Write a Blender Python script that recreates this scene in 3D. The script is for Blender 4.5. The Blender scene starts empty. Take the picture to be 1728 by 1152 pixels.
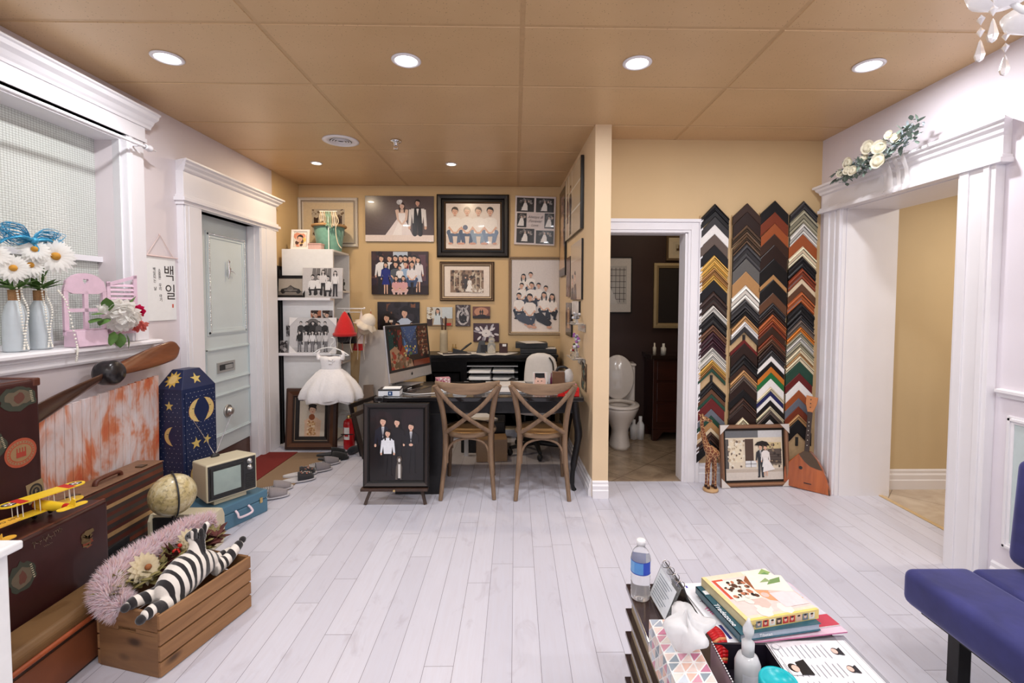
import bpy, math, random
from mathutils import Vector, Matrix, Euler
PI = math.pi
sc = bpy.context.scene
col = sc.collection
random.seed(7)

# ------------------------------------------------------------ camera, world, exposure
cd = bpy.data.cameras.new('camera'); cam = bpy.data.objects.new('camera', cd); col.objects.link(cam)
YAW, PITCH, ROLL, FPX = 0.01478, 0.04207, 0.00327, 796.408
_f = Vector((math.sin(YAW)*math.cos(PITCH), math.cos(YAW)*math.cos(PITCH), -math.sin(PITCH)))
_r = Vector((math.cos(YAW), -math.sin(YAW), 0)); _u = _r.cross(_f)
_r2 = math.cos(ROLL)*_r + math.sin(ROLL)*_u; _u2 = -math.sin(ROLL)*_r + math.cos(ROLL)*_u
cam.matrix_world = Matrix(((_r2.x, _u2.x, -_f.x, 0), (_r2.y, _u2.y, -_f.y, 0), (_r2.z, _u2.z, -_f.z, 1.452), (0, 0, 0, 1)))
cd.sensor_width = 36; cd.lens = FPX/1728*36; cd.shift_x = -17.72/1728; cd.shift_y = -34.12/1728
cd.clip_start = 0.05; cd.clip_end = 60
sc.camera = cam
sc.view_settings.view_transform = 'Standard'; sc.view_settings.look = 'None'
sc.view_settings.gamma = 1; sc.view_settings.use_curve_mapping = False
sc.view_settings.exposure = -0.62
w = bpy.data.worlds.new('world'); sc.world = w; w.use_nodes = True
w.node_tree.nodes['Background'].inputs[0].default_value = (0.86, 0.92, 1, 1)
w.node_tree.nodes['Background'].inputs[1].default_value = 1.6
def area_light(name, loc, size, power, color=(1, 1, 1), rot=(0, 0, 0), shape='DISK', parent=None, spread=PI, size_y=None):
    l = bpy.data.lights.new(name, 'AREA'); l.energy = power; l.color = color; l.shape = shape; l.size = size; l.spread = spread
    if size_y: l.size_y = size_y
    o = bpy.data.objects.new(name, l); col.objects.link(o); o.location = loc; o.rotation_euler = rot; o.parent = parent
    return o

# ------------------------------------------------------------ materials
MATS = {}
def nodes_of(name):
    m = bpy.data.materials.new(name); m.use_nodes = True
    nt = m.node_tree; b = nt.nodes['Principled BSDF']
    return m, nt, b
def mix(nt, fac, a, b, blend='MIX'):
    n = nt.nodes.new('ShaderNodeMix'); n.data_type = 'RGBA'; n.blend_type = blend
    for i, v in ((0, fac), (6, a), (7, b)):
        if hasattr(v, 'is_linked') or hasattr(v, 'links'): nt.links.new(v, n.inputs[i])
        else: n.inputs[i].default_value = v if i == 0 else (*v[:3], 1)
    return n.outputs[2]
def ramp(nt, src, stops, interp='LINEAR'):
    n = nt.nodes.new('ShaderNodeValToRGB'); n.color_ramp.interpolation = interp
    e = n.color_ramp.elements
    while len(e) < len(stops): e.new(0.5)
    for k, (p, c) in enumerate(stops): e[k].position = p; e[k].color = (*c, 1) if len(c) == 3 else c
    nt.links.new(src, n.inputs[0]); return n.outputs[0]
def coords(nt, scale=(1, 1, 1), rot=(0, 0, 0), loc=(0, 0, 0), kind='Object'):
    t = nt.nodes.new('ShaderNodeTexCoord'); mp = nt.nodes.new('ShaderNodeMapping')
    mp.inputs['Scale'].default_value = scale; mp.inputs['Rotation'].default_value = rot; mp.inputs['Location'].default_value = loc
    nt.links.new(t.outputs[kind], mp.inputs[0]); return mp.outputs[0]
def noise(nt, vec, scale=5, detail=3, rough=0.5, dist=0):
    n = nt.nodes.new('ShaderNodeTexNoise'); n.inputs['Scale'].default_value = scale; n.inputs['Detail'].default_value = detail
    n.inputs['Roughness'].default_value = rough; n.inputs['Distortion'].default_value = dist
    nt.links.new(vec, n.inputs['Vector']); return n.outputs['Fac']
def bump(nt, b, h, strength=0.3, dist=0.002):
    n = nt.nodes.new('ShaderNodeBump'); n.inputs['Strength'].default_value = strength; n.inputs['Distance'].default_value = dist
    nt.links.new(h, n.inputs['Height']); nt.links.new(n.outputs[0], b.inputs['Normal'])
def M(name, rgb=None, rough=0.5, metal=0, sss=0, spec=0.5, vary=0.06, scale=30, bmp=0.0, coat=0, emit=0, trans=0, alpha=1, sheen=0, ior=1.45):
    """plain surface with a light procedural mottling"""
    if name in MATS: return MATS[name]
    m, nt, b = nodes_of(name)
    v = coords(nt); n = noise(nt, v, scale, 4)
    lo = tuple(c*(1-vary) for c in rgb); hi = tuple(min(1, c*(1+vary)) for c in rgb)
    nt.links.new(ramp(nt, n, [(0.3, lo), (0.7, hi)]), b.inputs['Base Color'])
    b.inputs['Roughness'].default_value = rough; b.inputs['Metallic'].default_value = metal
    b.inputs['Coat Weight'].default_value = coat; b.inputs['IOR'].default_value = ior
    b.inputs['Transmission Weight'].default_value = trans; b.inputs['Alpha'].default_value = alpha
    b.inputs['Sheen Weight'].default_value = sheen; b.inputs['Specular IOR Level'].default_value = spec
    if sss: b.inputs['Subsurface Weight'].default_value = sss; b.inputs['Subsurface Radius'].default_value = (.03, .03, .03); b.inputs['Subsurface Scale'].default_value = 1
    if emit: b.inputs['Emission Color'].default_value = (*rgb, 1); b.inputs['Emission Strength'].default_value = emit
    if bmp: bump(nt, b, n, bmp, 0.003)
    MATS[name] = m; return m
def wood(name, c1, c2, rough=0.45, axis='X', sc_=8, coat=0, bmp=0.15, knots=False):
    if name in MATS: return MATS[name]
    m, nt, b = nodes_of(name)
    s = {'X': (0.12, 1, 1), 'Y': (1, 0.12, 1), 'Z': (1, 1, 0.12)}[axis]
    v = coords(nt, s); n = noise(nt, v, sc_*4, 6, 0.6, 0.6)
    c = ramp(nt, n, [(0.25, c1), (0.5, tuple((a+b_)/2 for a, b_ in zip(c1, c2))), (0.75, c2)])
    if knots:
        v2 = coords(nt, tuple(1.0 if q == 1 else 0.5 for q in s)); k = nt.nodes.new('ShaderNodeTexVoronoi'); k.inputs['Scale'].default_value = 7
        nt.links.new(v2, k.inputs['Vector'])
        kk = ramp(nt, k.outputs['Distance'], [(0.0, (0, 0, 0)), (0.06, (0.1, 0.1, 0.1)), (0.16, (1, 1, 1))])
        c = mix(nt, kk, tuple(x*0.3 for x in c1), c)
    nt.links.new(c, b.inputs['Base Color']); b.inputs['Roughness'].default_value = rough
    b.inputs['Coat Weight'].default_value = coat
    if bmp: bump(nt, b, n, bmp, 0.002)
    MATS[name] = m; return m
def vc(name, rough=0.4, metal=0, coat=0, bmp=0, sheen=0, spec=0.5, sss=0):
    """surface whose own printed / painted colours come from the mesh's colour attribute"""
    if name in MATS: return MATS[name]
    m, nt, b = nodes_of(name)
    a = nt.nodes.new('ShaderNodeAttribute'); a.attribute_name = 'Col'
    n = noise(nt, coords(nt), 60, 3)
    mu = ramp(nt, n, [(0.3, (0.92, 0.92, 0.92)), (0.7, (1, 1, 1))])
    nt.links.new(mix(nt, 1.0, a.outputs['Color'], mu, 'MULTIPLY'), b.inputs['Base Color'])
    b.inputs['Roughness'].default_value = rough; b.inputs['Metallic'].default_value = metal; b.inputs['Coat Weight'].default_value = coat
    b.inputs['Sheen Weight'].default_value = sheen; b.inputs['Specular IOR Level'].default_value = spec
    if sss: b.inputs['Subsurface Weight'].default_value = sss; b.inputs['Subsurface Radius'].default_value = (.03, .03, .03); b.inputs['Subsurface Scale'].default_value = 1
    if bmp: bump(nt, b, n, bmp, 0.002)
    MATS[name] = m; return m

def petal_mat(name, rgb=None, through=.5):
    """thin light-passing surface (petals, fur): half diffuse, half translucent"""
    if name in MATS: return MATS[name]
    m = bpy.data.materials.new(name); m.use_nodes = True; nt = m.node_tree; out = nt.nodes['Material Output']; nt.nodes.remove(nt.nodes['Principled BSDF'])
    d = nt.nodes.new('ShaderNodeBsdfDiffuse'); t = nt.nodes.new('ShaderNodeBsdfTranslucent'); mx = nt.nodes.new('ShaderNodeMixShader'); mx.inputs[0].default_value = through
    if rgb: c = ramp(nt, noise(nt, coords(nt), 30, 3), [(.3, tuple(x*.95 for x in rgb)), (.7, rgb)])
    else: a = nt.nodes.new('ShaderNodeAttribute'); a.attribute_name = 'Col'; c = a.outputs['Color']
    nt.links.new(c, d.inputs[0]); nt.links.new(c, t.inputs[0]); nt.links.new(d.outputs[0], mx.inputs[1]); nt.links.new(t.outputs[0], mx.inputs[2]); nt.links.new(mx.outputs[0], out.inputs[0])
    MATS[name] = m; return m

# ------------------------------------------------------------ geometry collector
def srgb(r, g, b):
    f = lambda c: ((c/255+0.055)/1.055)**2.4 if c > 10.3 else c/255/12.92
    return (f(r), f(g), f(b))
class G:
    def __init__(s, mats=None):
        s.v = []; s.f = []; s.mi = []; s.sm = []; s.cl = []; s.T = Matrix.Identity(4); s.mats = mats or []; s.cur = 0; s.c = (1, 1, 1); s.smooth = False
    def use(s, mi=0, c=None):
        s.cur = mi
        if c is not None: s.c = c
        return s
    def at(s, loc=(0, 0, 0), rot=(0, 0, 0), scale=(1, 1, 1)):
        s.T = Matrix.LocRotScale(Vector(loc), Euler(rot), Vector(scale)); return s
    def add(s, vs, fs, smooth=None):
        o = len(s.v); s.v += [s.T @ Vector(p) for p in vs]
        for f in fs: s.f.append([i+o for i in f]); s.mi.append(s.cur); s.sm.append(s.smooth if smooth is None else smooth); s.cl.append(s.c)
        return s
    def box(s, a, b):
        (x0, y0, z0), (x1, y1, z1) = a, b
        x0, x1 = min(x0, x1), max(x0, x1); y0, y1 = min(y0, y1), max(y0, y1); z0, z1 = min(z0, z1), max(z0, z1)
        return s.add([(x0, y0, z0), (x1, y0, z0), (x1, y1, z0), (x0, y1, z0), (x0, y0, z1), (x1, y0, z1), (x1, y1, z1), (x0, y1, z1)],
                     [(3, 2, 1, 0), (4, 5, 6, 7), (0, 1, 5, 4), (1, 2, 6, 5), (2, 3, 7, 6), (3, 0, 4, 7)], False)
    def hexa(s, bot, top):
        """8-corner solid from 4 bottom and 4 top points, same winding (ccw from above)"""
        return s.add(list(bot)+list(top), [(3, 2, 1, 0), (4, 5, 6, 7), (0, 1, 5, 4), (1, 2, 6, 5), (2, 3, 7, 6), (3, 0, 4, 7)], False)
    def tube(s, pts, r, seg=8, closed=False, flat=1.0, caps=True, smooth=True, up=None):
        pts = [Vector(p) for p in pts]; n = len(pts); R = r if isinstance(r, (list, tuple)) else [r]*n
        vs = []; prev = None
        for i, p in enumerate(pts):
            if closed: t = pts[(i+1) % n]-pts[i-1]
            else: t = pts[min(i+1, n-1)]-pts[max(i-1, 0)]
            t.normalize()
            if prev is None:
                a = Vector(up) if up else (Vector((0, 0, 1)) if abs(t.z) < 0.9 else Vector((1, 0, 0)))
            else: a = prev
            nx = (a - t*a.dot(t)).normalized(); ny = t.cross(nx); prev = nx
            for k in range(seg):
                q = 2*PI*k/seg; vs.append(p+nx*math.cos(q)*R[i]*flat+ny*math.sin(q)*R[i])
        fs = []
        for i in range(n if closed else n-1):
            j = (i+1) % n
            for k in range(seg):
                l = (k+1) % seg; fs.append((i*seg+k, i*seg+l, j*seg+l, j*seg+k))
        s.add(vs, fs, smooth)
        if caps and not closed:
            s.add(vs[:seg], [tuple(reversed(range(seg)))], False); s.add(vs[-seg:], [tuple(range(seg))], False)
        return s
    def cyl(s, p0, p1, r0, r1=None, seg=20, smooth=True):
        return s.tube([p0, p1], [r0, r0 if r1 is None else r1], seg, smooth=smooth)
    def lathe(s, prof, c=(0, 0, 0), seg=24, axis='Z', smooth=True, a0=0, a1=2*PI):
        full = abs(a1-a0-2*PI) < 1e-6; n = seg if full else seg+1; vs = []
        for r, z in prof:
            for k in range(n):
                q = a0+(a1-a0)*k/seg
                p = (r*math.cos(q), r*math.sin(q), z)
                if axis == 'X': p = (p[2], p[0], p[1])
                if axis == 'Y': p = (p[1], p[2], p[0])
                vs.append((p[0]+c[0], p[1]+c[1], p[2]+c[2]))
        fs = []
        for i in range(len(prof)-1):
            for k in range(seg):
                l = (k+1) % n; fs.append((i*n+k, i*n+l, (i+1)*n+l, (i+1)*n+k))
        return s.add(vs, fs, smooth)
    def sph(s, c, r, seg=16, rings=10, smooth=True):
        rx, ry, rz = r if isinstance(r, (tuple, list)) else (r, r, r)
        vs = [(c[0], c[1], c[2]-rz)]; fs = []
        for i in range(1, rings):
            a = -PI/2+PI*i/rings
            for k in range(seg):
                q = 2*PI*k/seg; vs.append((c[0]+rx*math.cos(a)*math.cos(q), c[1]+ry*math.cos(a)*math.sin(q), c[2]+rz*math.sin(a)))
        vs.append((c[0], c[1], c[2]+rz)); L = len(vs)-1
        for k in range(seg):
            l = (k+1) % seg; fs.append((0, 1+l, 1+k)); fs.append((L, 1+(rings-2)*seg+k, 1+(rings-2)*seg+l))
            for i in range(rings-2): fs.append((1+i*seg+k, 1+i*seg+l, 1+(i+1)*seg+l, 1+(i+1)*seg+k))
        return s.add(vs, fs, smooth)
    def prism(s, poly, lo, hi, axis='Z', smooth=False):
        """extrude a ccw polygon; axis Z: (x,y); Y: (x,z); X: (y,z)"""
        n = len(poly)
        def P(u, v, h): return {'Z': (u, v, h), 'Y': (u, h, v), 'X': (h, u, v)}[axis]
        vs = [P(u, v, lo) for u, v in poly]+[P(u, v, hi) for u, v in poly]
        fs = [tuple(reversed(range(n))), tuple(range(n, 2*n))]
        s.add(vs, fs, False)
        return s.add(vs, [(i, (i+1) % n, n+(i+1) % n, n+i) for i in range(n)], smooth)
    def rect_sweep(s, w, h, prof, cz=None, cols=None):
        """mitred frame in the XZ plane (front = -Y), bottom centre at origin: prof = [(inset, out)]"""
        cz = h/2 if cz is None else cz; rings = []
        for o, d in prof:
            a, b = w/2-o, h/2-o
            rings.append([(-a, -d, cz-b), (a, -d, cz-b), (a, -d, cz+b), (-a, -d, cz+b)])
        for i in range(len(rings)-1):
            if cols: s.c = cols[i]
            for k in range(4):
                l = (k+1) % 4; s.add([rings[i][k], rings[i][l], rings[i+1][l], rings[i+1][k]], [(0, 1, 2, 3)], False)
        return s
    def mesh_text(s, body, size, loc=(0, 0, 0), rot=(PI/2, 0, 0), align='CENTER', extrude=0.0004, shear=0):
        cu = bpy.data.curves.new('t', 'FONT'); cu.body = body; cu.size = size; cu.align_x = align; cu.align_y = 'CENTER'; cu.extrude = extrude; cu.shear = shear
        cu.resolution_u = 3
        o = bpy.data.objects.new('t', cu); col.objects.link(o); dg = bpy.context.evaluated_depsgraph_get()
        me = bpy.data.meshes.new_from_object(o.evaluated_get(dg))
        T = Matrix.LocRotScale(Vector(loc), Euler(rot), None)
        s.add([T @ v.co for v in me.vertices], [tuple(p.vertices) for p in me.polygons], False)
        bpy.data.objects.remove(o); bpy.data.meshes.remove(me); bpy.data.curves.remove(cu); return s
    def build(s, name, mats=None, parent=None, bevel=0, sub=0, seg=2, kind=None, loc=None):
        me = bpy.data.meshes.new(name); me.from_pydata([tuple(v) for v in s.v], [], s.f)
        mats = mats or s.mats; mats = mats if isinstance(mats, (list, tuple)) else [mats]
        for m in mats: me.materials.append(m)
        me.polygons.foreach_set('material_index', [min(i, len(mats)-1) for i in s.mi]); me.polygons.foreach_set('use_smooth', s.sm)
        ca = me.color_attributes.new('Col', 'FLOAT_COLOR', 'CORNER')
        flat = []
        for p, c in zip(me.polygons, s.cl): flat += [c[0], c[1], c[2], 1.0]*p.loop_total
        ca.data.foreach_set('color', flat)
        me.validate(); me.update()
        o = bpy.data.objects.new(name, me); col.objects.link(o)
        if parent: o.parent = parent
        if loc: o.location = loc
        if bevel or sub:
            import bmesh
            bm = bmesh.new(); bm.from_mesh(me); bmesh.ops.remove_doubles(bm, verts=bm.verts, dist=1e-5); bm.to_mesh(me); bm.free()
        if bevel:
            b = o.modifiers.new('bevel', 'BEVEL'); b.width = bevel; b.segments = seg; b.limit_method = 'ANGLE'; b.angle_limit = 0.7
        if sub:
            b = o.modifiers.new('subdivision', 'SUBSURF'); b.levels = sub; b.render_levels = sub
        if kind: o['kind'] = kind
        return o
def thing(name, label, cat, loc=(0, 0, 0), rot=0, group=None):
    o = bpy.data.objects.new(name, None); col.objects.link(o); o.empty_display_size = 0.05
    o.location = loc; o.rotation_euler = rot if isinstance(rot, (tuple, list)) else (0, 0, rot)
    return tag(o, label, cat, group)
def tag(o, label, cat, group=None):
    o['label'] = label; o['category'] = cat
    if group: o['group'] = group
    return o
def dup(o, loc=None, rot=None, parent=None, label=None):
    c = o.copy(); col.objects.link(c); c.parent = parent
    if loc is not None: c.location = loc
    if rot is not None: c.rotation_euler = rot if isinstance(rot, (tuple, list)) else (0, 0, rot)
    if label: c['label'] = label
    for ch in list(o.children): dup(ch, parent=c)
    return c
def struct(name, g, mats, **k): return g.build(name, mats, kind='structure', **k)
def bez(p0, p1, p2, p3, n=10):
    p0, p1, p2, p3 = map(Vector, (p0, p1, p2, p3)); out = []
    for i in range(n+1):
        t = i/n; out.append(p0*(1-t)**3+p1*3*t*(1-t)**2+p2*3*t*t*(1-t)+p3*t**3)
    return out
def crom(P, n=6):
    P = [Vector(p) for p in P]; out = []
    for i in range(len(P)-1):
        a, b, c, d = P[max(i-1, 0)], P[i], P[i+1], P[min(i+2, len(P)-1)]
        for k in range(n):
            t = k/n; out.append(0.5*((2*b)+(c-a)*t+(2*a-5*b+4*c-d)*t*t+(3*b-a-3*c+d)*t**3))
    return out+[P[-1]]

# shared surfaces
WHITE = M('white_paint', srgb(236, 233, 236), 0.35, vary=0.015, scale=4)
WALLW = M('white_wall', srgb(222, 212, 214), 0.6, vary=0.02, scale=3, bmp=0.05)
TAN = M('tan_wall', srgb(214, 184, 138), 0.55, vary=0.03, scale=2, bmp=0.05)
BLACK = M('black_paint', (0.009, 0.008, 0.009), 0.34, vary=0.3, spec=.4)
BLKP = M('black_plastic', (0.02, 0.02, 0.022), 0.35, vary=0.2)
CHROME = M('chrome', (0.8, 0.8, 0.82), 0.12, 1, vary=0.02)
BRASS = M('brass', (0.75, 0.55, 0.25), 0.3, 1)
PAPER = M('paper_white', (0.85, 0.85, 0.84), 0.7, vary=0.02)
WPLAS = M('white_plastic', (0.85, 0.85, 0.85), 0.3, vary=0.02)
PRINT = vc('photo_gloss', 0.25, coat=0.12); PRINTM = vc('photo_matte', 0.6); FABRIC = vc('fabric_coloured', 0.85, sheen=0.3, bmp=0.3)
MOULD = vc('moulding_finish', 0.38, spec=.32, bmp=0.1); PAINTC = vc('painted_coloured', 0.35, bmp=0.1)
# ------------------------------------------------------------ the setting
def floor_mat():
    m, nt, b = nodes_of('pale_vinyl_planks')
    def math_(op, x, y=None):
        n = nt.nodes.new('ShaderNodeMath'); n.operation = op
        for i, v in enumerate((x, y)):
            if v is None: continue
            if hasattr(v, 'links'): nt.links.new(v, n.inputs[i])
            else: n.inputs[i].default_value = v
        return n.outputs[0]
    def wn(v):
        n = nt.nodes.new('ShaderNodeTexWhiteNoise'); n.noise_dimensions = '1D'; nt.links.new(v, n.inputs['W']); return n.outputs['Value']
    s = nt.nodes.new('ShaderNodeSeparateXYZ'); nt.links.new(coords(nt), s.inputs[0])
    u = math_('DIVIDE', math_('ADD', s.outputs[0], 10.03), 0.1165); row = math_('FLOOR', u)
    v = math_('ADD', math_('DIVIDE', math_('ADD', s.outputs[1], 10), 1.22), wn(row)); cell = math_('FLOOR', v)
    fu = math_('FRACT', u); fv = math_('FRACT', v)
    eu = math_('MINIMUM', fu, math_('SUBTRACT', 1, fu)); ev = math_('MINIMUM', fv, math_('SUBTRACT', 1, fv))
    line = math_('MAXIMUM', math_('LESS_THAN', eu, 0.009), math_('LESS_THAN', ev, 0.0009))
    pid = wn(math_('ADD', math_('MULTIPLY', row, 7.31), math_('MULTIPLY', cell, 3.77)))
    base = ramp(nt, pid, [(0, srgb(199, 198, 210)), (1, srgb(210, 209, 220))])
    g1 = noise(nt, coords(nt, (1, 0.07, 1)), 55, 6, 0.65, 0.4); g2 = noise(nt, coords(nt, (1, 0.45, 1)), 9, 4, 0.6, 1.0)
    c = mix(nt, ramp(nt, g1, [(0.35, (0.0, 0, 0)), (0.75, (0.34, 0.34, 0.34))]), base, srgb(196, 188, 194))
    c = mix(nt, ramp(nt, g2, [(0.56, (0, 0, 0)), (0.76, (0.45, 0.45, 0.45))]), c, srgb(170, 161, 170))
    c = mix(nt, line, c, srgb(128, 122, 132))
    nt.links.new(c, b.inputs['Base Color']); b.inputs['Roughness'].default_value = 0.33
    b.inputs['Specular IOR Level'].default_value = 0.4
    bump(nt, b, g1, 0.08, 0.001)
    return m
def tile_mat(name, c1, c2, size, rough=0.25):
    m, nt, b = nodes_of(name)
    v = coords(nt, (1, 1, 1), (0, 0, PI/4))
    br = nt.nodes.new('ShaderNodeTexBrick'); nt.links.new(v, br.inputs['Vector']); br.offset = 0
    for k, x in (('Scale', 1), ('Mortar Size', 0.003), ('Brick Width', size), ('Row Height', size)): br.inputs[k].default_value = x
    n = noise(nt, coords(nt), 5, 5, 0.6, 0.5)
    c = ramp(nt, n, [(0.3, c1), (0.7, c2)]); c = mix(nt, br.outputs['Fac'], c, tuple(x*0.6 for x in c1))
    nt.links.new(c, b.inputs['Base Color']); b.inputs['Roughness'].default_value = rough
    return m
def ceil_mat():
    m, nt, b = nodes_of('bronze_painted_tile')
    v = coords(nt); n = noise(nt, v, 3, 3)
    vo = nt.nodes.new('ShaderNodeTexVoronoi'); vo.inputs['Scale'].default_value = 55; nt.links.new(v, vo.inputs['Vector'])
    sp = ramp(nt, vo.outputs['Distance'], [(0.0, (0, 0, 0)), (0.10, (0.2, 0.2, 0.2)), (0.16, (1, 1, 1))])
    c = ramp(nt, n, [(0.3, srgb(202, 168, 124)), (0.7, srgb(209, 175, 131))])
    c = mix(nt, sp, srgb(150, 116, 84), c)
    nt.links.new(c, b.inputs['Base Color']); b.inputs['Roughness'].default_value = 0.36; b.inputs['Metallic'].default_value = 0.1
    fine = noise(nt, v, 120, 3); bump(nt, b, fine, 0.15, 0.002)
    return m
CEIL = ceil_mat(); FLOORM = floor_mat()
HT = tile_mat('beige_stone_tile', srgb(176, 156, 134), srgb(205, 188, 166), 0.45)
BT = tile_mat('brown_stone_tile', srgb(128, 108, 88), srgb(172, 150, 124), 0.42)
HALL = M('hall_tan', srgb(206, 184, 146), 0.6, vary=0.03, scale=2)
DARKW = M('dark_brown_wall', srgb(58, 38, 32), 0.5, vary=0.08, scale=4)
H = 2.7255
g = G(); g.box((-2.6, -3.2, -0.05), (2.755, 3.75, 0)); g.box((-2.6, 3.75, -0.05), (0.72, 5.4, 0)); struct('floor', g, FLOORM)
g = G(); g.box((0.72, 3.75, -0.05), (2.6, 5.4, 0.001)); struct('floor_washroom', g, BT)
g = G(); g.box((2.76, 1.0, -0.05), (5.2, 3.75, 0.0)); struct('floor_hall', g, HT)
g = G(); g.box((2.735, 2.5, 0), (2.765, 3.46, 0.006)); struct('trim_1', g, M('gold_strip', srgb(214, 186, 140), 0.35, 0.3), bevel=0.002)
# ceiling: bevelled painted tiles with a thin grid between
g = G([CEIL, M('ceiling_grid', srgb(194, 160, 118), 0.4, 0.1)])
gx, gy = -1.192-1.22, 2.242-0.61*10
for i in range(5):
    for j in range(-1, 16):
        x0, y0 = gx+1.22*i, gy+0.61*j
        X0, X1, Y0, Y1 = max(x0+.009, -2.5), min(x0+1.211, 2.5), max(y0+.009, -3.1), min(y0+.601, 5.35)
        if X1-X0 < .03 or Y1-Y0 < .03: continue
        bb = .004; z = H
        g.add([(X0, Y0, z+.006), (X1, Y0, z+.006), (X1, Y1, z+.006), (X0, Y1, z+.006), (X0+bb, Y0+bb, z), (X1-bb, Y0+bb, z), (X1-bb, Y1-bb, z), (X0+bb, Y1-bb, z)],
              [(4, 7, 6, 5), (0, 4, 5, 1), (1, 5, 6, 2), (2, 6, 7, 3), (3, 7, 4, 0)])
g.use(1).box((-2.62, -3.2, H+.003), (2.62, 5.4, H+.06))
struct('ceiling', g, [CEIL, MATS['ceiling_grid']])
g = G(); g.box((2.7, 1, 2.5), (5.2, 3.8, 2.56)); struct('ceiling_hall', g, WHITE)
# left wall with the window hole and the door recess
g = G(); L = -2.40
def wl(y0, y1, z0, z1, x1=L): g.box((-2.62, y0, z0), (x1, y1, z1))
wl(-3.2, 0.9, 0, H); wl(0.9, 2.95, 0, 1.19); wl(0.9, 2.95, 2.456, H); wl(2.95, 3.60, 0, H); wl(3.60, 4.40, 2.13, H); wl(4.40, 4.726, 0, H)
struct('wall_left', g, WALLW)
g = G(); wl(4.726, 5.30, 0, H); struct('wall_left_alcove', g, TAN)
g = G(); g.box((-2.62, 5.30, 0), (0.68, 5.42, H)); struct('wall_back', g, TAN)
# partition with pillar end
TANP = M('pillar_paint', srgb(224, 198, 162), 0.5, vary=0.02, scale=3)
g = G(); pp = [(0.572, 3.446), (0.69, 3.446), (0.69, 3.75), (0.69, 5.3), (0.497, 5.3)]
g.prism(pp, 0, H, 'Z'); struct('wall_partition', g, TANP)
# back wall right of pillar: door opening 0.715..1.362
g = G(); g.box((0.69, 3.753, 2.02), (1.37, 3.87, H)); g.box((1.37, 3.753, 0), (2.62, 3.87, H)); struct('wall_right_of_pillar', g, TAN)
g = G(); g.box((0.60, 5.21, 0), (2.75, 5.3, H)); g.box((2.62, 3.87, 0), (2.72, 5.21, H)); g.box((0.695, 3.88, 0), (0.70, 5.21, H)); g.box((0.70, 3.872, 0), (0.71, 5.21, H)); struct('wall_washroom', g, DARKW)
# right wall with deep opening
g = G(); Rr = 2.427
g.box((Rr, 3.456, 0), (2.81, 3.753, H)); g.box((Rr, 2.53, 2.14), (2.81, 3.456, H)); g.box((Rr, -3.2, 0), (2.81, 2.53, H))
struct('wall_right', g, M('right_wall_white', srgb(226, 219, 226), 0.55, vary=0.02, scale=3))
g = G(); g.box((2.81, 3.59, 0), (5.2, 3.72, 2.6)); g.box((5.1, 1.0, 0), (5.2, 3.6, 2.6)); g.box((2.81, 0.95, 0), (5.2, 1.05, 2.6)); struct('wall_hall', g, HALL)
# rear wall behind the camera; wide opening added to let world daylight in
g = G(); g.box((-2.62, -3.3, 0), (2.81, -3.2, 0.7)); g.box((-2.62, -3.3, 2.5), (2.81, -3.2, H)); g.box((-2.62, -3.3, .7), (-2.1, -3.2, 2.5)); g.box((2.1, -3.3, .7), (2.81, -3.2, 2.5)); struct('wall_rear', g, WALLW)

def baseboard(name, pts, h=0.15, t=0.018, mat=WHITE):
    """profile swept along floor points (each segment separately)"""
    g = G()
    prof = [(0, 0), (t, 0), (t, h*0.45), (t*0.75, h*0.5), (t*0.8, h*0.72), (t*0.45, h*0.8), (t*0.5, h*0.93), (t*0.2, h), (0, h)]
    for (a, b) in pts:
        a, b = Vector((*a, 0)), Vector((*b, 0)); d = (b-a).normalized(); n = Vector((d.y, -d.x, 0))
        vs = [a+n*u+Vector((0, 0, v)) for u, v in prof]+[b+n*u+Vector((0, 0, v)) for u, v in prof]; k = len(prof)
        g.add(vs, [(i, k+i, k+(i+1) % k, (i+1) % k) for i in range(k)]+[tuple(range(k)), tuple(reversed(range(k, 2*k)))], False)
    return struct(name, g, mat)
baseboard('baseboard_hall', [((2.82, 3.589), (5.1, 3.589))], 0.155, 0.02)
baseboard('baseboard_pillar', [((0.572, 3.445), (0.69, 3.445)), ((0.505, 5.25), (0.574, 3.46))], 0.125, 0.028)
baseboard('baseboard_back', [((1.475, 3.752), (2.42, 3.752))], 0.15, 0.018)
baseboard('baseboard_right', [((2.426, 2.31), (2.426, -3.1))], 0.15, 0.018)
baseboard('baseboard_left', [((-2.399, -3.1), (-2.399, 3.39))], 0.14, 0.018)

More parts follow.
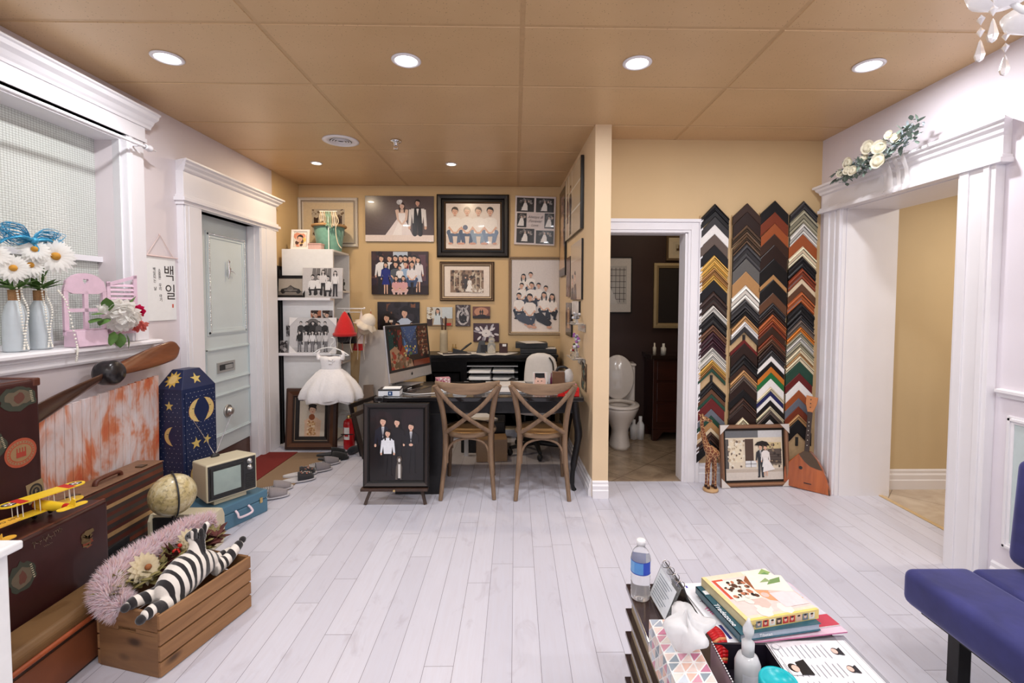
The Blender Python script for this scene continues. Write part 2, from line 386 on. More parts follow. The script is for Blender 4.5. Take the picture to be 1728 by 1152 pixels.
# ---- left window
def glass_mat():
    m, nt, b = nodes_of('hammered_wire_glass')
    v = coords(nt, (1, 1, 1))
    vo = nt.nodes.new('ShaderNodeTexVoronoi'); vo.inputs['Scale'].default_value = 80; nt.links.new(v, vo.inputs['Vector'])
    br = nt.nodes.new('ShaderNodeTexBrick'); nt.links.new(coords(nt, (1, 1, 1), (0, PI/2, PI/2)), br.inputs['Vector']); br.offset = 0
    vv = coords(nt, (1, 1, 1)); sep = nt.nodes.new('ShaderNodeSeparateXYZ'); nt.links.new(vv, sep.inputs[0])
    cmb = nt.nodes.new('ShaderNodeCombineXYZ'); nt.links.new(sep.outputs[1], cmb.inputs[0]); nt.links.new(sep.outputs[2], cmb.inputs[1])
    nt.links.new(cmb.outputs[0], br.inputs['Vector'])
    for k, x in (('Scale', 1), ('Mortar Size', 0.0011), ('Mortar Smooth', 0.3), ('Brick Width', 0.0155), ('Row Height', 0.0125)): br.inputs[k].default_value = x
    n = noise(nt, v, 2, 2)
    c = ramp(nt, n, [(0.3, srgb(226, 229, 222)), (0.7, srgb(240, 241, 236))])
    c = mix(nt, br.outputs['Fac'], c, srgb(168, 170, 160))
    nt.links.new(c, b.inputs['Base Color']); b.inputs['Roughness'].default_value = 0.16
    b.inputs['Transmission Weight'].default_value = 0.25
    bump(nt, b, vo.outputs['Distance'], 0.55, 0.004)
    return m
GLASS = glass_mat()
g = G(); g.box((-2.575, 1.0, 1.2), (-2.565, 2.99, 2.46)); win = struct('window_1', g, GLASS)
g = G()                                   # sash and splayed reveal
g.box((-2.56, 1.0, 1.70-.016), (-2.535, 2.98, 1.70+.016)); g.box((-2.57, 2.955, 1.2), (-2.53, 3.0, 2.46)); g.box((-2.57, 1.0, 1.2), (-2.54, 2.99, 1.225)); g.box((-2.57, 1, 2.43), (-2.54, 2.99, 2.46))
g.build('window_sash', WHITE, win)
g = G(); g.hexa([(-2.562, 2.985, 1.19), (-2.40, 2.93, 1.19), (-2.40, 3.02, 1.19), (-2.562, 3.02, 1.19)], [(-2.562, 2.985, 2.456), (-2.40, 2.93, 2.456), (-2.40, 3.02, 2.456), (-2.562, 3.02, 2.456)])
g.box((-2.565, 0.9, 2.425), (-2.401, 2.95, 2.456)); struct('trim_2', g, WHITE)
g = G()                                   # casing and header with a stepped cornice
g.box((-2.40, 2.94, 1.20), (-2.362, 3.07, 2.46)); g.box((-2.362, 2.955, 1.20), (-2.354, 2.975, 2.45))
g.box((-2.40, 0.9, 2.452), (-2.36, 3.085, 2.56))
g.prism([(-2.40, 2.452), (-2.352, 2.452), (-2.352, 2.475), (-2.40, 2.475)], 0.9, 3.09, 'Y')
cor = [(-2.40, 2.55), (-2.352, 2.55), (-2.348, 2.565), (-2.338, 2.575), (-2.325, 2.595), (-2.30, 2.61), (-2.295, 2.63), (-2.285, 2.635), (-2.285, 2.645), (-2.40, 2.645)]
g.prism([(x, z-.005) for x, z in cor], 0.9, 3.125, 'Y')
struct('trim_3', g, WHITE)
g = G()                                   # sill and apron
g.prism([(-2.56, 1.17), (-2.335, 1.165), (-2.32, 1.175), (-2.32, 1.188), (-2.335, 1.197), (-2.56, 1.20)], 0.9, 3.14, 'Y')
g.prism([(-2.40, 1.10), (-2.372, 1.10), (-2.366, 1.112), (-2.372, 1.122), (-2.366, 1.145), (-2.352, 1.152), (-2.35, 1.166), (-2.40, 1.168)], 0.9, 3.07, 'Y')
struct('trim_4', g, WHITE)
# ---- entry door
g = G()
F = -2.34
for y0, y1 in ((3.402, 3.60), (4.40, 4.70)):
    g.box((L, y0, 0), (F-.012, y1, 2.13))
    g.box((F-.012, y0+.012, 0), (F-.004, y1-.012, 2.13)); g.box((F-.004, (y0+y1)/2-.055, 0), (F, (y0+y1)/2+.055, 2.13))
g.box((L, 3.39, 2.13), (F+.002, 4.72, 2.20)); g.box((L, 3.375, 2.155), (F+.018, 4.735, 2.18)); g.box((L, 3.402, 2.20), (F-.006, 4.70, 2.375))
cor = [(L, 2.365), (F, 2.365), (F+.012, 2.375), (F+.016, 2.39), (F+.035, 2.405), (F+.04, 2.42), (F+.055, 2.425), (F+.055, 2.44), (L, 2.44)]
n = len(cor)
ys = []
for k, (x, z) in enumerate(cor): ys.append(max(0, x-F))
vs = [(x, 3.402-d, z) for (x, z), d in zip(cor, ys)]+[(x, 4.70+d, z) for (x, z), d in zip(cor, ys)]
g.add(vs, [(i, (i+1) % n, n+(i+1) % n, n+i) for i in range(n)]+[tuple(reversed(range(n))), tuple(range(n, 2*n))], False)
struct('trim_5', g, WHITE, bevel=0.002)
g = G(); g.box((-2.62, 3.58, 0), (L, 3.602, 2.13)); g.box((-2.50, 4.50, 0), (L, 4.52, 2.15)); g.box((-2.46, 4.39, 0), (L+.001, 4.41, 2.13)); g.box((-2.62, 3.6, 2.13), (L, 4.52, 2.15)); struct('trim_6', g, WHITE)
DOORM = M('grey_green_door', srgb(206, 217, 220), 0.4, vary=0.02, scale=5)
g = G(); g.box((-2.53, 3.60, 0.19), (-2.475, 4.50, 2.14)); door = struct('door_1', g, DOORM, bevel=0.003)
def panel(g, y0, y1, z0, z1, x, w=.028, t=.014):
    for a, b, c, d in ((y0, y1, z0, z0+w), (y0, y1, z1-w, z1), (y0, y0+w, z0+w, z1-w), (y1-w, y1, z0+w, z1-w)):
        g.box((x, a, c), (x+t*.5, b, d)); 
    for a, b, c, d in ((y0+w*.3, y1-w*.3, z0+w*.3, z0+w*.6), (y0+w*.3, y1-w*.3, z1-w*.6, z1-w*.3), (y0+w*.3, y0+w*.6, z0+w*.3, z1-w*.3), (y1-w*.6, y1-w*.3, z0+w*.3, z1-w*.3)):
        g.box((x, a, c), (x+t, b, d))
g = G(); panel(g, 3.82, 4.37, 1.165, 2.01, -2.475, .05, .012); panel(g, 3.78, 4.41, .765, 1.06, -2.475); panel(g, 3.80, 4.41, .305, .67, -2.475)
g.build('door_moulding', DOORM, door)
g = G(); 
for k in range(58): 
    z = 1.195+k*.0139
    for y in (3.85, 4.345): g.sph((-2.463, y, z), .0065, 6, 4)
for k in range(34):
    y = 3.862+k*.0146
    g.sph((-2.463, y, 1.988), .0065, 6, 4)
g.build('beaded_trim', M('silver_bead', (.75, .76, .78), .25, .7), door)
g = G(); g.box((-2.475, 3.925, .845), (-2.466, 4.17, .932)); g.use(1).box((-2.4665, 3.955, .865), (-2.463, 4.14, .912)); g.use(0).box((-2.464, 4.02, .87), (-2.458, 4.125, .905)); g.build('mail_slot', [M('nickel', (.55, .54, .52), .3, .9), BLKP], door)
g = G(); g.lathe([(0, 0), (.055, 0), (.055, .01), (.046, .018), (.042, .012), (.03, .03), (.028, .045), (.014, .05), (0, .052)], (-2.475, 4.06, .505), 24, 'X'); g.build('door_knob', MATS['nickel'], door)
g = G(); g.tube([(-2.475, 3.70, 1.14), (-2.455, 3.70, 1.12), (-2.45, 3.70, 1.0), (-2.475, 3.70, .98)], .009); g.lathe([(0, 0), (.024, 0), (.02, .015), (0, .02)], (-2.475, 3.70, .90), 16, 'X'); g.build('door_handle', BRASS, door)
g = G(); g.box((-2.53, 3.6, 0), (-2.48, 4.5, .185)); g.build('kick_plate', M('brown_kick', srgb(92, 66, 58), .25, .2), door)
g = G(); g.tube([(-2.455, 4.092, 1.80), (-2.45, 4.09, 1.70), (-2.455, 4.085, 1.63)], [.004, .012, .003]); g.tube([(-2.455, 4.09, 1.71), (-2.45, 4.14, 1.70), (-2.455, 4.19, 1.68)], [.008, .006, .002]); g.sph((-2.452, 4.09, 1.78), .012)
g.sph((-2.45, 4.10, 1.72), .011); g.cyl((-2.476, 4.09, 1.71), (-2.45, 4.09, 1.71), .003)
tag(g.build('door_ornament', CHROME), 'small silver twig ornament on the grey entry door', 'ornament')
# ---- washroom door casing
g = G()
def casing(x0, x1, z0, z1, y=3.753):
    g.box((x0, y-.02, z0), (x1, y, z1)); g.box((x0+.012, y-.028, z0), (x0+.045, y-.018, z1)) 
g.box((1.365, 3.733, 0), (1.475, 3.753, 2.105)); g.box((1.385, 3.725, 0), (1.44, 3.735, 2.07)); g.box((1.45, 3.722, 0), (1.475, 3.735, 2.105))
g.box((0.692, 3.7332, 2.0), (1.3645, 3.7528, 2.1048)); g.box((0.692, 3.7252, 2.02), (1.3845, 3.7352, 2.0695)); g.box((0.692, 3.7222, 2.0805), (1.4495, 3.7352, 2.1048))
g.box((1.345, 3.745, 0), (1.372, 3.88, 2.01)); g.box((0.69, 3.745, 1.995), (1.372, 3.88, 2.02)); g.box((.692, 3.733, 0), (.716, 3.88, 2.0))
struct('trim_7', g, WHITE)
# ---- right opening casing and header
g = G()
g.box((2.40, 3.456, 0), (2.43, 3.665, 2.15)); g.box((2.39, 3.60, 0), (2.41, 3.66, 2.15)); g.box((2.385, 3.47, 0), (2.41, 3.50, 2.15)); g.box((2.392, 3.535, 0), (2.41, 3.575, 2.15))
g.box((2.38, 2.335, 0), (2.43, 2.535, 2.15)); g.box((2.37, 2.36, 0), (2.385, 2.39, 2.15)); g.box((2.372, 2.47, 0), (2.385, 2.52, 2.15))
g.box((2.385, 2.31, 2.145), (2.43, 3.68, 2.29)); g.box((2.36, 2.295, 2.14), (2.43, 3.695, 2.165)); g.box((2.372, 2.30, 2.165), (2.43, 3.69, 2.18))
cr = [(2.385, 2.275), (2.372, 2.285), (2.368, 2.30), (2.352, 2.315), (2.348, 2.33), (2.335, 2.335), (2.335, 2.352), (2.43, 2.352), (2.43, 2.275)]
n = len(cr); ds = [max(0, 2.385-x) for x, z in cr]
vs = [(x, 2.31-d, z) for (x, z), d in zip(cr, ds)]+[(x, 3.68+d, z) for (x, z), d in zip(cr, ds)]
g.add(vs, [(i, (i+1) % n, n+(i+1) % n, n+i) for i in range(n)]+[tuple(reversed(range(n))), tuple(range(n, 2*n))], False)
struct('trim_8', g, WHITE, bevel=.002)
g = G(); g.box((2.43, 3.452, 0), (2.812, 3.457, 2.14)); g.box((2.43, 2.53, 2.136), (2.812, 3.456, 2.141)); g.box((2.43, 2.529, 0), (2.812, 2.534, 2.14)); struct('trim_9', g, WHITE)
# ---- wainscot
g = G(); yy = 2.31
g.prism([(2.43, .985), (2.415, .985), (2.408, 1.0), (2.395, 1.01), (2.395, 1.022), (2.43, 1.027)], -3.1, yy, 'Y')
struct('trim_10', g, WHITE)
g = G([WHITE, M('sage_panel', srgb(196, 208, 208), .5, vary=.02)])
for a, b in ((1.25, 2.265), (0.05, 1.1), (-1.2, -.1)):
    panel(g, a, b, .24, .90, 2.427, .035, -.018)
    g.use(1).box((2.4225, a+.035, .275), (2.4268, b-.035, .865)).use(0)
struct('trim_11', g, [WHITE, MATS['sage_panel']])

# ------------------------------------------------------------ ceiling fixtures
LENS = M('lit_lens', (1, .98, .97), .3, vary=0, emit=14)
LENSW = M('lit_lens_warm', (1, .86, .68), .3, vary=0, emit=16)
def downlight(x, y, r, label, power, colr, lens):
    t = thing('recessed_light', label, 'ceiling light', (x, y, H), group='recessed ceiling lights')
    g = G(); g.lathe([(r, 0), (r*1.32, -.001), (r*1.34, -.004), (r*1.2, -.009), (r*1.02, -.008), (r*.98, -.002)], seg=32); g.build('trim_ring', WHITE, t)
    g = G(); g.lathe([(0, -.004), (r*.7, -.004), (r, -.002)], seg=32); g.build('lens', lens, t)
    area_light('downlight_lamp', (0, 0, -.014), r*1.8, power, colr, parent=t)
    return t
for x, lab in ((-1.832, 'leftmost of the four large lit ceiling lights, nearest the window wall'), (-.582, 'large lit recessed ceiling light above the easel side of the room'), (.645, 'large lit recessed ceiling light above the pillar side of the room'), (1.893, 'large lit ceiling light nearest the right white wall')):
    downlight(x, 2.562, .058, lab, 20, (.95, .965, 1), LENS)
downlight(-1.845, 4.45, .04, 'small warm ceiling spot above the white shelf tower', 13, (1, .8, .56), LENSW)
downlight(-.60, 4.45, .04, 'small warm ceiling spot above the family wall photos', 13, (1, .8, .56), LENSW)
# the same fixtures, added unseen behind the camera to light the room
for x in (-1.832, -.582, .645, 1.893):
    for y in (.4, -1.7): downlight(x, y, .058, 'added unseen recessed light over the front part of the room', 20, (.95, .965, 1), LENS)
t = thing('ceiling_vent', 'round white ceiling air vent', 'vent', (-1.394, 3.833, H))
g = G(); g.lathe([(.135, 0), (.14, -.006), (.12, -.012), (.085, -.009), (.085, -.004)], seg=40); g.build('vent_ring', WHITE, t)
g = G([BLKP, WHITE]); g.lathe([(0, -.003), (.085, -.003)], seg=32); g.use(1)
for r in (.03, .05, .07): g.lathe([(r-.006, -.004), (r+.004, -.014), (r+.008, -.012), (r, -.004)], seg=32)
g.build('vent_louvres', [BLKP, WHITE], t)
t = thing('sprinkler', 'chrome fire sprinkler head on the ceiling', 'sprinkler', (-.955, 3.822, H))
g = G(); g.lathe([(0, -.002), (.045, -.002), (.042, -.012), (.018, -.016), (.014, -.035), (.008, -.04)], seg=24)
g.tube([(.012, 0, -.03), (.018, 0, -.05), (.004, 0, -.066)], .003); g.tube([(-.012, 0, -.03), (-.018, 0, -.05), (-.004, 0, -.066)], .003); g.lathe([(0, -.066), (.018, -.066), (.02, -.069), (0, -.07)], seg=16)
g.build('sprinkler_head', CHROME, t)
# chandelier: only its left cups and drops reach the frame
CRYS = M('crystal', (.96, .95, .97), .08, vary=0, trans=.55, ior=1.45); CUP = M('white_glass', (.95, .93, .94), .15, vary=0, emit=.25)
t = thing('chandelier', 'crystal chandelier with white glass cups at the upper right', 'chandelier', (1.51, 1.15, 2.285))
g = G(); g.lathe([(0, -.08), (.02, -.07), (.05, -.03), (.03, 0), (.02, .1), (.012, .2), (.012, .36), (.05, .385), (.06, .42)], seg=20)
for k in range(6):
    a = k*PI/3+2.565; c, s_ = math.cos(a), math.sin(a)
    g.tube(crom([(0, 0, .02), (c*.10, s_*.10, -.06), (c*.19, s_*.19, -.07), (c*.24, s_*.24, -.01)], 5), .008)
g.build('chandelier_arms', WPLAS, t)
for k in range(6):
    a = k*PI/3+2.565; c, s_ = math.cos(a)*.24, math.sin(a)*.24
    g = G(); g.lathe([(0, -.04), (.03, -.037), (.072, -.012), (.082, .016), (.075, .016), (.06, -.002), (0, -.016)], (c, s_, 0), 20); g.lathe([(.012, 0), (.012, .06), (.004, .085), (0, .09)], (c, s_, 0), 10)
    g.build('lamp_cup', CUP, t)
    for q in range(3):
        b = a+PI/3+q*2*PI/3; x, y = c+.068*math.cos(b), s_+.068*math.sin(b)
        g = G(); z = -.02
        for rr, hh in ((.010, .015), (.010, .015)):
            g.lathe([(0, z), (rr, z-hh*.9), (0, z-hh*2)], (x, y, 0), 6, smooth=False); z -= hh*2+.004
        g.lathe([(0, z), (.004, z-.008), (.013, z-.045), (.009, z-.058), (0, z-.064)], (x, y, 0), 6, smooth=False)
        g.build('crystal_drop', CRYS, t)
area_light('chandelier_lamp', (0, 0, -.12), .42, 14, (1, .96, .95), parent=t)
area_light('chandelier_lamp_upper', (0, 0, .14), .42, 5, (1, .96, .95), rot=(PI, 0, 0), parent=t)
# ------------------------------------------------------------ photographs, drawn as flat printed shapes on their boards
class Pic:
    def __init__(s, w, h, bg=(200, 200, 200)):
        s.w, s.h, s.k, s.g = w, h, 0, G(); s.rect(0, 0, w, h, bg)
    def C(s, c): return srgb(*c)
    def poly(s, pts, c):
        s.k += 1; y = -s.k*0.00004; s.g.c = s.C(c)
        x0, x1, z0, z1 = -s.w/2, s.w/2, 0, s.h
        P = [(min(max(u-s.w/2, x0), x1), y, min(max(v, z0), z1)) for u, v in pts]
        s.g.add(P, [tuple(range(len(P)))], False); return s
    def rect(s, u0, v0, u1, v1, c): return s.poly([(u0, v0), (u1, v0), (u1, v1), (u0, v1)], c)
    def ell(s, u, v, a, b, c, n=12, rot=0, a0=0, a1=2*PI):
        P = []
        for k in range(n):
            q = a0+(a1-a0)*k/(n if a1-a0 > 6.2 else n-1); x, y = a*math.cos(q), b*math.sin(q)
            P.append((u+x*math.cos(rot)-y*math.sin(rot), v+x*math.sin(rot)+y*math.cos(rot)))
        return s.poly(P, c)
    def line(s, a, b, t, c):
        a, b = Vector(a), Vector(b); d = (b-a); n = Vector((-d.y, d.x)).normalized()*t/2
        return s.poly([a-n, b-n, b+n, a+n], c)
    def limb(s, a, b, t0, t1, c):
        a, b = Vector(a), Vector(b); d = (b-a); n = Vector((-d.y, d.x)).normalized()
        s.poly([a-n*t0/2, b-n*t1/2, b+n*t1/2, a+n*t0/2], c); return s.ell(b[0], b[1], t1/2, t1/2, c, 8)
    def blobs(s, n, cols, size, u0=0, v0=0, u1=None, v1=None, rnd=None, asp=1):
        r = rnd or random.Random(n*7+len(cols)); u1 = s.w if u1 is None else u1; v1 = s.h if v1 is None else v1
        for _ in range(n):
            q = size*(.5+r.random()); s.ell(u0+(u1-u0)*r.random(), v0+(v1-v0)*r.random(), q, q*asp*(.6+.6*r.random()), r.choice(cols), 7, r.random()*3)
        return s
    def head(s, u, v, r, hair=(28, 22, 20), skin=(226, 182, 158), long=False, face=True):
        s.rect(u-r*.38, v-1.5*r, u+r*.38, v-.5*r, tuple(int(x*.9) for x in skin))
        s.ell(u, v+r*.22, r*1.02, r*1.08, hair, 14)
        if long:
            for e in (-1, 1): s.poly([(u+e*r*.3, v+.6*r), (u+e*r*1.02, v+.3*r), (u+e*r*1.25, v-1.2*r), (u+e*r*1.0, v-2.5*r), (u+e*r*.6, v-2.3*r), (u+e*r*.62, v-1.0*r)][::e], hair)
        s.ell(u, v-r*.12, r*.82, r*1.0, skin, 14)
        s.poly([(u-r*.86, v+.15*r), (u-r*.5, v+.62*r), (u+r*.1, v+.5*r), (u+r*.86, v+.2*r), (u+r*.8, v+.9*r), (u, v+1.25*r), (u-r*.8, v+.9*r)], hair)
        if face:
            for e in (-1, 1): s.ell(u+e*r*.33, v-.02*r, r*.12, r*.06, (40, 28, 25), 6)
            s.ell(u, v-.55*r, r*.26, r*.09, (190, 90, 85), 7); s.line((u, v-.08*r), (u-.05*r, v-.3*r), r*.07, tuple(int(x*.85) for x in skin))
    def person(s, u, v, h, top=(240, 240, 238), bot=(40, 42, 52), hair=(28, 22, 20), skin=(226, 182, 158), long=False, pose='stand', skirt=None, arms='down', shoe=(30, 26, 26), face=True, suit=None):
        r = h*.062 if pose == 'stand' else h*.09
        if pose == 'stand':
            sh, hip, hd = v+h*.80, v+h*.48, v+h*.91
            if skirt == 'gown': s.poly([(u-.06*h, hip+.12*h), (u-.30*h, v), (u+.30*h, v), (u+.06*h, hip+.12*h)], bot)
            elif skirt: s.limb((u-.035*h, hip), (u-.04*h, v+.03*h), .05*h, .035*h, skin); s.limb((u+.035*h, hip), (u+.04*h, v+.03*h), .05*h, .035*h, skin); s.poly([(u-.065*h, hip+.1*h), (u-.12*h, v+.3*h), (u+.12*h, v+.3*h), (u+.065*h, hip+.1*h)], bot)
            else:
                for e in (-1, 1): s.limb((u+e*.04*h, hip+.03*h), (u+e*.055*h, v+.03*h), .085*h, .055*h, bot); s.ell(u+e*.065*h, v+.015*h, .04*h, .018*h, shoe, 8)
            wd = .11*h
        else:
            sh, hip, hd = v+h*.70, v+h*.30, v+h*.88; wd = .16*h
            s.poly([(u-.15*h, v+.22*h), (u+.15*h, v+.22*h), (u+.13*h, v+.42*h), (u-.13*h, v+.42*h)], bot)
            for e in (-1, 1):
                s.limb((u+e*.08*h, hip), (u+e*.15*h, v+.32*h), .17*h, .15*h, bot); s.limb((u+e*.14*h, v+.32*h), (u+e*.09*h, v+.05*h), .135*h, .09*h, bot); s.ell(u+e*.12*h, v+.03*h, .06*h, .03*h, shoe if shoe else skin, 8)
        tp = suit or top
        s.poly([(u-wd*.72, hip), (u+wd*.72, hip), (u+wd, sh-.03*h), (u+wd*.5, sh+.015*h), (u-wd*.5, sh+.015*h), (u-wd, sh-.03*h)], tp)
        ly = h*.3 if pose == 'stand' else h*.36
        if arms == 'down':
            for e in (-1, 1): s.limb((u+e*wd*.95, sh-.04*h), (u+e*wd*1.25, sh-ly), .055*h, .04*h, tp); s.ell(u+e*wd*1.22, sh-ly-.02*h, .02*h, .03*h, skin, 8)
        elif arms == 'fold':
            dr = 0 if pose == 'stand' else .10*h
            for e in (-1, 1): s.limb((u+e*wd*.9, sh-.05*h), (u+e*wd*1.05, sh-ly*.65), .085*h, .07*h, tp); s.limb((u+e*wd*1.05, sh-ly*.65), (u+e*wd*.25, sh-ly*.8-dr), .05*h, .04*h, skin if pose != 'stand' else tp)
            s.ell(u, sh-ly*.8-dr, .04*h, .028*h, skin, 8)
        if suit: s.poly([(u-wd*.22, sh+.012*h), (u+wd*.22, sh+.012*h), (u, sh-.2*h)], top); s.line((u, sh), (u, sh-.15*h), .012*h, (40, 40, 60))
        s.head(u, hd, r, hair, skin, long, face)
def canvas(label, loc, w, h, pic, rotz=0, t=.025, edge=(40, 30, 28), group=None, cat='photo print', name='canvas_print', tilt=0, mat=None, border=None):
    """gallery-wrapped print: block with the picture on its front; origin bottom centre, front = local -Y"""
    o = thing(name, label, cat, loc, (tilt, 0, rotz), group)
    g = G(); g.c = srgb(*edge); g.box((-w/2, -t+.002, 0), (w/2, 0, h)); g.build('backing_board', PAINTC, o, bevel=.001)
    pic.g.build('photo_print', mat or PRINT, o, loc=(0, -t+.001, 0)); return o
def framed(label, loc, w, h, pw, prof, fcols, pic, rotz=0, tilt=0, matc=None, mw=0, group=None, cat='framed photo', name='framed_photo', fmat=None, tiltz=0, glass=False):
    """moulded frame of outer size w x h; pic has its own size (already w-2*pw-2*mw)"""
    o = thing(name, label, cat, loc, (tilt, tiltz, rotz), group); D = max(d for _, d in prof)
    g = G(); full = [(0, .0)]+prof+[(pw, .006)]; g.rect_sweep(w, h, full, cols=[srgb(*c) for c in ([fcols[0]]+list(fcols)+[fcols[-1]]*9)][:len(full)-1])
    g.c = srgb(40, 32, 28); g.box((-w/2+.004, -.005, .004), (w/2-.004, 0, h-.004)); g.build('frame', fmat or MOULD, o)
    if matc: m = G(); m.c = srgb(*matc); m.box((-w/2+pw-.002, -.0075, pw-.002), (w/2-pw+.002, -.005, h-pw+.002)); m.build('mat_board', PRINTM, o)
    pic.g.build('photo_print', PRINT, o, loc=(0, -.008 if matc else -.0056, (h-pic.h)/2)); return o
def crowd(p, rows, tops, bots, **k):
    r = random.Random(5)
    for (y, h, us) in rows:
        for u in us: p.person(u*p.w, y*p.h, h*p.h, r.choice(tops), r.choice(bots), long=r.random() < .4, **k)

BW = 5.298
# silver frame with matted picture behind the shelf tower
p = Pic(.36, .29, (214, 200, 178)); p.rect(0, 0, .36, .29, (196, 184, 166)); p.rect(.02, 0, .07, .20, (70, 50, 40)); p.rect(.26, .02, .33, .22, (60, 44, 40)); p.rect(.1, .02, .24, .27, (176, 150, 120)); p.blobs(60, [(120, 100, 80), (210, 196, 170), (90, 70, 60)], .012)
framed('silver framed matted picture behind the shelf tower, partly hidden by the teal bucket', (-2.072, BW, 2.047), .655, .54, .055, [(.002, .03), (.015, .034), (.03, .018), (.045, .022)], [(205, 196, 184), (235, 228, 218), (150, 138, 124), (225, 214, 200)], p, matc=(226, 206, 172))
# wedding couple
p = Pic(.754, .497, (88, 74, 74)); p.rect(0, 0, .754, .07, (236, 222, 216)); p.g.c = (0, 0, 0)
for k in range(9): p.rect(.33+.011*k, .032, .336+.011*k, .037, (150, 140, 140))
for k in range(5): p.ell(.2+.02*k, .33, .30-.04*k, .20-.028*k, (92+k*3, 78+k*3, 78+k*3), 22)
p.rect(0, 0, .754, .07, (236, 222, 216)); p.ell(.06, .43, 0.001, .001, (90, 80, 80))
p.poly([(.36, .26), (.22, .07), (.52, .07), (.43, .26)], (236, 226, 226)); p.poly([(.38, .25), (.30, .07), (.40, .07), (.41, .25)], (250, 244, 244))
p.poly([(.345, .31), (.355, .24), (.435, .24), (.45, .31), (.41, .325), (.38, .325)], (246, 240, 240))
p.limb((.345, .345), (.36, .24), .03, .022, (226, 196, 180)); p.limb((.46, .345), (.45, .24), .03, .022, (226, 196, 180)); p.limb((.36, .24), (.40, .19), .02, .018, (226, 196, 180)); p.limb((.45, .24), (.41, .19), .02, .018, (226, 196, 180))
p.poly([(.34, .35), (.47, .35), (.45, .31), (.35, .31)], (226, 196, 180)); p.head(.405, .39, .03, (60, 40, 32), (226, 192, 176), long=True); p.ell(.375, .43, .03, .028, (205, 205, 210)); p.ell(.39, .44, .02, .018, (230, 230, 235))
for e in (-1, 1): p.limb((.575+e*.028, .2), (.575+e*.03, .08), .055, .05, (28, 24, 26))
p.poly([(.505, .36), (.65, .36), (.63, .2), (.525, .2)], (236, 232, 232))
for e in (-1, 1): p.limb((.575+e*.075, .35), (.575+e*.088, .17), .034, .028, (232, 228, 228)); p.ell(.575+e*.088, .15, .014, .02, (210, 170, 150))
p.poly([(.54, .37), (.56, .37), (.577, .28), (.594, .37), (.614, .37), (.625, .2), (.53, .2)], (30, 26, 28)); p.poly([(.56, .355), (.56, .37), (.594, .355), (.594, .37)], (20, 18, 20)); p.head(.577, .425, .028, (24, 20, 20), (214, 172, 152))
canvas('glossy print of a bride in a white gown beside a man in waistcoat', (-1.284, BW, 2.11), .756, .498, p, edge=(50, 40, 38))
# four people in jeans, black frame
p = Pic(.60, .50, (238, 226, 216)); p.ell(.3, .1, .34, .1, (226, 212, 202), 20)
for k, (u, hr, hc, pant) in enumerate(((.10, 1, (52, 40, 36), (96, 112, 138)), (.235, 1, (150, 134, 120), (84, 100, 128)), (.36, 1, (78, 60, 52), (140, 160, 184)), (.49, 1, (30, 24, 24), (122, 142, 172)))):
    p.person(u, .045, .42, (246, 240, 234), pant, hair=hc, pose='sit', arms='fold', shoe=(212, 160, 140))
p.ell(.215, .235, .028, .028, (120, 128, 150))
framed('large black framed photo of four people in white shirts and jeans', (-.4755, BW, 1.937), .803, .696, .10, [(.004, .03), (.018, .045), (.05, .04), (.06, .02), (.085, .022), (.093, .012)], [(18, 14, 14), (34, 28, 28), (12, 10, 10), (26, 20, 18), (96, 74, 52), (58, 44, 34)], p)
# wedding collage
p = Pic(.44, .53, (226, 216, 216))
for u0, v0, u1, v1 in ((.012, .36, .205, .515), (.225, .36, .425, .515), (.02, .19, .125, .345), (.325, .185, .43, .35), (.02, .02, .215, .175), (.235, .015, .43, .16)):
    p.rect(u0, v0, u1, v1, (44, 42, 42)); p.blobs(22, [(90, 88, 88), (30, 28, 28), (150, 146, 146)], .012, u0+.02, v0+.02, u1-.02, v1-.02)
    m = (u0+u1)/2; p.poly([(m-.015, v0+.10), (m-.045, v0+.015), (m+.045, v0+.015), (m+.01, v0+.10)], (240, 238, 238)); p.ell(m-.003, v0+.112, .011, .013, (200, 180, 170)); p.limb((m+.035, v0+.10), (m+.035, v0+.02), .025, .02, (20, 20, 22)); p.ell(m+.035, v0+.115, .01, .012, (190, 170, 160))
o = canvas('white collage print of six small wedding photos around grey script', (.205, BW, 2.08), .45, .535, p, edge=(214, 206, 206))
o.rotation_euler[1] = .03
g = G(); g.c = srgb(150, 140, 142); g.mesh_text('Always &', .045, (0.0, -.0285, .305), shear=.4); g.mesh_text('Forever', .045, (0, -.0285, .26), shear=.4); g.mesh_text('Love', .04, (-.005, -.0285, .215), shear=.4); g.build('script_lettering', PRINTM, o)
# family group
p = Pic(.626, .476, (58, 38, 40)); p.blobs(60, [(70, 46, 48), (40, 28, 34), (96, 60, 60), (50, 36, 50)], .04); p.rect(.24, .40, .40, .47, (206, 214, 226)); p.rect(.25, .41, .39, .465, (190, 204, 222))
p.rect(0, 0, .626, .10, (40, 24, 24)); p.rect(.52, .15, .6, .44, (96, 64, 74))
for u, c, l in ((.11, (240, 238, 240), 0), (.20, (236, 234, 238), 0), (.265, (26, 24, 30), 1), (.325, (24, 22, 26), 1), (.375, (238, 236, 238), 0), (.43, (120, 30, 40), 1), (.475, (236, 200, 190), 0)): p.person(u, -.02, .46, c, (28, 24, 30), long=bool(l))
p.person(.515, .02, .40, (232, 228, 232), (210, 214, 226), long=True, skirt=1); p.person(.16, .0, .36, (26, 40, 130), (26, 40, 130), long=True, skirt=1)
for u, c, q in ((.27, (84, 90, 100), 0), (.38, (150, 180, 214), 0), (.45, (236, 232, 236), 1)): p.person(u, .07, .30, c, (60, 80, 120), long=bool(q), pose='sit', arms='fold')
p.person(.315, .12, .20, (240, 238, 240), (60, 60, 70), pose='sit')
for u in (.275, .355): p.person(u, -.03, .24, (226, 170, 172), (226, 190, 186), long=True, pose='sit', arms='fold')
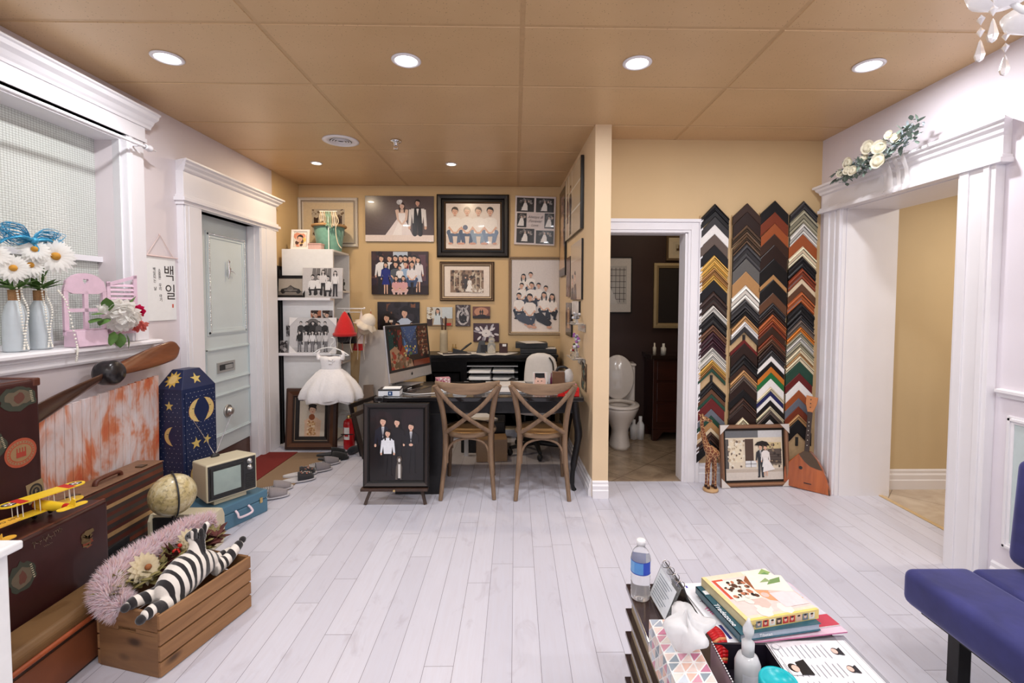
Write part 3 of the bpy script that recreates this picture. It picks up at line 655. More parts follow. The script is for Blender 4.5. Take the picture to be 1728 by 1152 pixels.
canvas('unframed colour print of a large family group with a girl in a blue dress', (-1.282, BW, 1.524), .626, .476, p, edge=(34, 22, 22), t=.035)
# sepia garden wedding in a silver-brown frame
p = Pic(.37, .25, (150, 122, 100)); p.blobs(150, [(96, 74, 58), (180, 156, 132), (120, 96, 76), (70, 54, 44), (206, 190, 170)], .014)
for u in (.04, .10, .28, .33): p.rect(u, .03, u+.012, .22, (206, 190, 166))
p.rect(.13, .05, .2, .2, (84, 66, 54)); p.person(.17, .015, .17, (66, 60, 60), (60, 56, 58), face=False); p.person(.215, .01, .16, (246, 240, 234), (246, 240, 234), skirt='gown', long=True, face=False); p.blobs(24, [(236, 226, 214), (180, 160, 140)], .012, .24, .0, .37, .05)
framed('matted garden wedding photo in a ribbed silver-brown frame', (-.543, BW, 1.453), .608, .441, .055, [(.003, .02), (.012, .03), (.02, .02), (.032, .028), (.045, .018)], [(70, 56, 46), (150, 128, 106), (88, 68, 54), (196, 176, 150), (116, 94, 74)], p, matc=(238, 226, 216))
# eleven people, tall champagne frame
p = Pic(.53, .80, (224, 216, 214)); p.rect(0, 0, .53, .25, (236, 226, 220))
Wt = (246, 240, 236)
for u, v, l in ((.13, .52, 1), (.21, .54, 0), (.11, .42, 0), (.30, .42, 0), (.38, .39, 0)): p.person(u, v-.14, .27, Wt, (60, 66, 84), long=bool(l), pose='sit', arms='fold')
for u, v, l in ((.22, .38, 0), (.08, .26, 0), (.36, .27, 1), (.45, .25, 1)): p.person(u, v-.12, .30, Wt, (44, 48, 62), long=bool(l), pose='sit', arms='fold')
p.person(.20, .07, .36, Wt, (58, 66, 84), pose='sit', arms='fold', shoe=(216, 166, 142))
p.poly([(.03, .18), (.13, .21), (.25, .10), (.22, .06), (.08, .12)], (70, 76, 92)); p.poly([(.25, .2), (.33, .22), (.45, .1), (.42, .05), (.28, .12)], (40, 42, 52)); p.ell(.2, .06, .03, .018, (216, 166, 142)); p.ell(.25, .05, .03, .015, (216, 166, 142)); p.ell(.42, .05, .03, .015, (216, 166, 142)); p.ell(.47, .2, .03, .03, (36, 36, 44))
framed('tall champagne framed photo of eleven people in white shirts sitting together', (.223, BW, 1.076), .61, .874, .036, [(.002, .02), (.010, .026), (.016, .016), (.026, .022)], [(150, 126, 100), (226, 212, 190), (110, 88, 66), (216, 198, 172)], p)
# dark portrait partly behind the computer
p = Pic(.465, .637, (40, 38, 46)); p.rect(.10, .36, .16, .62, (120, 78, 56)); p.rect(.37, .36, .42, .62, (130, 84, 58)); p.rect(0, 0, .465, .34, (22, 20, 24)); p.blobs(30, [(30, 28, 34), (48, 44, 52)], .05, .05, .4)
p.person(.10, -.06, .57, (20, 18, 22), (18, 16, 20), long=True); p.person(.30, -.05, .62, (196, 210, 232), (30, 30, 36)); p.rect(.13, .41, .17, .435, (230, 214, 200)); p.person(.22, -.02, .44, (20, 20, 24), (20, 18, 20), long=True); p.person(.385, .0, .42, (226, 180, 164), (30, 28, 30))
canvas('dark unframed family portrait hanging behind the computer screen', (-1.3035, BW, .805), .465, .637, p, edge=(22, 20, 22))
# small prints in a row
p = Pic(.284, .206, (216, 214, 206)); p.rect(0, 0, .284, .08, (176, 152, 124)); p.rect(.17, .08, .284, .206, (206, 216, 220)); p.rect(0, 0, .06, .08, (60, 40, 36)); p.poly([(.07, .01), (.09, .13), (.14, .14), (.19, .01)], (214, 226, 232)); p.head(.12, .165, .022, long=True); p.rect(.2, .0, .27, .03, (190, 60, 56)); p.blobs(18, [(230, 226, 210), (150, 130, 100)], .012, 0, .08, .08, .206)
canvas('small pale print of a woman in light blue, left one of the small prints', (-.846, BW, 1.179), .284, .206, p, edge=(110, 96, 84))
p = Pic(.166, .239, (70, 56, 56)); p.ell(.083, .11, .07, .1, (196, 190, 190), 16); p.ell(.083, .10, .045, .07, (36, 30, 32), 14); p.line((.02, .23), (.12, .12), .02, (150, 144, 146)); p.line((.14, .23), (.06, .12), .02, (170, 164, 166)); p.blobs(30, [(120, 112, 112), (40, 34, 36)], .008)
canvas('small upright dark print with pale crossed ribbons, among the small wall prints', (-.588, BW, 1.173), .166, .239, p, edge=(44, 26, 24))
p = Pic(.192, .133, (120, 74, 60)); p.ell(.096, .075, .08, .05, (196, 140, 110), 16); p.rect(0, 0, .192, .03, (40, 22, 20)); p.ell(.1, .03, .05, .015, (30, 18, 18)); p.person(.085, .03, .07, (24, 16, 18), (24, 16, 18), face=False, skin=(40, 26, 24)); p.person(.108, .03, .07, (24, 16, 18), (24, 16, 18), face=False, skin=(40, 26, 24), long=True)
canvas('small brown print of two silhouettes at sunset', (-.382, BW, 1.26), .192, .133, p, edge=(40, 22, 20))
p = Pic(.286, .207, (66, 40, 50)); r_ = random.Random(3)
for k in range(26): a = r_.random()*6.28; d = .03+.1*r_.random(); p.ell(.143+d*math.cos(a), .10+d*.7*math.sin(a), .03, .012, r_.choice([(196, 190, 198), (150, 144, 156), (226, 220, 222)]), 10, a)
for k in range(12): a = k*.52; p.ell(.143+.03*math.cos(a), .095+.025*math.sin(a), .022, .014, (236, 230, 228), 9, a)
canvas('small print of pale flower petals on deep purple above the papers', (-.329, BW, 1.0), .286, .207, p, edge=(50, 26, 32))

# ---- pictures on the partition (facing the desk side)
PR = -PI/2 + .0404
def px(y): return .572-(y-3.446)*.0405-.003
def onpart(o): return o
pr = [
 ('large glass framed wedding picture nearest the pillar end of the partition', 3.87, 4.74, 2.05, 2.64, 'glass'),
 ('tall dark wood framed picture high on the partition, behind the glass framed one', 4.79, 5.21, 1.72, 2.62, 'dark'),
 ('unframed pale portrait of two people below the large glass frame', 3.87, 4.42, 1.47, 1.97, 'two'),
 ('narrow brown print behind the two person portrait', 4.46, 4.70, 1.50, 1.88, 'brown'),
 ('dark rounded frame low on the partition above the acrylic shelves', 4.38, 4.72, 1.12, 1.44, 'dark2'),
 ('white backed print low on the partition beside the dark rounded frame', 3.98, 4.34, 1.335, 1.455, 'white')]
for lab, y0, y1, z0, z1, k in pr:
    w_, h_ = y1-y0, z1-z0; ym = (y0+y1)/2
    base = {'two': (200, 178, 158), 'brown': (110, 74, 56), 'white': (228, 222, 220), 'glass': (206, 186, 158), 'dark': (44, 26, 20), 'dark2': (40, 26, 22)}[k]
    p = Pic(w_, h_, base)
    if k == 'two': p.rect(0, h_-.16, w_, h_, (214, 196, 178)); p.head(.10, .17, .045); p.head(.24, .20, .04); p.poly([(.02, 0), (.04, .10), (.16, .11), (.2, 0)], (60, 50, 52)); p.poly([(.2, 0), (.2, .13), (.3, .14), (.34, 0)], (90, 70, 66))
    elif k == 'glass':
        p.rect(.04, 0, .09, h_, (236, 226, 210)); p.rect(.2, 0, .25, h_, (230, 216, 196)); p.rect(.40, 0, .44, h_, (222, 206, 184)); p.rect(0, .2, w_, .215, (236, 230, 216)); p.rect(0, .40, w_, .412, (236, 230, 216)); p.person(.17, .02, .42, (120, 80, 60), (110, 74, 54), long=True, skirt=1); p.person(.34, .02, .46, (60, 44, 38), (50, 38, 34)); p.rect(0, 0, .012, h_, (16, 14, 14)); p.rect(w_-.012, 0, w_, h_, (16, 14, 14))
    elif k in ('dark', 'dark2'):
        p.rect(.07, .07, w_-.07, h_-.07, (150, 108, 76)); p.person(w_/2, .08, h_*.78, (226, 190, 150), (206, 166, 126), skirt='gown', long=True, arms='fold'); p.rect(.06, .06, w_-.06, .068, (110, 80, 50)); p.rect(.06, h_-.068, w_-.06, h_-.06, (110, 80, 50))
    else: p.blobs(20, [tuple(int(c*.92) for c in base), tuple(min(255, int(c*1.05)) for c in base)], .05)
    canvas(lab, (px(ym), ym, z0), w_, h_, p, rotz=PR, edge=(18, 15, 15), t={'glass': .026, 'dark': .02}.get(k, .016))
# acrylic corner shelves with trinkets, and a glittery hanging below
ACR = M('clear_acrylic', (.92, .95, .95), .05, vary=0, trans=.9, ior=1.45)
for z, lab in ((1.30-.035, 'upper small clear acrylic shelf on the partition'), (.985, 'lower small clear acrylic shelf holding trinkets on the partition')):
    o = thing('acrylic_shelf', lab, 'shelf', (px(3.9), 3.9, z), PR)
    g = G(); g.box((-.16, -.10, 0), (.16, 0, .006)); g.box((-.16, -.005, -.06), (.16, 0, 0)); g.build('shelf_plate', ACR, o, bevel=.001)
    for u in (-.14, .14): g = G(); g.cyl((u, -.012, .012), (u, -.075, .012), .006, seg=10); g.build('shelf_bracket', CHROME, o)
def trinket(lab, y, z, cols, h, n=26, cat='ornament', name='flower_trinket'):
    o = thing(name, lab, cat, (px(y)-.05, y, z+.0065), 0); r = random.Random(n); g = G()
    g.lathe([(0, 0), (.018, 0), (.022, .02), (.012, h*.35), (.014, h*.4)], seg=12); g.build('base', ACR, o); g = G()
    for k in range(n):
        a = r.random()*6.28; d = .03*r.random(); g.c = srgb(*r.choice(cols)); g.sph((d*math.cos(a), d*math.sin(a), h*.42+r.random()*h*.55), (.009+.006*r.random(),)*3, 7, 5)
    g.build('blossoms', FABRIC, o)
trinket('purple and silver flower trinket on the lower acrylic shelf', 3.87, .985, [(160, 90, 170), (200, 200, 205), (120, 120, 126)], .20)
trinket('green and red small flower trinket on the lower acrylic shelf', 3.98, .985, [(80, 90, 50), (150, 40, 50), (220, 210, 190)], .10, 20)
trinket('silver flower trinket standing on the upper acrylic shelf', 3.90, 1.265, [(210, 210, 214), (150, 150, 156)], .09, 18)
o = thing('hanging_tapestry', 'narrow patterned teal and brown strip hanging below the acrylic shelves', 'wall hanging', (px(3.78), 3.78, .74), PR)
p = Pic(.20, .22+.0, (150, 130, 104)); p.blobs(70, [(90, 120, 112), (60, 44, 36), (196, 176, 140), (110, 80, 60)], .014, asp=2); p.g.build('patterned_cloth', PRINTM, o, loc=(0, -.004, 0))
g = G(); g.c = srgb(90, 70, 54); g.box((-.1, -.003, 0), (.1, 0, .22)); g.build('backing', PAINTC, o)
# ------------------------------------------------------------ white shelf tower in the alcove corner
t = thing('shelf_tower', 'tall white cube shelf tower in the alcove corner with ledges on its back', 'shelf', (-2.095, 5.05, 0))
g = G(); g.box((-.255, -.25, .02), (.255, -.235, 1.97)); g.build('back_panel', WPLAS, t)
g = G(); g.box((-.255, -.235, 0), (-.235, .24, 1.97)); g.box((-.235, -.235, 0), (.252, -.215, 1.95)); g.box((-.235, .22, 0), (.252, .24, 1.95)); g.build('side_panel', WPLAS, t, bevel=.002)
for k, z in enumerate((.02, .40, .78, 1.16, 1.54, 1.95)):
    g = G(); g.box((-.235, -.215, z), (.252, .22, z+.02)); g.build('shelf_board', WPLAS, t, bevel=.002)
for z, x0, lab in ((1.455, -2.45, 'upper'), (.905, -2.385, 'lower')):
    o = thing('picture_ledge', 'white picture ledge, %s of two, on the back of the shelf tower' % lab, 'ledge', (-2.10, 4.798, z), group='picture ledges')
    g = G(); g.box((-.27, -.09, 0), (.262, 0, .018)); g.box((-.27, -.09, .018), (.262, -.08, .028)); g.box((-.27, -.012, .018), (.262, 0, .05)); g.build('ledge_shelf', WHITE, o, bevel=.002)
o = thing('dark_panel', 'narrow dark board standing between the door casing and the shelf tower', 'board', (-2.375, 4.79, 0)); g = G(); g.box((-.018, -.03, 0), (.0, .2, 1.80)); g.box((0, -.02, 0), (.016, .19, 1.76)); g.build('board', BLACK, o)
# things on top of the tower
p = Pic(.13, .155, (236, 226, 214)); p.blobs(26, [(226, 150, 120), (240, 200, 110), (90, 60, 50), (230, 190, 170)], .022, .03, .02, .1, .13); p.head(.065, .09, .03)
framed('small white framed child photo on top of the shelf tower', (-2.20, 4.87, 1.9705), .185, .21, .026, [(.003, .014), (.02, .012)], [(244, 238, 234)]*4, p, tilt=-.15)
o = thing('pink_box', 'pale pink patterned keepsake box on top of the shelf tower', 'box', (-2.045, 4.90, 1.9705)); g = G(); g.c = srgb(222, 184, 176); g.box((-.065, -.045, 0), (.065, .045, .05)); g.build('box_body', PAINTC, o, bevel=.003)
g = G(); g.c = srgb(208, 168, 160); g.box((-.068, -.048, .05), (.068, .048, .066)); g.build('lid', PAINTC, o, bevel=.003)
o = thing('teal_bucket', 'teal cloth bucket with a straw rim on top of the shelf tower', 'bucket', (-1.985, 5.09, 1.9705))
TEAL = M('teal_cloth', srgb(112, 160, 146), .8, vary=.1, sheen=.3); STRAW = M('straw', srgb(190, 150, 104), .8, vary=.2, scale=120, bmp=.4)
g = G(); g.lathe([(0, .0), (.115, 0), (.12, .01), (.155, .26), (.15, .26), (.113, .012), (0, .01)], seg=30); g.build('bucket_body', TEAL, o)
g = G(); g.tube([(.165*math.cos(a*PI/14), .165*math.sin(a*PI/14), .27) for a in range(28)], .014, 8, True); g.build('rim', STRAW, o)
o = thing('necklace_stand', 'white jewellery stand hung with pale green and pearl beads, in front of the teal bucket', 'jewellery stand', (-1.93, 4.93, 1.9705))
g = G(); g.lathe([(0, 0), (.03, 0), (.03, .006), (.005, .01), (.005, .40)], seg=14); g.tube([(-.09, 0, .40), (.09, 0, .40)], .006); g.build('stand', WPLAS, o)
PEARL = M('pearl', (.86, .82, .72), .25, vary=.1, coat=.6); MINT = M('mint_bead', srgb(168, 206, 180), .25, vary=.15, coat=.5); CRM = M('cream_lace', srgb(230, 214, 186), .7)
r_ = random.Random(4)
for k in range(9):
    x = -.075+.019*k; g = G(); L_ = .15+.09*r_.random() if 2 < k < 6 else .10+.08*r_.random()
    for q in range(int(L_/.011)):
        for e in (-1, 1): g.sph((x+e*.010*math.sin(q*.0+PI*q/(L_/.011)), -.012-.004*e, .395-q*.011), .0058, 6, 4)
    g.build('bead_strand', MINT if 2 < k < 6 else (PEARL if k % 2 else CRM), o)
g = G(); g.tube(crom([(.07, -.01, .39), (.11, -.02, .30), (.08, -.02, .22), (.10, -.02, .08), (.14, -.03, .02)], 5), .004); g.build('cord', CRM, o)
# upper ledge pictures
p = Pic(.245, .165, (168, 158, 146)); p.rect(0, 0, .245, .04, (120, 112, 104)); p.poly([(.02, .03), (.03, .06), (.09, .075), (.12, .10), (.16, .075), (.21, .06), (.23, .03)], (60, 56, 54)); p.ell(.05, .035, .022, .022, (24, 22, 22)); p.ell(.2, .035, .022, .022, (24, 22, 22)); p.ell(.12, .06, .03, .025, (96, 90, 86)); p.rect(.06, .045, .19, .05, (150, 144, 138))
framed('small black framed picture of an old racing car on the upper ledge', (-2.245, 4.745, 1.474), .30, .232, .03, [(.003, .014), (.025, .012)], [(14, 12, 13)]*4, p, tilt=-.12)
p = Pic(.395, .305, (206, 202, 202)); p.rect(0, 0, .395, .07, (186, 182, 182))
for u in (.10, .14, .21, .25): p.poly([(u, .3), (u-.02, .10), (u+.03, .10), (u+.035, .3)], (120, 116, 116))
for u, v, pz in ((.10, .03, 'sit'), (.16, .035, 'sit'), (.25, .02, 'sit')): p.person(u, v, .21, (236, 234, 234), (44, 42, 44), skin=(210, 204, 202), hair=(30, 28, 30), pose=pz)
p.person(.205, .03, .26, (226, 222, 222), (50, 48, 50), skin=(210, 204, 202), hair=(30, 28, 30), long=True); p.person(.325, .02, .26, (232, 230, 230), (48, 46, 50), skin=(210, 204, 202), hair=(30, 28, 30), long=True)
canvas('grey toned print of five people in white tops on the upper ledge', (-1.925, 4.755, 1.474), .395, .305, p, edge=(226, 222, 222), t=.02, tilt=-.06)
# lower ledge pictures
p = Pic(.46, .355, (206, 204, 206)); p.ell(.23, .28, .07, .07, (110, 106, 106), 16); p.rect(.16, .1, .30, .28, (110, 106, 106)); p.ell(.23, .26, .05, .06, (50, 48, 50), 14); p.rect(.0, 0, .46, .06, (186, 184, 186))
for u, c in ((.11, (60, 58, 60)), (.17, (36, 34, 36)), (.23, (50, 48, 50)), (.29, (90, 88, 90)), (.35, (44, 42, 44))): p.person(u, .09, .235, c, (50, 48, 52), skin=(206, 200, 198), hair=(26, 24, 26))
for u, c in ((.10, (40, 38, 40)), (.165, (220, 218, 220)), (.23, (232, 230, 232)), (.295, (196, 194, 196)), (.36, (210, 208, 210))): p.person(u, .02, .21, c, (120, 118, 122), skin=(206, 200, 198), hair=(26, 24, 26), long=True)
o = canvas('large grey print of ten people with white corner protectors on the lower ledge', (-2.02, 4.735, .925), .46, .355, p, edge=(226, 224, 224), t=.02, tilt=-.06)
CARD = M('white_card_corner', srgb(236, 233, 232), .6, vary=.02)
def corners(o, w, h, y, s=.085, mat=CARD):
    for sx in (-1, 1):
        for sz in (0, 1):
            X, Z = sx*(w/2+.003), sz*h+(.003 if sz else -.003)
            g = G(); a, b, c = (X, Z), (X-sx*s, Z), (X, Z+(s if not sz else -s))
            P = [a, b, c]; 
            if (b[0]-a[0])*(c[1]-a[1])-(b[1]-a[1])*(c[0]-a[0]) < 0: P = [a, c, b]
            g.prism(P, y-.002, y+.001, 'Y'); g.build('corner_protector', mat, o)
corners(o, .46, .355, -.0205)
p = Pic(.10, .07, (120, 100, 92)); p.head(.05, .04, .024); 
for x, lab, cc in ((-2.015, 'small colour snapshot pinned above the ten person print, left one', (190, 120, 90)), (-1.90, 'small grey snapshot pinned above the ten person print, right one', (120, 116, 116))):
    p = Pic(.105, .085, cc); p.blobs(14, [(60, 40, 36), (220, 190, 170), (40, 36, 38)], .016); p.head(.05, .04, .02); canvas(lab, (x, 4.797, 1.27), .105, .085, p, t=.004, edge=(230, 228, 226))
p = Pic(.075, .125, (130, 126, 128)); p.blobs(16, [(60, 58, 60), (190, 186, 188)], .016); canvas('narrow grey snapshot at the left end of the lower ledge', (-2.33, 4.76, .925), .075, .125, p, t=.004, edge=(210, 206, 206), tilt=-.1)
p = Pic(.055, .11, (150, 150, 152)); p.blobs(12, [(90, 90, 94), (60, 58, 60)], .014); canvas('narrow pale snapshot on the tower beside the ten person print', (-2.29, 4.797, 1.09), .055, .12, p, t=.004, edge=(210, 206, 206))
# shelf contents seen on the open side
def lump(name, lab, cat, loc, r, cols, n=7, seed=1, mat=FABRIC, sq=.6):
    o = thing(name, lab, cat, loc); rr = random.Random(seed); g = G()
    for k in range(n):
        g.c = srgb(*rr.choice(cols)); q = r*(.45+.4*rr.random()); g.sph(((rr.random()-.5)*r, (rr.random()-.5)*r, q*sq), (q, q*.8, q*sq), 12, 8)
    g.build('folded_cloth', mat, o); return o
lump('folded_clothes', 'dark folded clothes in the open cube of the shelf tower', 'clothes', (-1.95, 4.98, 1.181), .10, [(60, 58, 54), (90, 86, 76), (40, 40, 40)], seed=2)
lump('folded_clothes', 'cream folded clothes in the tower cube above the dark ones', 'clothes', (-1.95, 5.10, 1.561), .08, [(214, 200, 180), (190, 178, 150)], seed=3)
o = thing('bird_figurine', 'small black figurine on the tower shelf beside the family wall photos', 'figurine', (-1.875, 5.17, 1.561)); g = G(); g.lathe([(0, 0), (.03, 0), (.03, .008), (.01, .014), (.008, .05), (.02, .07), (.02, .09), (.008, .10), (.014, .12), (0, .135)], seg=14); g.build('figurine_body', BLKP, o)
lump('folded_clothes', 'grey green clothes bundled in the lower tower cube behind the hats', 'clothes', (-1.95, 5.0, .801), .12, [(120, 120, 104), (80, 80, 76), (60, 54, 50)], seed=6)
def ring(rx, ry, z, n, amp, ph=0, fr=9): return [(rx*math.cos(a)*(1+amp*math.sin(fr*a+ph)), ry*math.sin(a)*(1+amp*math.sin(fr*a+ph)), z+amp*.12*math.sin((fr-4)*a+ph)) for a in [2*PI*k/n for k in range(n)]]
def skin(g, rings):
    n = len(rings[0]); vs = [p for r in rings for p in r]
    g.add(vs, [(i*n+k, i*n+(k+1) % n, (i+1)*n+(k+1) % n, (i+1)*n+k) for i in range(len(rings)-1) for k in range(n)], True)
# rail with children's hats
o = thing('hat_rail', 'thin white rail sticking out of the shelf tower for hats', 'rail', (-1.84, 4.90, 1.372))
g = G(); g.cyl((0, 0, 0), (.275, 0, 0), .006, seg=10); g.cyl((0, .12, -.04), (.20, .12, -.04), .005, seg=10); g.sph((.278, 0, .005), .011, 10, 6); g.build('rail_bar', WPLAS, o)
def cone_hat(lab, x, y, ztop, r, h, c, brim=None, strings=True, tilt=0, pom=None, lean=(0, 0)):
    o = thing('hat', lab, 'hat', (x, y, ztop-h), (lean[0], lean[1], 0), 'hats hanging on the rail'); g = G(); g.c = srgb(*c)
    g.lathe([(r*1.02, 0), (r, .01), (r*.86, h*.3), (r*.55, h*.65), (r*.2, h*.93), (.004, h), ], seg=20); g.build('crown', FABRIC, o)
    if brim: g = G(); g.c = srgb(*brim); g.lathe([(r*1.0, -.008), (r*1.1, 0), (r*1.1, .02), (r*1.0, .03)], seg=20); g.build('brim', FABRIC, o)
    if strings:
        for e in (-1, 1): g = G(); g.c = srgb(226, 214, 200); g.tube(crom([(e*r*.7, -.02, .01), (e*r*.6, -.03, -.08), (e*r*.75, -.02, -.17)], 4), .0028, 6); g.build('string', FABRIC, o)
    g = G(); g.tube([(0, 0, h-.004), (0, 0, h+.025)], .002, 6); g.build('loop', WPLAS, o)
    return o
cone_hat('bright red triangular hat hanging on the rail', -1.715, 4.76, 1.345, .105, .24, (206, 24, 26), brim=(190, 18, 22))
cone_hat('black hat hanging behind the bright red hat', -1.785, 5.07, 1.33, .085, .33, (22, 20, 24), strings=False)
cone_hat('pale pink and white cap hanging right of the red hat', -1.62, 4.98, 1.345, .05, .34, (232, 216, 210), strings=True)
cone_hat('red knit cap hanging low under the red hat', -1.70, 5.12, 1.10, .06, .18, (186, 26, 34), strings=False)
cone_hat('brown lace cap hanging on the rail between the white ones', -1.56, 5.11, 1.34, .045, .36, (190, 120, 90), strings=False)
o = thing('hat', 'cream frilled baby bonnet at the end of the rail', 'hat', (-1.53, 4.86, 1.215), (.1, .5, 0), 'hats hanging on the rail')
g = G(); g.c = srgb(236, 224, 208); g.lathe([(.075, .0), (.078, .04), (.06, .085), (.03, .11), (0, .118)], seg=16); g.build('crown', FABRIC, o); g = G(); g.c = srgb(226, 212, 192)
skin(g, [ring(.074, .074, .02, 60, 0), ring(.10, .10, -.01, 60, .05), ring(.118, .118, -.03, 60, .09), ring(.112, .112, -.036, 60, .09), ring(.07, .07, .0, 60, 0)]); g.build('brim', FABRIC, o)
g = G(); g.c = srgb(214, 196, 170); g.lathe([(.05, .0), (.07, -.03), (.055, -.09), (.02, -.12), (0, -.12)], seg=14); g.build('lining', FABRIC, o)
g = G(); g.c = srgb(150, 120, 100); g.tube(crom([(.02, -.04, -.10), (.01, -.05, -.18), (.03, -.04, -.27)], 4), .0028, 6); g.build('string', FABRIC, o)
o = lump('hanging_cloth', 'navy patterned child vest bunched behind the red hat', 'clothes', (-1.80, 4.90, 1.02), .10, [(34, 34, 48), (60, 56, 60), (24, 22, 28)], seed=11, n=9, sq=1.3)
for x_, z_, c_, l_ in ((-1.81, .80, (196, 150, 136), 'pink ribbon strip hanging below the navy vest'), (-1.575, .98, (200, 176, 140), 'tan braided strip hanging under the cream bonnet')):
    g = G(); g.c = srgb(*c_); g.tube(crom([(x_, 4.93, z_+.26), (x_+.012, 4.92, z_+.15), (x_-.006, 4.93, z_+.05), (x_+.004, 4.92, z_)], 5), .012, 8, flat=.4); tag(g.build('ribbon', FABRIC), l_, 'ribbon')
# white tulle dress on its hanger
TULLE = M('white_tulle', srgb(244, 240, 240), .85, vary=.03, scale=60, bmp=.5, sheen=.4)
o = thing('child_dress', 'white tulle child dress hanging on a white hanger in front of the shelf tower', 'dress', (-1.745, 4.47, .53))
g = G(); r_ = random.Random(9)
skin(g, [ring(.10, .06, .28, 72, .0), ring(.15, .09, .24, 72, .02), ring(.22, .12, .16, 72, .05, 1), ring(.27, .15, .08, 72, .06, 1.3), ring(.285, .16, .02, 72, .08, 1.5), ring(.275, .15, -.01, 72, .1, 1.7)])
skin(g, [ring(.10, .06, .275, 72, .0), ring(.17, .10, .2, 72, .04, 2, 11), ring(.23, .13, .1, 72, .07, 2.4, 11), ring(.25, .14, .0, 72, .09, 2.6, 11), ring(.235, .13, -.03, 72, .1, 3, 11)])
g.build('skirt', TULLE, o)
g = G(); skin(g, [ring(.098, .055, .27, 40, .01), ring(.092, .05, .31, 40, .01), ring(.10, .055, .36, 40, .015), ring(.11, .05, .39, 40, .02), ring(.085, .03, .40, 40, .02)]); g.build('bodice', TULLE, o)
for e in (-1, 1):
    g = G(); g.tube(crom([(e*.105, 0, .37), (e*.12, 0, .42), (e*.10, 0, .45)], 4), [.03, .03, .028, .022, .02, .018, .015, .012, .01][:9], 10, flat=.7); g.build('shoulder_strap', TULLE, o)
g = G()
for k in range(9): g.sph((-.02+.05*r_.random()+.02, -.05-.015*r_.random(), .33+.06*r_.random()), .012, 8, 5)
g.build('rosette', TULLE, o)
h_ = thing('coat_hanger', 'white plastic hanger holding the tulle dress', 'hanger', (-1.745, 4.47, .98))
g = G(); g.tube(crom([(-.17, 0, -.03), (-.10, 0, .015), (0, 0, .03), (.10, 0, .0), (.17, 0, -.045)], 5), .006, 8); g.tube(crom([(0, 0, .03), (.005, 0, .06), (.03, 0, .085), (.03, 0, .12), (.005, 0, .125)], 5), .0035, 8); g.tube([(-.16, 0, -.03), (.16, 0, -.045)], .005, 8); g.build('hanger_body', WPLAS, h_)
# bride portrait in a heavy brown frame
p = Pic(.245, .35, (216, 204, 186)); p.poly([(.05, 0), (.05, .15), (.10, .185), (.17, .185), (.21, .15), (.2, 0)], (226, 190, 160)); p.limb((.05, .14), (.11, .18), .03, .025, (230, 194, 164)); p.limb((.21, .14), (.14, .17), .03, .025, (230, 194, 164)); p.head(.125, .262, .038, (34, 22, 20), (236, 196, 168)); p.ell(.125, .30, .042, .018, (34, 22, 20)); p.ell(.12, .19, .03, .03, (150, 84, 50))
r_ = random.Random(8)
for k in range(90): p.ell(.115+.05*(r_.random()-.5)*1.5, .02+.13*r_.random(), .011, .01, r_.choice([(226, 186, 140), (196, 146, 96), (240, 214, 180), (176, 120, 76)]), 8)
framed('heavy brown framed portrait of a woman holding a bouquet, standing on the floor', (-1.99, 4.585, .002), .50, .595, .125, [(.006, .035), (.03, .045), (.065, .03), (.075, .034), (.088, .026), (.092, .02)], [(62, 38, 26), (92, 58, 38), (70, 42, 28), (40, 28, 22), (150, 130, 110), (26, 18, 14), (26, 18, 14)], p, tilt=-.10)
# fire extinguisher
RED = M('extinguisher_red', srgb(190, 24, 30), .3, coat=.4, vary=.03)
o = thing('fire_extinguisher', 'red fire extinguisher on the floor right of the bride portrait', 'fire extinguisher', (-1.635, 4.62, 0))
g = G(); g.lathe([(0, 0), (.05, 0), (.054, .012), (.054, .24), (.048, .275), (.025, .295), (.018, .30), (0, .30)], seg=26); g.build('cylinder', RED, o)
g = G(); g.c = srgb(236, 230, 226); g.lathe([(.0545, .10), (.0545, .22)], seg=10, a0=-2.3, a1=-1.2); g.c = srgb(180, 30, 34); g.lathe([(.0548, .13), (.0548, .15)], seg=8, a0=-2.1, a1=-1.4); g.build('label', PRINTM, o)
g = G(); g.lathe([(.018, .295), (.02, .32), (.012, .335), (0, .34)], seg=14); g.build('valve', BRASS, o)
g = G(); g.box((-.075, -.012, .335), (.02, .012, .345)); g.tube([(.02, 0, .35), (-.05, 0, .375), (-.09, 0, .37)], .008, 8); g.build('handle', M('steel_grey', (.5, .5, .5), .35, .9), o)
g = G(); g.tube(crom([(.02, 0, .32), (.06, -.01, .30), (.07, -.01, .2), (.062, -.01, .08)], 5), .008, 8); g.box((-.06, -.056, .15), (.06, -.052, .158)); g.build('hose', BLKP, o)
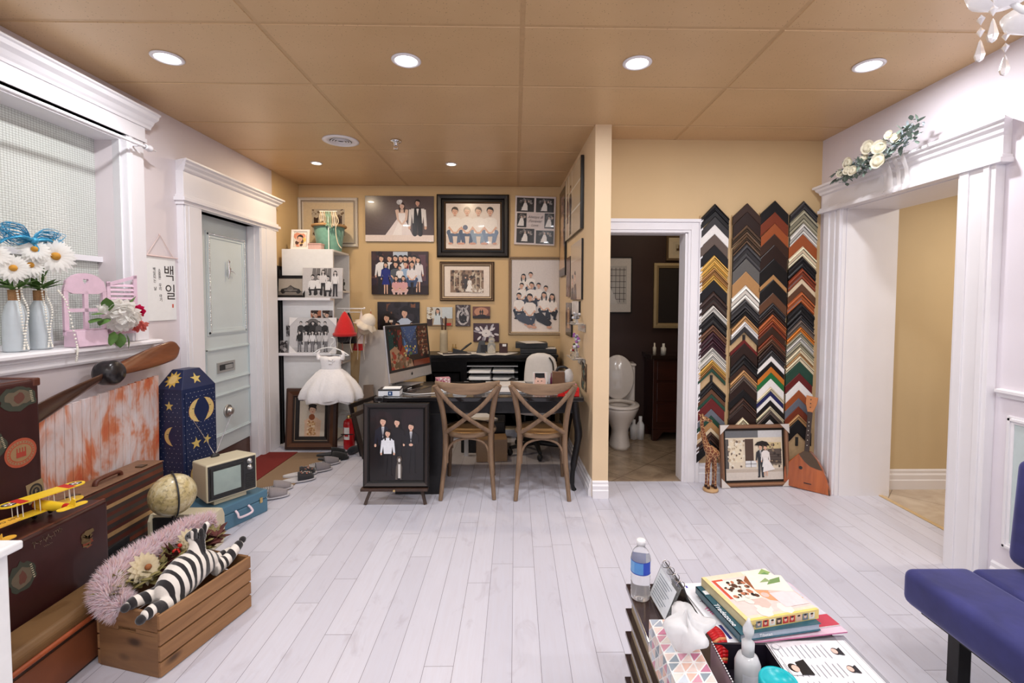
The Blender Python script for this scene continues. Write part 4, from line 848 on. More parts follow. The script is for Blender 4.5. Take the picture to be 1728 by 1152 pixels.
# leaning boards and loose frames in the corner right of the extinguisher
def leaner(name, lab, cat, x, y, w_, h_, th, rot, mat, tilt, extra=None):
    o = thing(name, lab, cat, (x, y, .002), (tilt, 0, rot)); g = G(); g.box((-w_/2, 0, 0), (w_/2, th, h_)); g.build('panel', mat, o, bevel=.002); return o
leaner('foam_board', 'tall pale foam board leaning in the corner behind the hats', 'board', -1.50, 4.90, .52, 1.15, .02, -.55, M('foam_board_grey', srgb(206, 198, 192), .7, vary=.06, scale=4), -.10)
leaner('foam_board', 'brown edged panel leaning under the white tulle dress', 'board', -1.46, 4.68, .10, .62, .03, .3, M('brown_edge', srgb(110, 92, 78), .6), -.35)
for k, (x, y, c, a) in enumerate(((-1.36, 4.50, (30, 24, 24), -.42), (-1.31, 4.42, (60, 48, 42), -.5))):
    o = thing('empty_frame', ('black empty frame' if k == 0 else 'dark brown empty frame')+' leaning sideways beside the fire extinguisher', 'picture frame', (x, y, .002), (-.12, a*.35, .9), 'empty frames by the extinguisher')
    g = G(); g.rect_sweep(.30, .52-.06*k, [(0, 0), (.003, .022), (.03, .026), (.04, .01), (.04, 0)], cols=[srgb(*c)]*5); g.build('frame', MOULD, o)
o = thing('shoe', 'dark shoe lying at the foot of the leaning frames', 'shoe', (-1.53, 4.50, 0), 1.3); g = G(); g.c = srgb(22, 24, 34)
g.tube(crom([(-.11, 0, .03), (-.05, 0, .04), (.03, 0, .03), (.11, 0, .022)], 4), [.024, .03, .034, .036, .036, .035, .034, .033, .033, .034, .032, .025, .012], 12, flat=1.0); g.build('upper', FABRIC, o, sub=1)

# ------------------------------------------------------------ black cabinet along the back wall and what is on it
t = thing('sideboard', 'long black sideboard against the tan alcove wall with open paper shelves', 'cabinet', (-.24, 5.10, 0))
g = G(); g.box((-.70, -.16, .05), (.66, .18, .83)); 
g2 = G(); g2.box((-.73, -.19, .868), (.69, .185, .892)); g2.prism([(-.185, .868), (-.18, .85), (-.165, .842), (-.16, .82), (-.155, .82), (-.155, .868)], -.72, .68, 'X')
g = G(); g.box((-.70, -.16, .05), (-.27, .18, .82)); g.box((.27, -.16, .05), (.66, .18, .82)); g.box((-.27, .16, .05), (.27, .18, .82)); g.box((-.27, -.16, .80), (.27, .16, .82)); g.build('cabinet_body', BLACK, t, bevel=.003); g2.build('top', BLACK, t, bevel=.003)
for x0, x1 in ((-.68, -.30), (.30, .64)):
    d_ = g.build('door', BLACK, t, bevel=.003); g = G()
    for a, b, c, e in ((x0+.03, x1-.03, .70, .72), (x0+.03, x1-.03, .16, .18), (x0+.03, x0+.05, .18, .70), (x1-.05, x1-.03, .18, .70)): g.box((a, -.183, c), (b, -.174, e))
    g.build('door_moulding', BLACK, d_)
for k, z in enumerate((.42, .49, .56, .63, .70, .765)):
    g = G(); g.box((-.27, -.155, z), (.27, .15, z+.008)); g.build('tray_shelf', M('silver_edge', (.6, .6, .6), .35, .5) if k > 0 else BLACK, t)
r_ = random.Random(12)
for k, z in enumerate((.498, .568, .638, .708)):
    for x0 in (-.25, .0):
        o = thing('paper_stack', 'stack of white papers in the open sideboard shelf, %s level, %s half' % (('lowest', 'second lowest', 'second highest', 'highest')[k], 'left' if x0 < 0 else 'right'), 'papers', (-.24+x0+.115, 5.08, z+.0005), group='papers in the sideboard shelves')
        g = G(); th = .012+.016*r_.random()
        for q in range(3): a = .01*r_.random(); g.box((-.112+a, -.225+.02*r_.random(), th*q/3), (.108+a, .08, th*(q+.9)/3))
        g.build('sheets', PAPER, o)
ZT = .8925
def sheet(lab, x, y, rot, w_=.21, h_=.29, z=ZT, c=(236, 232, 228), th=.0015, name='paper_sheet'):
    o = thing(name, lab, 'paper', (x, y, z), rot); g = G(); g.c = srgb(*c); g.box((-w_/2, -h_/2, 0), (w_/2, h_/2, th)); g.build('sheet', PRINTM, o); return o
sheet('white papers lying at the left end of the sideboard top', -.70, 5.03, .4); sheet('white sheet under the tape dispenser on the sideboard', -.54, 5.05, -.3, z=ZT+.002); sheet('grey folder lying on the sideboard near its left end', -.62, 5.0, .15, .3, .12, z=ZT+.004, c=(70, 66, 70), th=.004)
sheet('white sheet in front of the glass jar on the sideboard', -.33, 5.02, .7, z=ZT); sheet('white papers between the jar and the black printer', -.12, 5.04, -.5, z=ZT+.002); sheet('loose white sheet hanging near the sideboard centre front', -.42, 4.99, .2, .2, .1, z=ZT+.0045)
o = thing('stapler', 'open black stapler standing on papers on the sideboard', 'stapler', (-.58, 5.04, ZT+.009), .2); g = G(); g.hexa([(-.09, -.022, 0), (.08, -.022, 0), (.08, .022, 0), (-.09, .022, 0)], [(-.09, -.02, .05), (.05, -.015, .012), (.05, .015, .012), (-.09, .02, .05)]); g.tube([(-.01, 0, .015), (.06, 0, .07), (.11, 0, .105)], [.008, .012, .009], 8); g.build('stapler_body', BLKP, o)
o = thing('vase_with_sticks', 'frosted tall vase holding dark sticks on the sideboard beside the screen', 'vase', (-.775, 5.10, ZT)); g = G(); g.lathe([(0, 0), (.04, 0), (.045, .02), (.042, .2), (.04, .25), (.036, .25), (.038, .02), (0, .015)], seg=20); g.build('vase', M('frosted_cream', srgb(206, 190, 160), .4, trans=.3), o)
for k in range(6): g = G(); a = k*1.1; g.tube([(0.008*math.cos(a), .008*math.sin(a), .04), (.03*math.cos(a), .03*math.sin(a), .38+.02*math.sin(k*3))], [.003, .006], 6); g.build('stick', wood('dark_stick', (.05, .02, .015), (.09, .04, .03)), o)
for x, z, lab in ((-.685, .09, 'small glass bottle beside the frosted vase'), (-.655, .085, 'second small glass bottle beside the frosted vase')):
    o = thing('glass_bottle', lab, 'bottle', (x, 5.16, ZT)); g = G(); g.lathe([(0, 0), (.012, 0), (.013, .05), (.005, .065), (.005, .09), (0, .09)], seg=12); g.build('bottle_body', M('amber_glass', srgb(196, 160, 90), .2, trans=.5), o)
o = thing('card_holder', 'dark slanted card holder on the sideboard left of the jar', 'holder', (-.37, 5.06, ZT+.006)); g = G(); g.hexa([(-.05, -.03, 0), (.05, -.03, 0), (.05, .05, 0), (-.05, .05, 0)], [(-.02, .0, .13), (.04, .0, .13), (.04, .03, .13), (-.02, .03, .13)]); g.build('holder_body', BLKP, o); g = G(); g.box((.0, -.045, .02), (.07, -.03, .09)); g.cyl((.035, -.05, .05), (.035, -.044, .05), .015); g.build('camera_charm', BLKP, o)
o = thing('glass_jar', 'clear glass jar with a faceted neck on the sideboard', 'jar', (-.255, 5.02, ZT+.006)); g = G(); g.lathe([(0, 0), (.042, 0), (.045, .01), (.045, .09), (.034, .105), (.03, .115), (.034, .13), (.03, .16), (.012, .175), (0, .178)], seg=16); g.build('jar_body', M('jar_glass', (.9, .92, .9), .05, trans=.75, vary=.02), o)
o = thing('small_box', 'small dark red box with a white tag on the sideboard', 'box', (-.13, 5.10, ZT+.0045)); g = G(); g.c = srgb(60, 26, 26); g.box((-.045, -.03, 0), (.045, .04, .10)); g.build('box_body', PAINTC, o, bevel=.002); g = G(); g.box((-.01, -.032, .07), (.03, -.029, .095)); g.build('tag', PAPER, o)
o = thing('letter_tray', 'black letter tray with papers on the right end of the sideboard, lower', 'tray', (.24, 5.04, ZT)); g = G(); g.box((-.19, -.15, 0), (.19, .14, .012)); g.box((-.19, -.15, .018), (.19, .14, .065)); g.build('tray_body', BLKP, o, bevel=.003)
o = thing('letter_tray', 'black flat box stacked on the lower tray at the end of the sideboard', 'tray', (.17, 5.08, ZT+.0655)); g = G(); g.box((-.17, -.12, 0), (.17, .12, .055)); g.build('tray_body', BLKP, o, bevel=.003)
sheet('white sheet lying on the stacked black box', .17, 5.07, .3, z=ZT+.121); sheet('white sheet on the lower black tray at its right end', .375, 4.99, -.1, .10, .16, z=ZT+.0655)

# ------------------------------------------------------------ desk
t = thing('desk', 'long black desk with curved cabriole legs in front of the sideboard', 'desk', (-.28, 3.88, 0))
g = G(); g.box((-.78, -.35, .695), (.80, .35, .73)); g.build('desk_top', M('desk_black', (.016, .014, .015), .16, vary=.2, coat=.5), t, bevel=.006)
g = G(); g.box((-.72, -.31, .60), (.74, -.29, .695)); g.box((-.72, .29, .60), (.74, .31, .695)); g.box((-.72, -.29, .60), (-.70, .29, .695)); g.box((.72, -.29, .60), (.74, .29, .695)); g.build('apron', BLACK, t)
for sx in (-.72, .735):
    for sy in (-.30, .30):
        e = 1 if sx > 0 else -1; g = G(); g.tube(crom([(sx, sy, .69), (sx+e*.015, sy, .55), (sx+e*.03, sy, .42), (sx-e*.005, sy, .2), (sx-e*.015, sy, .06), (sx+e*.0, sy, .0)], 5), [.034]*6+[.036]*5+[.03]*5+[.022]*5+[.018]*3+[.022, .024], 12, flat=.85); g.build('leg', BLACK, t)
# computer
t = thing('desktop_computer', 'large all in one computer screen angled at the left end of the desk', 'computer', (-.885, 4.03, .7305), (-.11, 0, math.atan2(.92, .39)))
ALU = M('brushed_aluminium', (.62, .62, .63), .3, .8, vary=.04)
g = G(); g.box((-.30, -.012, .055), (.30, .006, .525)); g.box((-.24, .006, .10), (.24, .03, .46)); g.build('screen_housing', ALU, t, bevel=.006)
g = G(); g.box((-.298, -.0145, .14), (.298, -.0125, .523)); g.build('bezel', BLKP, t, bevel=.001)
class Scr(Pic): pass
p = Pic(.545, .345, (34, 22, 22)); r_ = random.Random(21)
p.rect(.18, .10, .38, .345, (40, 60, 96)); p.poly([(.17, .345), (.28, .20), (.41, .345)], (58, 84, 128)); p.poly([(.2, .25), (.24, .17), (.3, .14), (.2, .12)], (70, 120, 170)); p.rect(.0, .1, .06, .32, (30, 60, 56)); p.rect(.12, .14, .17, .32, (110, 30, 30)); p.rect(.40, .1, .545, .345, (60, 28, 26))
for k in range(5): p.rect(.41, .13+.04*k, .54, .135+.04*k, (150, 80, 50))
p.blobs(46, [(150, 104, 76), (110, 48, 38), (170, 140, 110), (70, 34, 28)], .010, .40, .08, .54, .33, asp=1.4); p.blobs(34, [(40, 74, 66), (116, 44, 40), (150, 120, 84), (36, 34, 50)], .008, .01, .1, .18, .33, asp=1.5)
p.poly([(0, .16), (.07, .19), (.12, .15), (.16, .11), (.28, .06), (.3, 0), (0, 0)], (176, 128, 96)); p.blobs(60, [(170, 134, 108), (160, 56, 40), (130, 90, 66), (104, 78, 54)], .018, .0, .0, .26, .14); p.rect(.3, 0, .545, .05, (120, 50, 26)); p.blobs(40, [(226, 190, 120), (90, 110, 60), (150, 60, 40)], .010, .16, .10, .34, .18); p.poly([(.13, .13), (.17, .19), (.21, .13)], (150, 60, 30))
for k in range(30): p.ell(.18+.2*r_.random(), .2+.14*r_.random(), .0025, .0025, (230, 220, 160), 5)
scrm, nt, b = nodes_of('lit_screen'); a = nt.nodes.new('ShaderNodeAttribute'); a.attribute_name = 'Col'; nt.links.new(a.outputs['Color'], b.inputs['Emission Color']); b.inputs['Emission Strength'].default_value = .75; b.inputs['Base Color'].default_value = (.01, .01, .01, 1); b.inputs['Roughness'].default_value = .12
p.g.build('display', scrm, t, loc=(0, -.0150, .162))
g = G(); g.prism([(-.012, .097), (-.004, .09), (.006, .09), (.012, .102), (.008, .112), (-.006, .112)], -.0135, -.012, 'Y'); g.sph((.004, -.0128, .116), (.003, .001, .004), 8, 5); g.build('logo', BLKP, t)
g = G(); g.hexa([(-.09, -.06, .008), (.09, -.06, .008), (.09, .14, .016), (-.09, .14, .016)], [(-.09, -.06, .014), (.09, -.06, .014), (.09, .14, .022), (-.09, .14, .022)]); g.prism([(.15, .008), (.16, .008), (.06, .30), (.03, .30), (.03, .28)], -.08, .08, 'X'); g.build('stand', ALU, t, bevel=.003)
# things on the desk
def cable(lab, pts, r=.003, mat=WPLAS, z=0):
    o = G().tube(crom(pts, 6), r, 6).build('cable', mat); return tag(o, lab, 'cable')
cable('white cable looping across the desk toward the chairs', [(-.86, 3.90, .735), (-.90, 3.72, .735), (-.78, 3.62, .735), (-.62, 3.66, .737), (-.50, 3.74, .736), (-.3, 3.75, .735), (-.12, 3.74, .735)])
cable('black cable hanging over the desk edge behind the easel frame', [(-.80, 3.80, .736), (-.90, 3.66, .735), (-.97, 3.56, .735), (-.99, 3.522, .733), (-1.0, 3.515, .64)], .003, BLKP)
cable('thin black cable arching behind the white hard drive box', [(-1.03, 4.05, .735), (-1.02, 4.0, .81), (-.98, 3.95, .84), (-.93, 3.93, .83)], .002, BLKP)
o = thing('hard_drive_box', 'white flat box with a blue label at the left end of the desk', 'box', (-.96, 3.62, .7305), .05); g = G(); g.c = srgb(232, 234, 238); g.box((-.08, -.06, 0), (.08, .06, .042)); g.build('box_body', PAINTC, o, bevel=.003); g = G(); g.c = srgb(30, 70, 120); g.box((-.006, -.0625, .006), (.026, -.0605, .038)); g.c = srgb(220, 230, 240); g.box((.004, -.0632, .016), (.014, -.0624, .03)); g.build('label', PRINTM, o)
g = G(); g.box((-.082, -.062, .042), (.082, .062, .052)); g.build('dark_lid', BLKP, o, bevel=.002)
o = thing('paper_pad', 'white pad lying on the blue labelled box', 'papers', (-.95, 3.62, .783), .1); g = G(); g.box((-.06, -.045, 0), (.07, .045, .006)); g.build('pad', PAPER, o)
o = thing('laptop', 'closed black laptop behind the hard drive box', 'laptop', (-.96, 3.83, .7305), -.1); g = G(); g.box((-.10, -.10, 0), (.08, .10, .02)); g.build('laptop_body', BLKP, o, bevel=.004)
o = thing('tissue_pack', 'pink and white flowered tissue pack on the desk under the screen', 'tissue pack', (-.63, 4.08, .7305), .3); g = G(); g.c = srgb(206, 150, 160); g.box((-.06, -.04, 0), (.06, .04, .06)); rr = random.Random(5)
for k in range(30): g.c = srgb(*rr.choice([(240, 226, 220), (170, 70, 90), (226, 190, 180)])); g.sph((-.055+.11*rr.random(), -.041, .06*rr.random()), (.008, .001, .008), 6, 4)
g.build('pack', PRINTM, o)
o = thing('computer_mouse', 'white computer mouse on the desk behind the left chair', 'mouse', (-.43, 3.63, .7305), 1.5); g = G(); g.sph((0, 0, .004), (.035, .055, .022), 16, 10); g.build('mouse_shell', WPLAS, o)
o = thing('place_card', 'small white folded card standing on the desk by the left chair', 'card', (-.58, 3.80, .7305)); g = G(); g.prism([(-.03, 0), (.03, 0), (0, .045)], -.02, .02, 'Y'); g.build('card', PAPER, o)
def book(lab, x, y, z, w_, d_, h_, rot, cover, pages=(236, 230, 220), name='book', cat='book', group=None):
    o = thing(name, lab, cat, (x, y, z), rot, group); g = G(); g.c = srgb(*pages); g.box((-w_/2+.004, -d_/2+.004, .002), (w_/2-.003, d_/2-.004, h_-.002)); g.build('pages', PRINTM, o)
    g = G(); g.c = srgb(*cover); g.box((-w_/2, -d_/2, 0), (w_/2, d_/2, .002)); g.box((-w_/2, -d_/2, h_-.002), (w_/2, d_/2, h_)); g.box((-w_/2, -d_/2, 0), (-w_/2+.003, d_/2, h_)); g.build('cover', PRINT, o); return o
book('white open album on the desk between the chairs', -.08, 3.98, .7305, .34, .24, .025, .1, (236, 232, 228), name='album'); book('white tablet in a dark case in front of the album', -.02, 3.76, .7305, .22, .16, .012, 0, (226, 226, 230), (30, 30, 30), name='tablet', cat='tablet')
sheet('white notes with writing at the right end of the desk', .33, 3.67, .2, .16, .10, z=.7305); sheet('second loose white note at the right end of the desk', .26, 3.70, -.3, .12, .08, z=.7325)
o = thing('baby_photo', 'standing photo of a baby face on the desk in front of the white chair', 'photo', (.20, 3.86, .7305), -.05); p = Pic(.10, .13, (226, 200, 190)); p.ell(.052, .055, .042, .052, (240, 196, 176), 18); p.poly([(.012, .07), (.02, .095), (.05, .088), (.09, .09), (.094, .075), (.09, .13), (.01, .13)], (30, 26, 24)); p.ell(.036, .062, .006, .004, (30, 24, 24), 8); p.ell(.066, .064, .006, .004, (30, 24, 24), 8); p.ell(.05, .035, .01, .005, (200, 90, 90), 8); p.ell(.093, .06, .012, .018, (236, 190, 170), 10)
g = G(); g.c = srgb(226, 222, 218); g.box((-.055, 0, 0), (.06, .004, .14)); g.hexa([(-.05, .004, 0), (.05, .004, 0), (.05, .05, 0), (-.05, .05, 0)], [(-.05, .004, .09), (.05, .004, .09), (.05, .006, .09), (-.05, .006, .09)]); g.build('easel_back', PRINTM, o); p.g.build('photo_print', PRINT, o, loc=(0, -.0005, .003))
o = thing('bag', 'brown and white handbag with a dark arched handle at the right end of the desk', 'bag', (.40, 4.02, .7305)); g = G(); g.c = srgb(120, 84, 60); g.box((-.085, -.04, 0), (.02, .04, .125)); g.c = srgb(232, 228, 226); g.sph((.055, 0, .075), (.045, .04, .075), 14, 10); g.build('bag_body', FABRIC, o, bevel=.006); g = G(); g.tube(crom([(-.05, 0, .11), (-.03, 0, .155), (.02, 0, .16), (.06, 0, .13), (.07, 0, .10)], 5), .011, 8); g.build('bag_handle', BLKP, o)
for k, (x, h_, c) in enumerate(((.285, .10, (196, 196, 204)), (.302, .12, (110, 40, 70)))):
    o = thing('bottle', ('small white dropper bottle' if k == 0 else 'small dark red bottle')+' left of the brown bag on the desk', 'bottle', (x, 3.95, .7305)); g = G(); g.c = srgb(*c); g.lathe([(0, 0), (.009, 0), (.009, h_*.6), (.004, h_*.75), (.004, h_), (0, h_)], seg=12); g.build('bottle_body', PAINTC, o)
o = thing('red_box', 'glossy red box with small white writing at the right desk corner', 'box', (.40, 3.60, .7305)); g = G(); g.c = srgb(206, 30, 26); g.box((-.075, -.05, 0), (.085, .06, .066)); g.build('box_body', MOULD, o, bevel=.003); g = G(); g.c = srgb(240, 220, 220); [g.box((-.02+.009*k, -.0512, .014), (-.014+.009*k, -.0504, .022+.003*(k % 2))) for k in range(4)]; g.c = srgb(180, 20, 20); rr = random.Random(3)
for k in range(22): g.sph((-.07+.14*rr.random(), -.0505, .025+.035*rr.random()), (.006, .0008, .006), 6, 4)
g.build('lettering', PRINTM, o)
o = thing('candy_tray', 'small pink and white packet resting on the red box', 'packet', (.43, 3.62, .7975)); g = G(); g.c = srgb(206, 120, 140); g.sph((0, 0, .014), (.045, .035, .014), 12, 8); g.c = srgb(236, 220, 222); g.sph((.015, -.01, .02), (.02, .02, .01), 10, 6); g.build('packet', FABRIC, o)
# white office chair
t = thing('office_chair', 'white padded office chair with black arms behind the desk', 'office chair', (.20, 4.50, 0), -.22)
WL = M('white_leather', srgb(226, 220, 214), .45, vary=.03, coat=.1)
g = G(); skin(g, [ring(.001, .001, .40, 24, 0), ring(.22, .22, .405, 24, 0), ring(.245, .24, .43, 24, 0), ring(.245, .24, .47, 24, 0), ring(.21, .21, .495, 24, 0), ring(.001, .001, .50, 24, 0)]); g.build('seat', WL, t)
g = G(); P = crom([(0, .20, .46), (0, .25, .55), (0, .27, .68), (0, .27, .84), (0, .26, .93)], 4); n_ = len(P)
g.tube(P, [.115+.06*math.sin(PI*min(1, (i+1)/n_)) if i < n_-3 else [.125, .095, .04][i-(n_-3)] for i in range(n_)], 20, flat=.24, up=(0, 1, 0)); g.build('backrest', WL, t)
g = G(); g.tube(crom([(.09, .235, .89), (.125, .222, .84), (.135, .225, .76), (.13, .23, .66)], 4), .012, 8, flat=.5); g.build('back_strap', BLKP, t)
for e in (-1, 1): g = G(); g.tube(crom([(e*.22, .20, .60), (e*.26, .15, .67), (e*.27, 0, .67), (e*.27, -.12, .64), (e*.25, -.06, .50), (e*.2, 0, .42)], 5), .018, 10); g.build('armrest', BLKP, t)
g = G(); g.cyl((0, 0, .10), (0, 0, .40), .028); 
for k in range(5): a = k*2*PI/5; g.tube([(0, 0, .10), (.27*math.cos(a), .27*math.sin(a), .075)], [.03, .018], 8); g.sph((.27*math.cos(a), .27*math.sin(a), .034), (.028, .028, .034), 10, 6)
g.build('swivel_base', BLKP, t)
# clutter under the desk
o = thing('storage_box', 'tan cardboard box on the floor under the desk', 'box', (-.22, 4.32, 0), .1); g = G(); g.c = srgb(176, 142, 108); g.box((-.14, -.10, 0), (.14, .10, .20)); g.build('box_body', PAINTC, o, bevel=.003)
o = thing('printer', 'dark printer under the desk with papers on it', 'printer', (-.30, 4.62, 0)); g = G(); g.box((-.22, -.15, 0), (.2, .15, .30)); g.build('printer_body', BLKP, o, bevel=.01); sheet('white papers lying on the printer under the desk', -.33, 4.60, .5, z=.3005, th=.02)
o = thing('pedestal_drawer', 'dark drawer pedestal under the left end of the desk', 'drawers', (-.83, 3.98, 0)); g = G(); g.box((-.16, -.22, 0), (.16, .22, .57)); g.build('pedestal_body', BLACK, o, bevel=.004)
o = thing('white_stick', 'white plastic trunking standing under the desk behind the left chair', 'strip', (-.46, 4.40, 0)); g = G(); g.box((-.02, -.01, 0), (.02, .01, .70)); g.build('strip', WPLAS, o)

# ------------------------------------------------------------ cross-back chairs
WD = wood('weathered_oak', srgb(98, 76, 58), srgb(142, 114, 88), .55, 'Z', 6); WDX = wood('weathered_oak_rail', srgb(106, 82, 62), srgb(150, 122, 94), .55, 'X', 6)
def rattan():
    m, nt, b = nodes_of('woven_rattan'); v = coords(nt, (1, 1, 1)); wv = nt.nodes.new('ShaderNodeTexWave'); wv.inputs['Scale'].default_value = 45; wv.bands_direction = 'DIAGONAL'; wv.inputs['Distortion'].default_value = 1; nt.links.new(v, wv.inputs[0])
    nt.links.new(ramp(nt, wv.outputs['Fac'], [(0.2, srgb(130, 86, 46)), (.8, srgb(206, 158, 100))]), b.inputs['Base Color']); b.inputs['Roughness'].default_value = .55; bump(nt, b, wv.outputs['Fac'], .5, .003); return m
RAT = rattan()
def cross_chair(lab, x, y, rz):
    """front faces +Y (towards the desk), back towards the camera at y=0"""
    t = thing('dining_chair', lab, 'chair', (x, y, 0), rz, 'cross back chairs at the desk')
    for e in (-1, 1):
        # rear leg and back post in one bent piece
        g = G(); P = crom([(e*.195, -.05, .0), (e*.185, -.01, .12), (e*.170, .03, .30), (e*.168, .035, .46), (e*.180, .01, .62), (e*.205, -.03, .76), (e*.232, -.05, .845)], 5)
        g.tube(P, [.015+.005*min(1, i/12) for i in range(len(P))], 12); g.build('back_leg', WD, t)
        g = G(); P = crom([(e*.185, .44, 0), (e*.175, .41, .2), (e*.17, .385, .44)], 5); g.tube(P, [.014+.0006*i for i in range(len(P))], 12); g.build('front_leg', WD, t)
    g = G(); N = 14; vs = []; fs = []
    for i in range(N+1):
        u = -1+2*i/N; xx = u*.236; yy = -.052-.035*(1-u*u)+.035; top = .868-.012*(1-u*u)+.006*u*u; bot = .862-.075*(1-abs(u)**2.6)-.012
        for dy in (-.013, .013): vs += [(xx, yy+dy, bot), (xx, yy+dy, top)]
    for i in range(N):
        a = i*4; b = a+4; fs += [(a, b, b+1, a+1), (a+3, b+3, b+2, a+2), (a+1, b+1, b+3, a+3), (a+2, b+2, b, a)]
    fs += [(0, 1, 3, 2), (N*4+2, N*4+3, N*4+1, N*4)]; g.add(vs, fs, True); g.build('top_rail', WDX, t, bevel=.005)
    for e in (-1, 1):
        g = G(); P = crom([(e*.222, -.062, .835), (e*.11, -.064, .70), (0, -.05+e*.008, .61), (-e*.10, -.015, .53), (-e*.165, .02, .485)], 5); g.tube(P, .016, 8, flat=.55, up=(0, 1, 0)); g.build('cross_brace', WD, t)
    g = G(); g.tube([(.19*math.cos(a), .225+.205*math.sin(a), .455) for a in [k*PI/16 for k in range(32)]], .019, 10, True); g.build('seat_frame', WDX, t)
    g = G(); g.lathe([(0, .462), (.10, .465), (.17, .470), (.185, .462), (.185, .450), (0, .448)], (0, 0, 0), 36); 
    for k, v in enumerate(g.v): g.v[k] = Vector((v.x, v.y*1.08+.225, v.z))
    g.build('seat', RAT, t)
    g = G(); g.tube(crom([(-.155, .035, .25), (-.15, .035, .34), (-.105, .035, .405), (0, .035, .432), (.105, .035, .405), (.15, .035, .34), (.155, .035, .25)], 6), .0095, 8); g.build('bentwood_arch', WD, t)
    g = G(); g.tube(crom([(-.155, .395, .25), (-.15, .39, .34), (-.105, .39, .405), (0, .39, .432), (.105, .39, .405), (.15, .39, .34), (.155, .395, .25)], 6), .0095, 8); g.build('bentwood_arch', WD, t)
    for e in (-1, 1):
        g = G(); g.tube(crom([(e*.162, .06, .27), (e*.16, .09, .37), (e*.16, .22, .425), (e*.16, .34, .37), (e*.165, .38, .27)], 5), .0095, 8); g.build('bentwood_arch', WD, t)
    return t
cross_chair('weathered wooden cross back chair, left one of the two, nearer the easel', -.350, 3.445, .03)
cross_chair('weathered wooden cross back chair, right one of the two, nearer the pillar', .200, 3.425, -.02)

# ------------------------------------------------------------ easel with the black framed family photo
t = thing('easel', 'low dark wooden tabletop easel standing on the floor', 'easel', (-.855, 3.325, 0))
EW = wood('dark_easel_wood', srgb(48, 34, 28), srgb(80, 56, 44), .4, 'Z')
g = G(); g.box((-.24, -.03, .105), (.235, .02, .125)); g.build('ledge', EW, t, bevel=.003)
for e in (-1, 1): g = G(); g.tube([(e*.215, .0, .0), (e*.18, .038, .105), (e*.06, .10, .60)], .014, 4, smooth=False); g.build('leg', EW, t)
g = G(); g.tube([(0, .30, 0), (0, .115, .58)], .013, 4, smooth=False); g.build('rear_leg', EW, t)
g = G(); g.cyl((.0, -.034, .112), (.0, -.03, .112), .008); g.build('knob', BRASS, t)
p = Pic(.385, .515, (24, 20, 22)); p.ell(.08, .38, .10, .12, (40, 26, 28), 16); p.ell(.30, .44, .08, .09, (36, 24, 28), 16); p.blobs(20, [(26, 22, 24), (30, 24, 26)], .05)
p.person(.095, .06, .40, (232, 232, 236), (16, 15, 20), suit=(34, 35, 48)); p.person(.195, .08, .37, (32, 30, 34), (30, 28, 32), long=True); p.person(.295, .05, .37, (232, 232, 236), (22, 21, 25), suit=(28, 27, 32), arms='fold'); p.person(.13, .03, .34, (236, 238, 244), (24, 22, 26), long=True)
p.poly([(.185, .01), (.19, .10), (.2, .14), (.225, .14), (.235, .10), (.23, .01), (.22, .01), (.215, .06), (.205, .06), (.2, .01)], (92, 84, 78)); p.poly([(.205, .02), (.205, .12), (.222, .12), (.222, .02)], (216, 212, 206)); p.ell(.213, .155, .018, .022, (90, 76, 66), 12); p.ell(.213, .148, .008, .014, (226, 222, 216), 10); p.poly([(.197, .165), (.2, .185), (.207, .172)], (50, 42, 38)); p.poly([(.219, .172), (.226, .185), (.229, .165)], (50, 42, 38))
framed('black framed portrait of four people and a dog standing on the low easel', (-.848, 3.338, .126), .47, .60, .045, [(.003, .025), (.012, .03), (.03, .02), (.04, .016)], [(20, 17, 17), (58, 50, 48), (16, 14, 14), (24, 21, 21)], p, tilt=-.05)
leaner('empty_frame', 'black framed panel stored right behind the easel', 'picture frame', -.72, 3.50, .36, .60, .03, 0, BLACK, -.08)

# ------------------------------------------------------------ mats and slippers
o = tag(G().box((-2.38, 3.62, .0005), (-2.075, 4.48, .010)).build('door_mat', M('red_mat', srgb(122, 36, 30), .9, vary=.12, scale=300, bmp=.4)), 'dark red mat in front of the grey entry door', 'mat')
o = tag(G().box((-2.07, 3.50, .0005), (-1.74, 4.47, .009)).build('floor_mat', M('brown_mat', srgb(142, 116, 90), .9, vary=.12, scale=300, bmp=.4)), 'brown coir mat beside the dark red mat', 'mat')
def slipper(lab, x, y, rz, upper, sole=(206, 202, 204), stripe=None, L_=.26, W_=.095, z0=.0, toe=True, group='slippers in a row by the mats'):
    t = thing('slipper', lab, 'slipper', (x, y, z0), rz, group)
    out = [(math.cos(a)*L_/2*(1 if math.cos(a) > 0 else 1), math.sin(a)*W_/2*(1+.12*math.cos(a))) for a in [k*PI/14 for k in range(28)]]
    g = G(); g.c = srgb(*sole); g.prism(out, 0, .014, 'Z'); g.build('sole', FABRIC, t)
    if stripe:
        g = G(); g.c = srgb(*stripe)
        for k in range(11):
            x_ = -L_/2+.012+k*.0115*2/2; hw = W_/2*math.sqrt(max(0, 1-(x_/(L_/2))**2))*.92; g.box((x_, -hw, .0145), (x_+.005, hw, .0158))
        g.build('striped_insole', FABRIC, t)
    g = G(); vs = []; fs = []; N = 10; K = 7
    for i in range(K):
        xx = -.01+(L_/2-.012)*i/(K-1)+.005; hw = W_/2*1.04*math.sqrt(max(.08, 1-(xx/(L_/2))**2))*(1+.12*xx/(L_/2)); hh = .058*(1-.55*(i/(K-1))**1.6)
        for k in range(N+1): a = PI*k/N; vs.append((xx, hw*math.cos(a), .012+hh*math.sin(a)))
    for i in range(K-1):
        for k in range(N): a = i*(N+1)+k; fs.append((a, a+1, a+N+2, a+N+1))
    g.c = srgb(*upper); g.add(vs, fs, True); u = g.build('upper', FABRIC, t); md = u.modifiers.new('thickness', 'SOLIDIFY'); md.thickness = .005
    if stripe == (30, 26, 30):
        pass
    return t, u
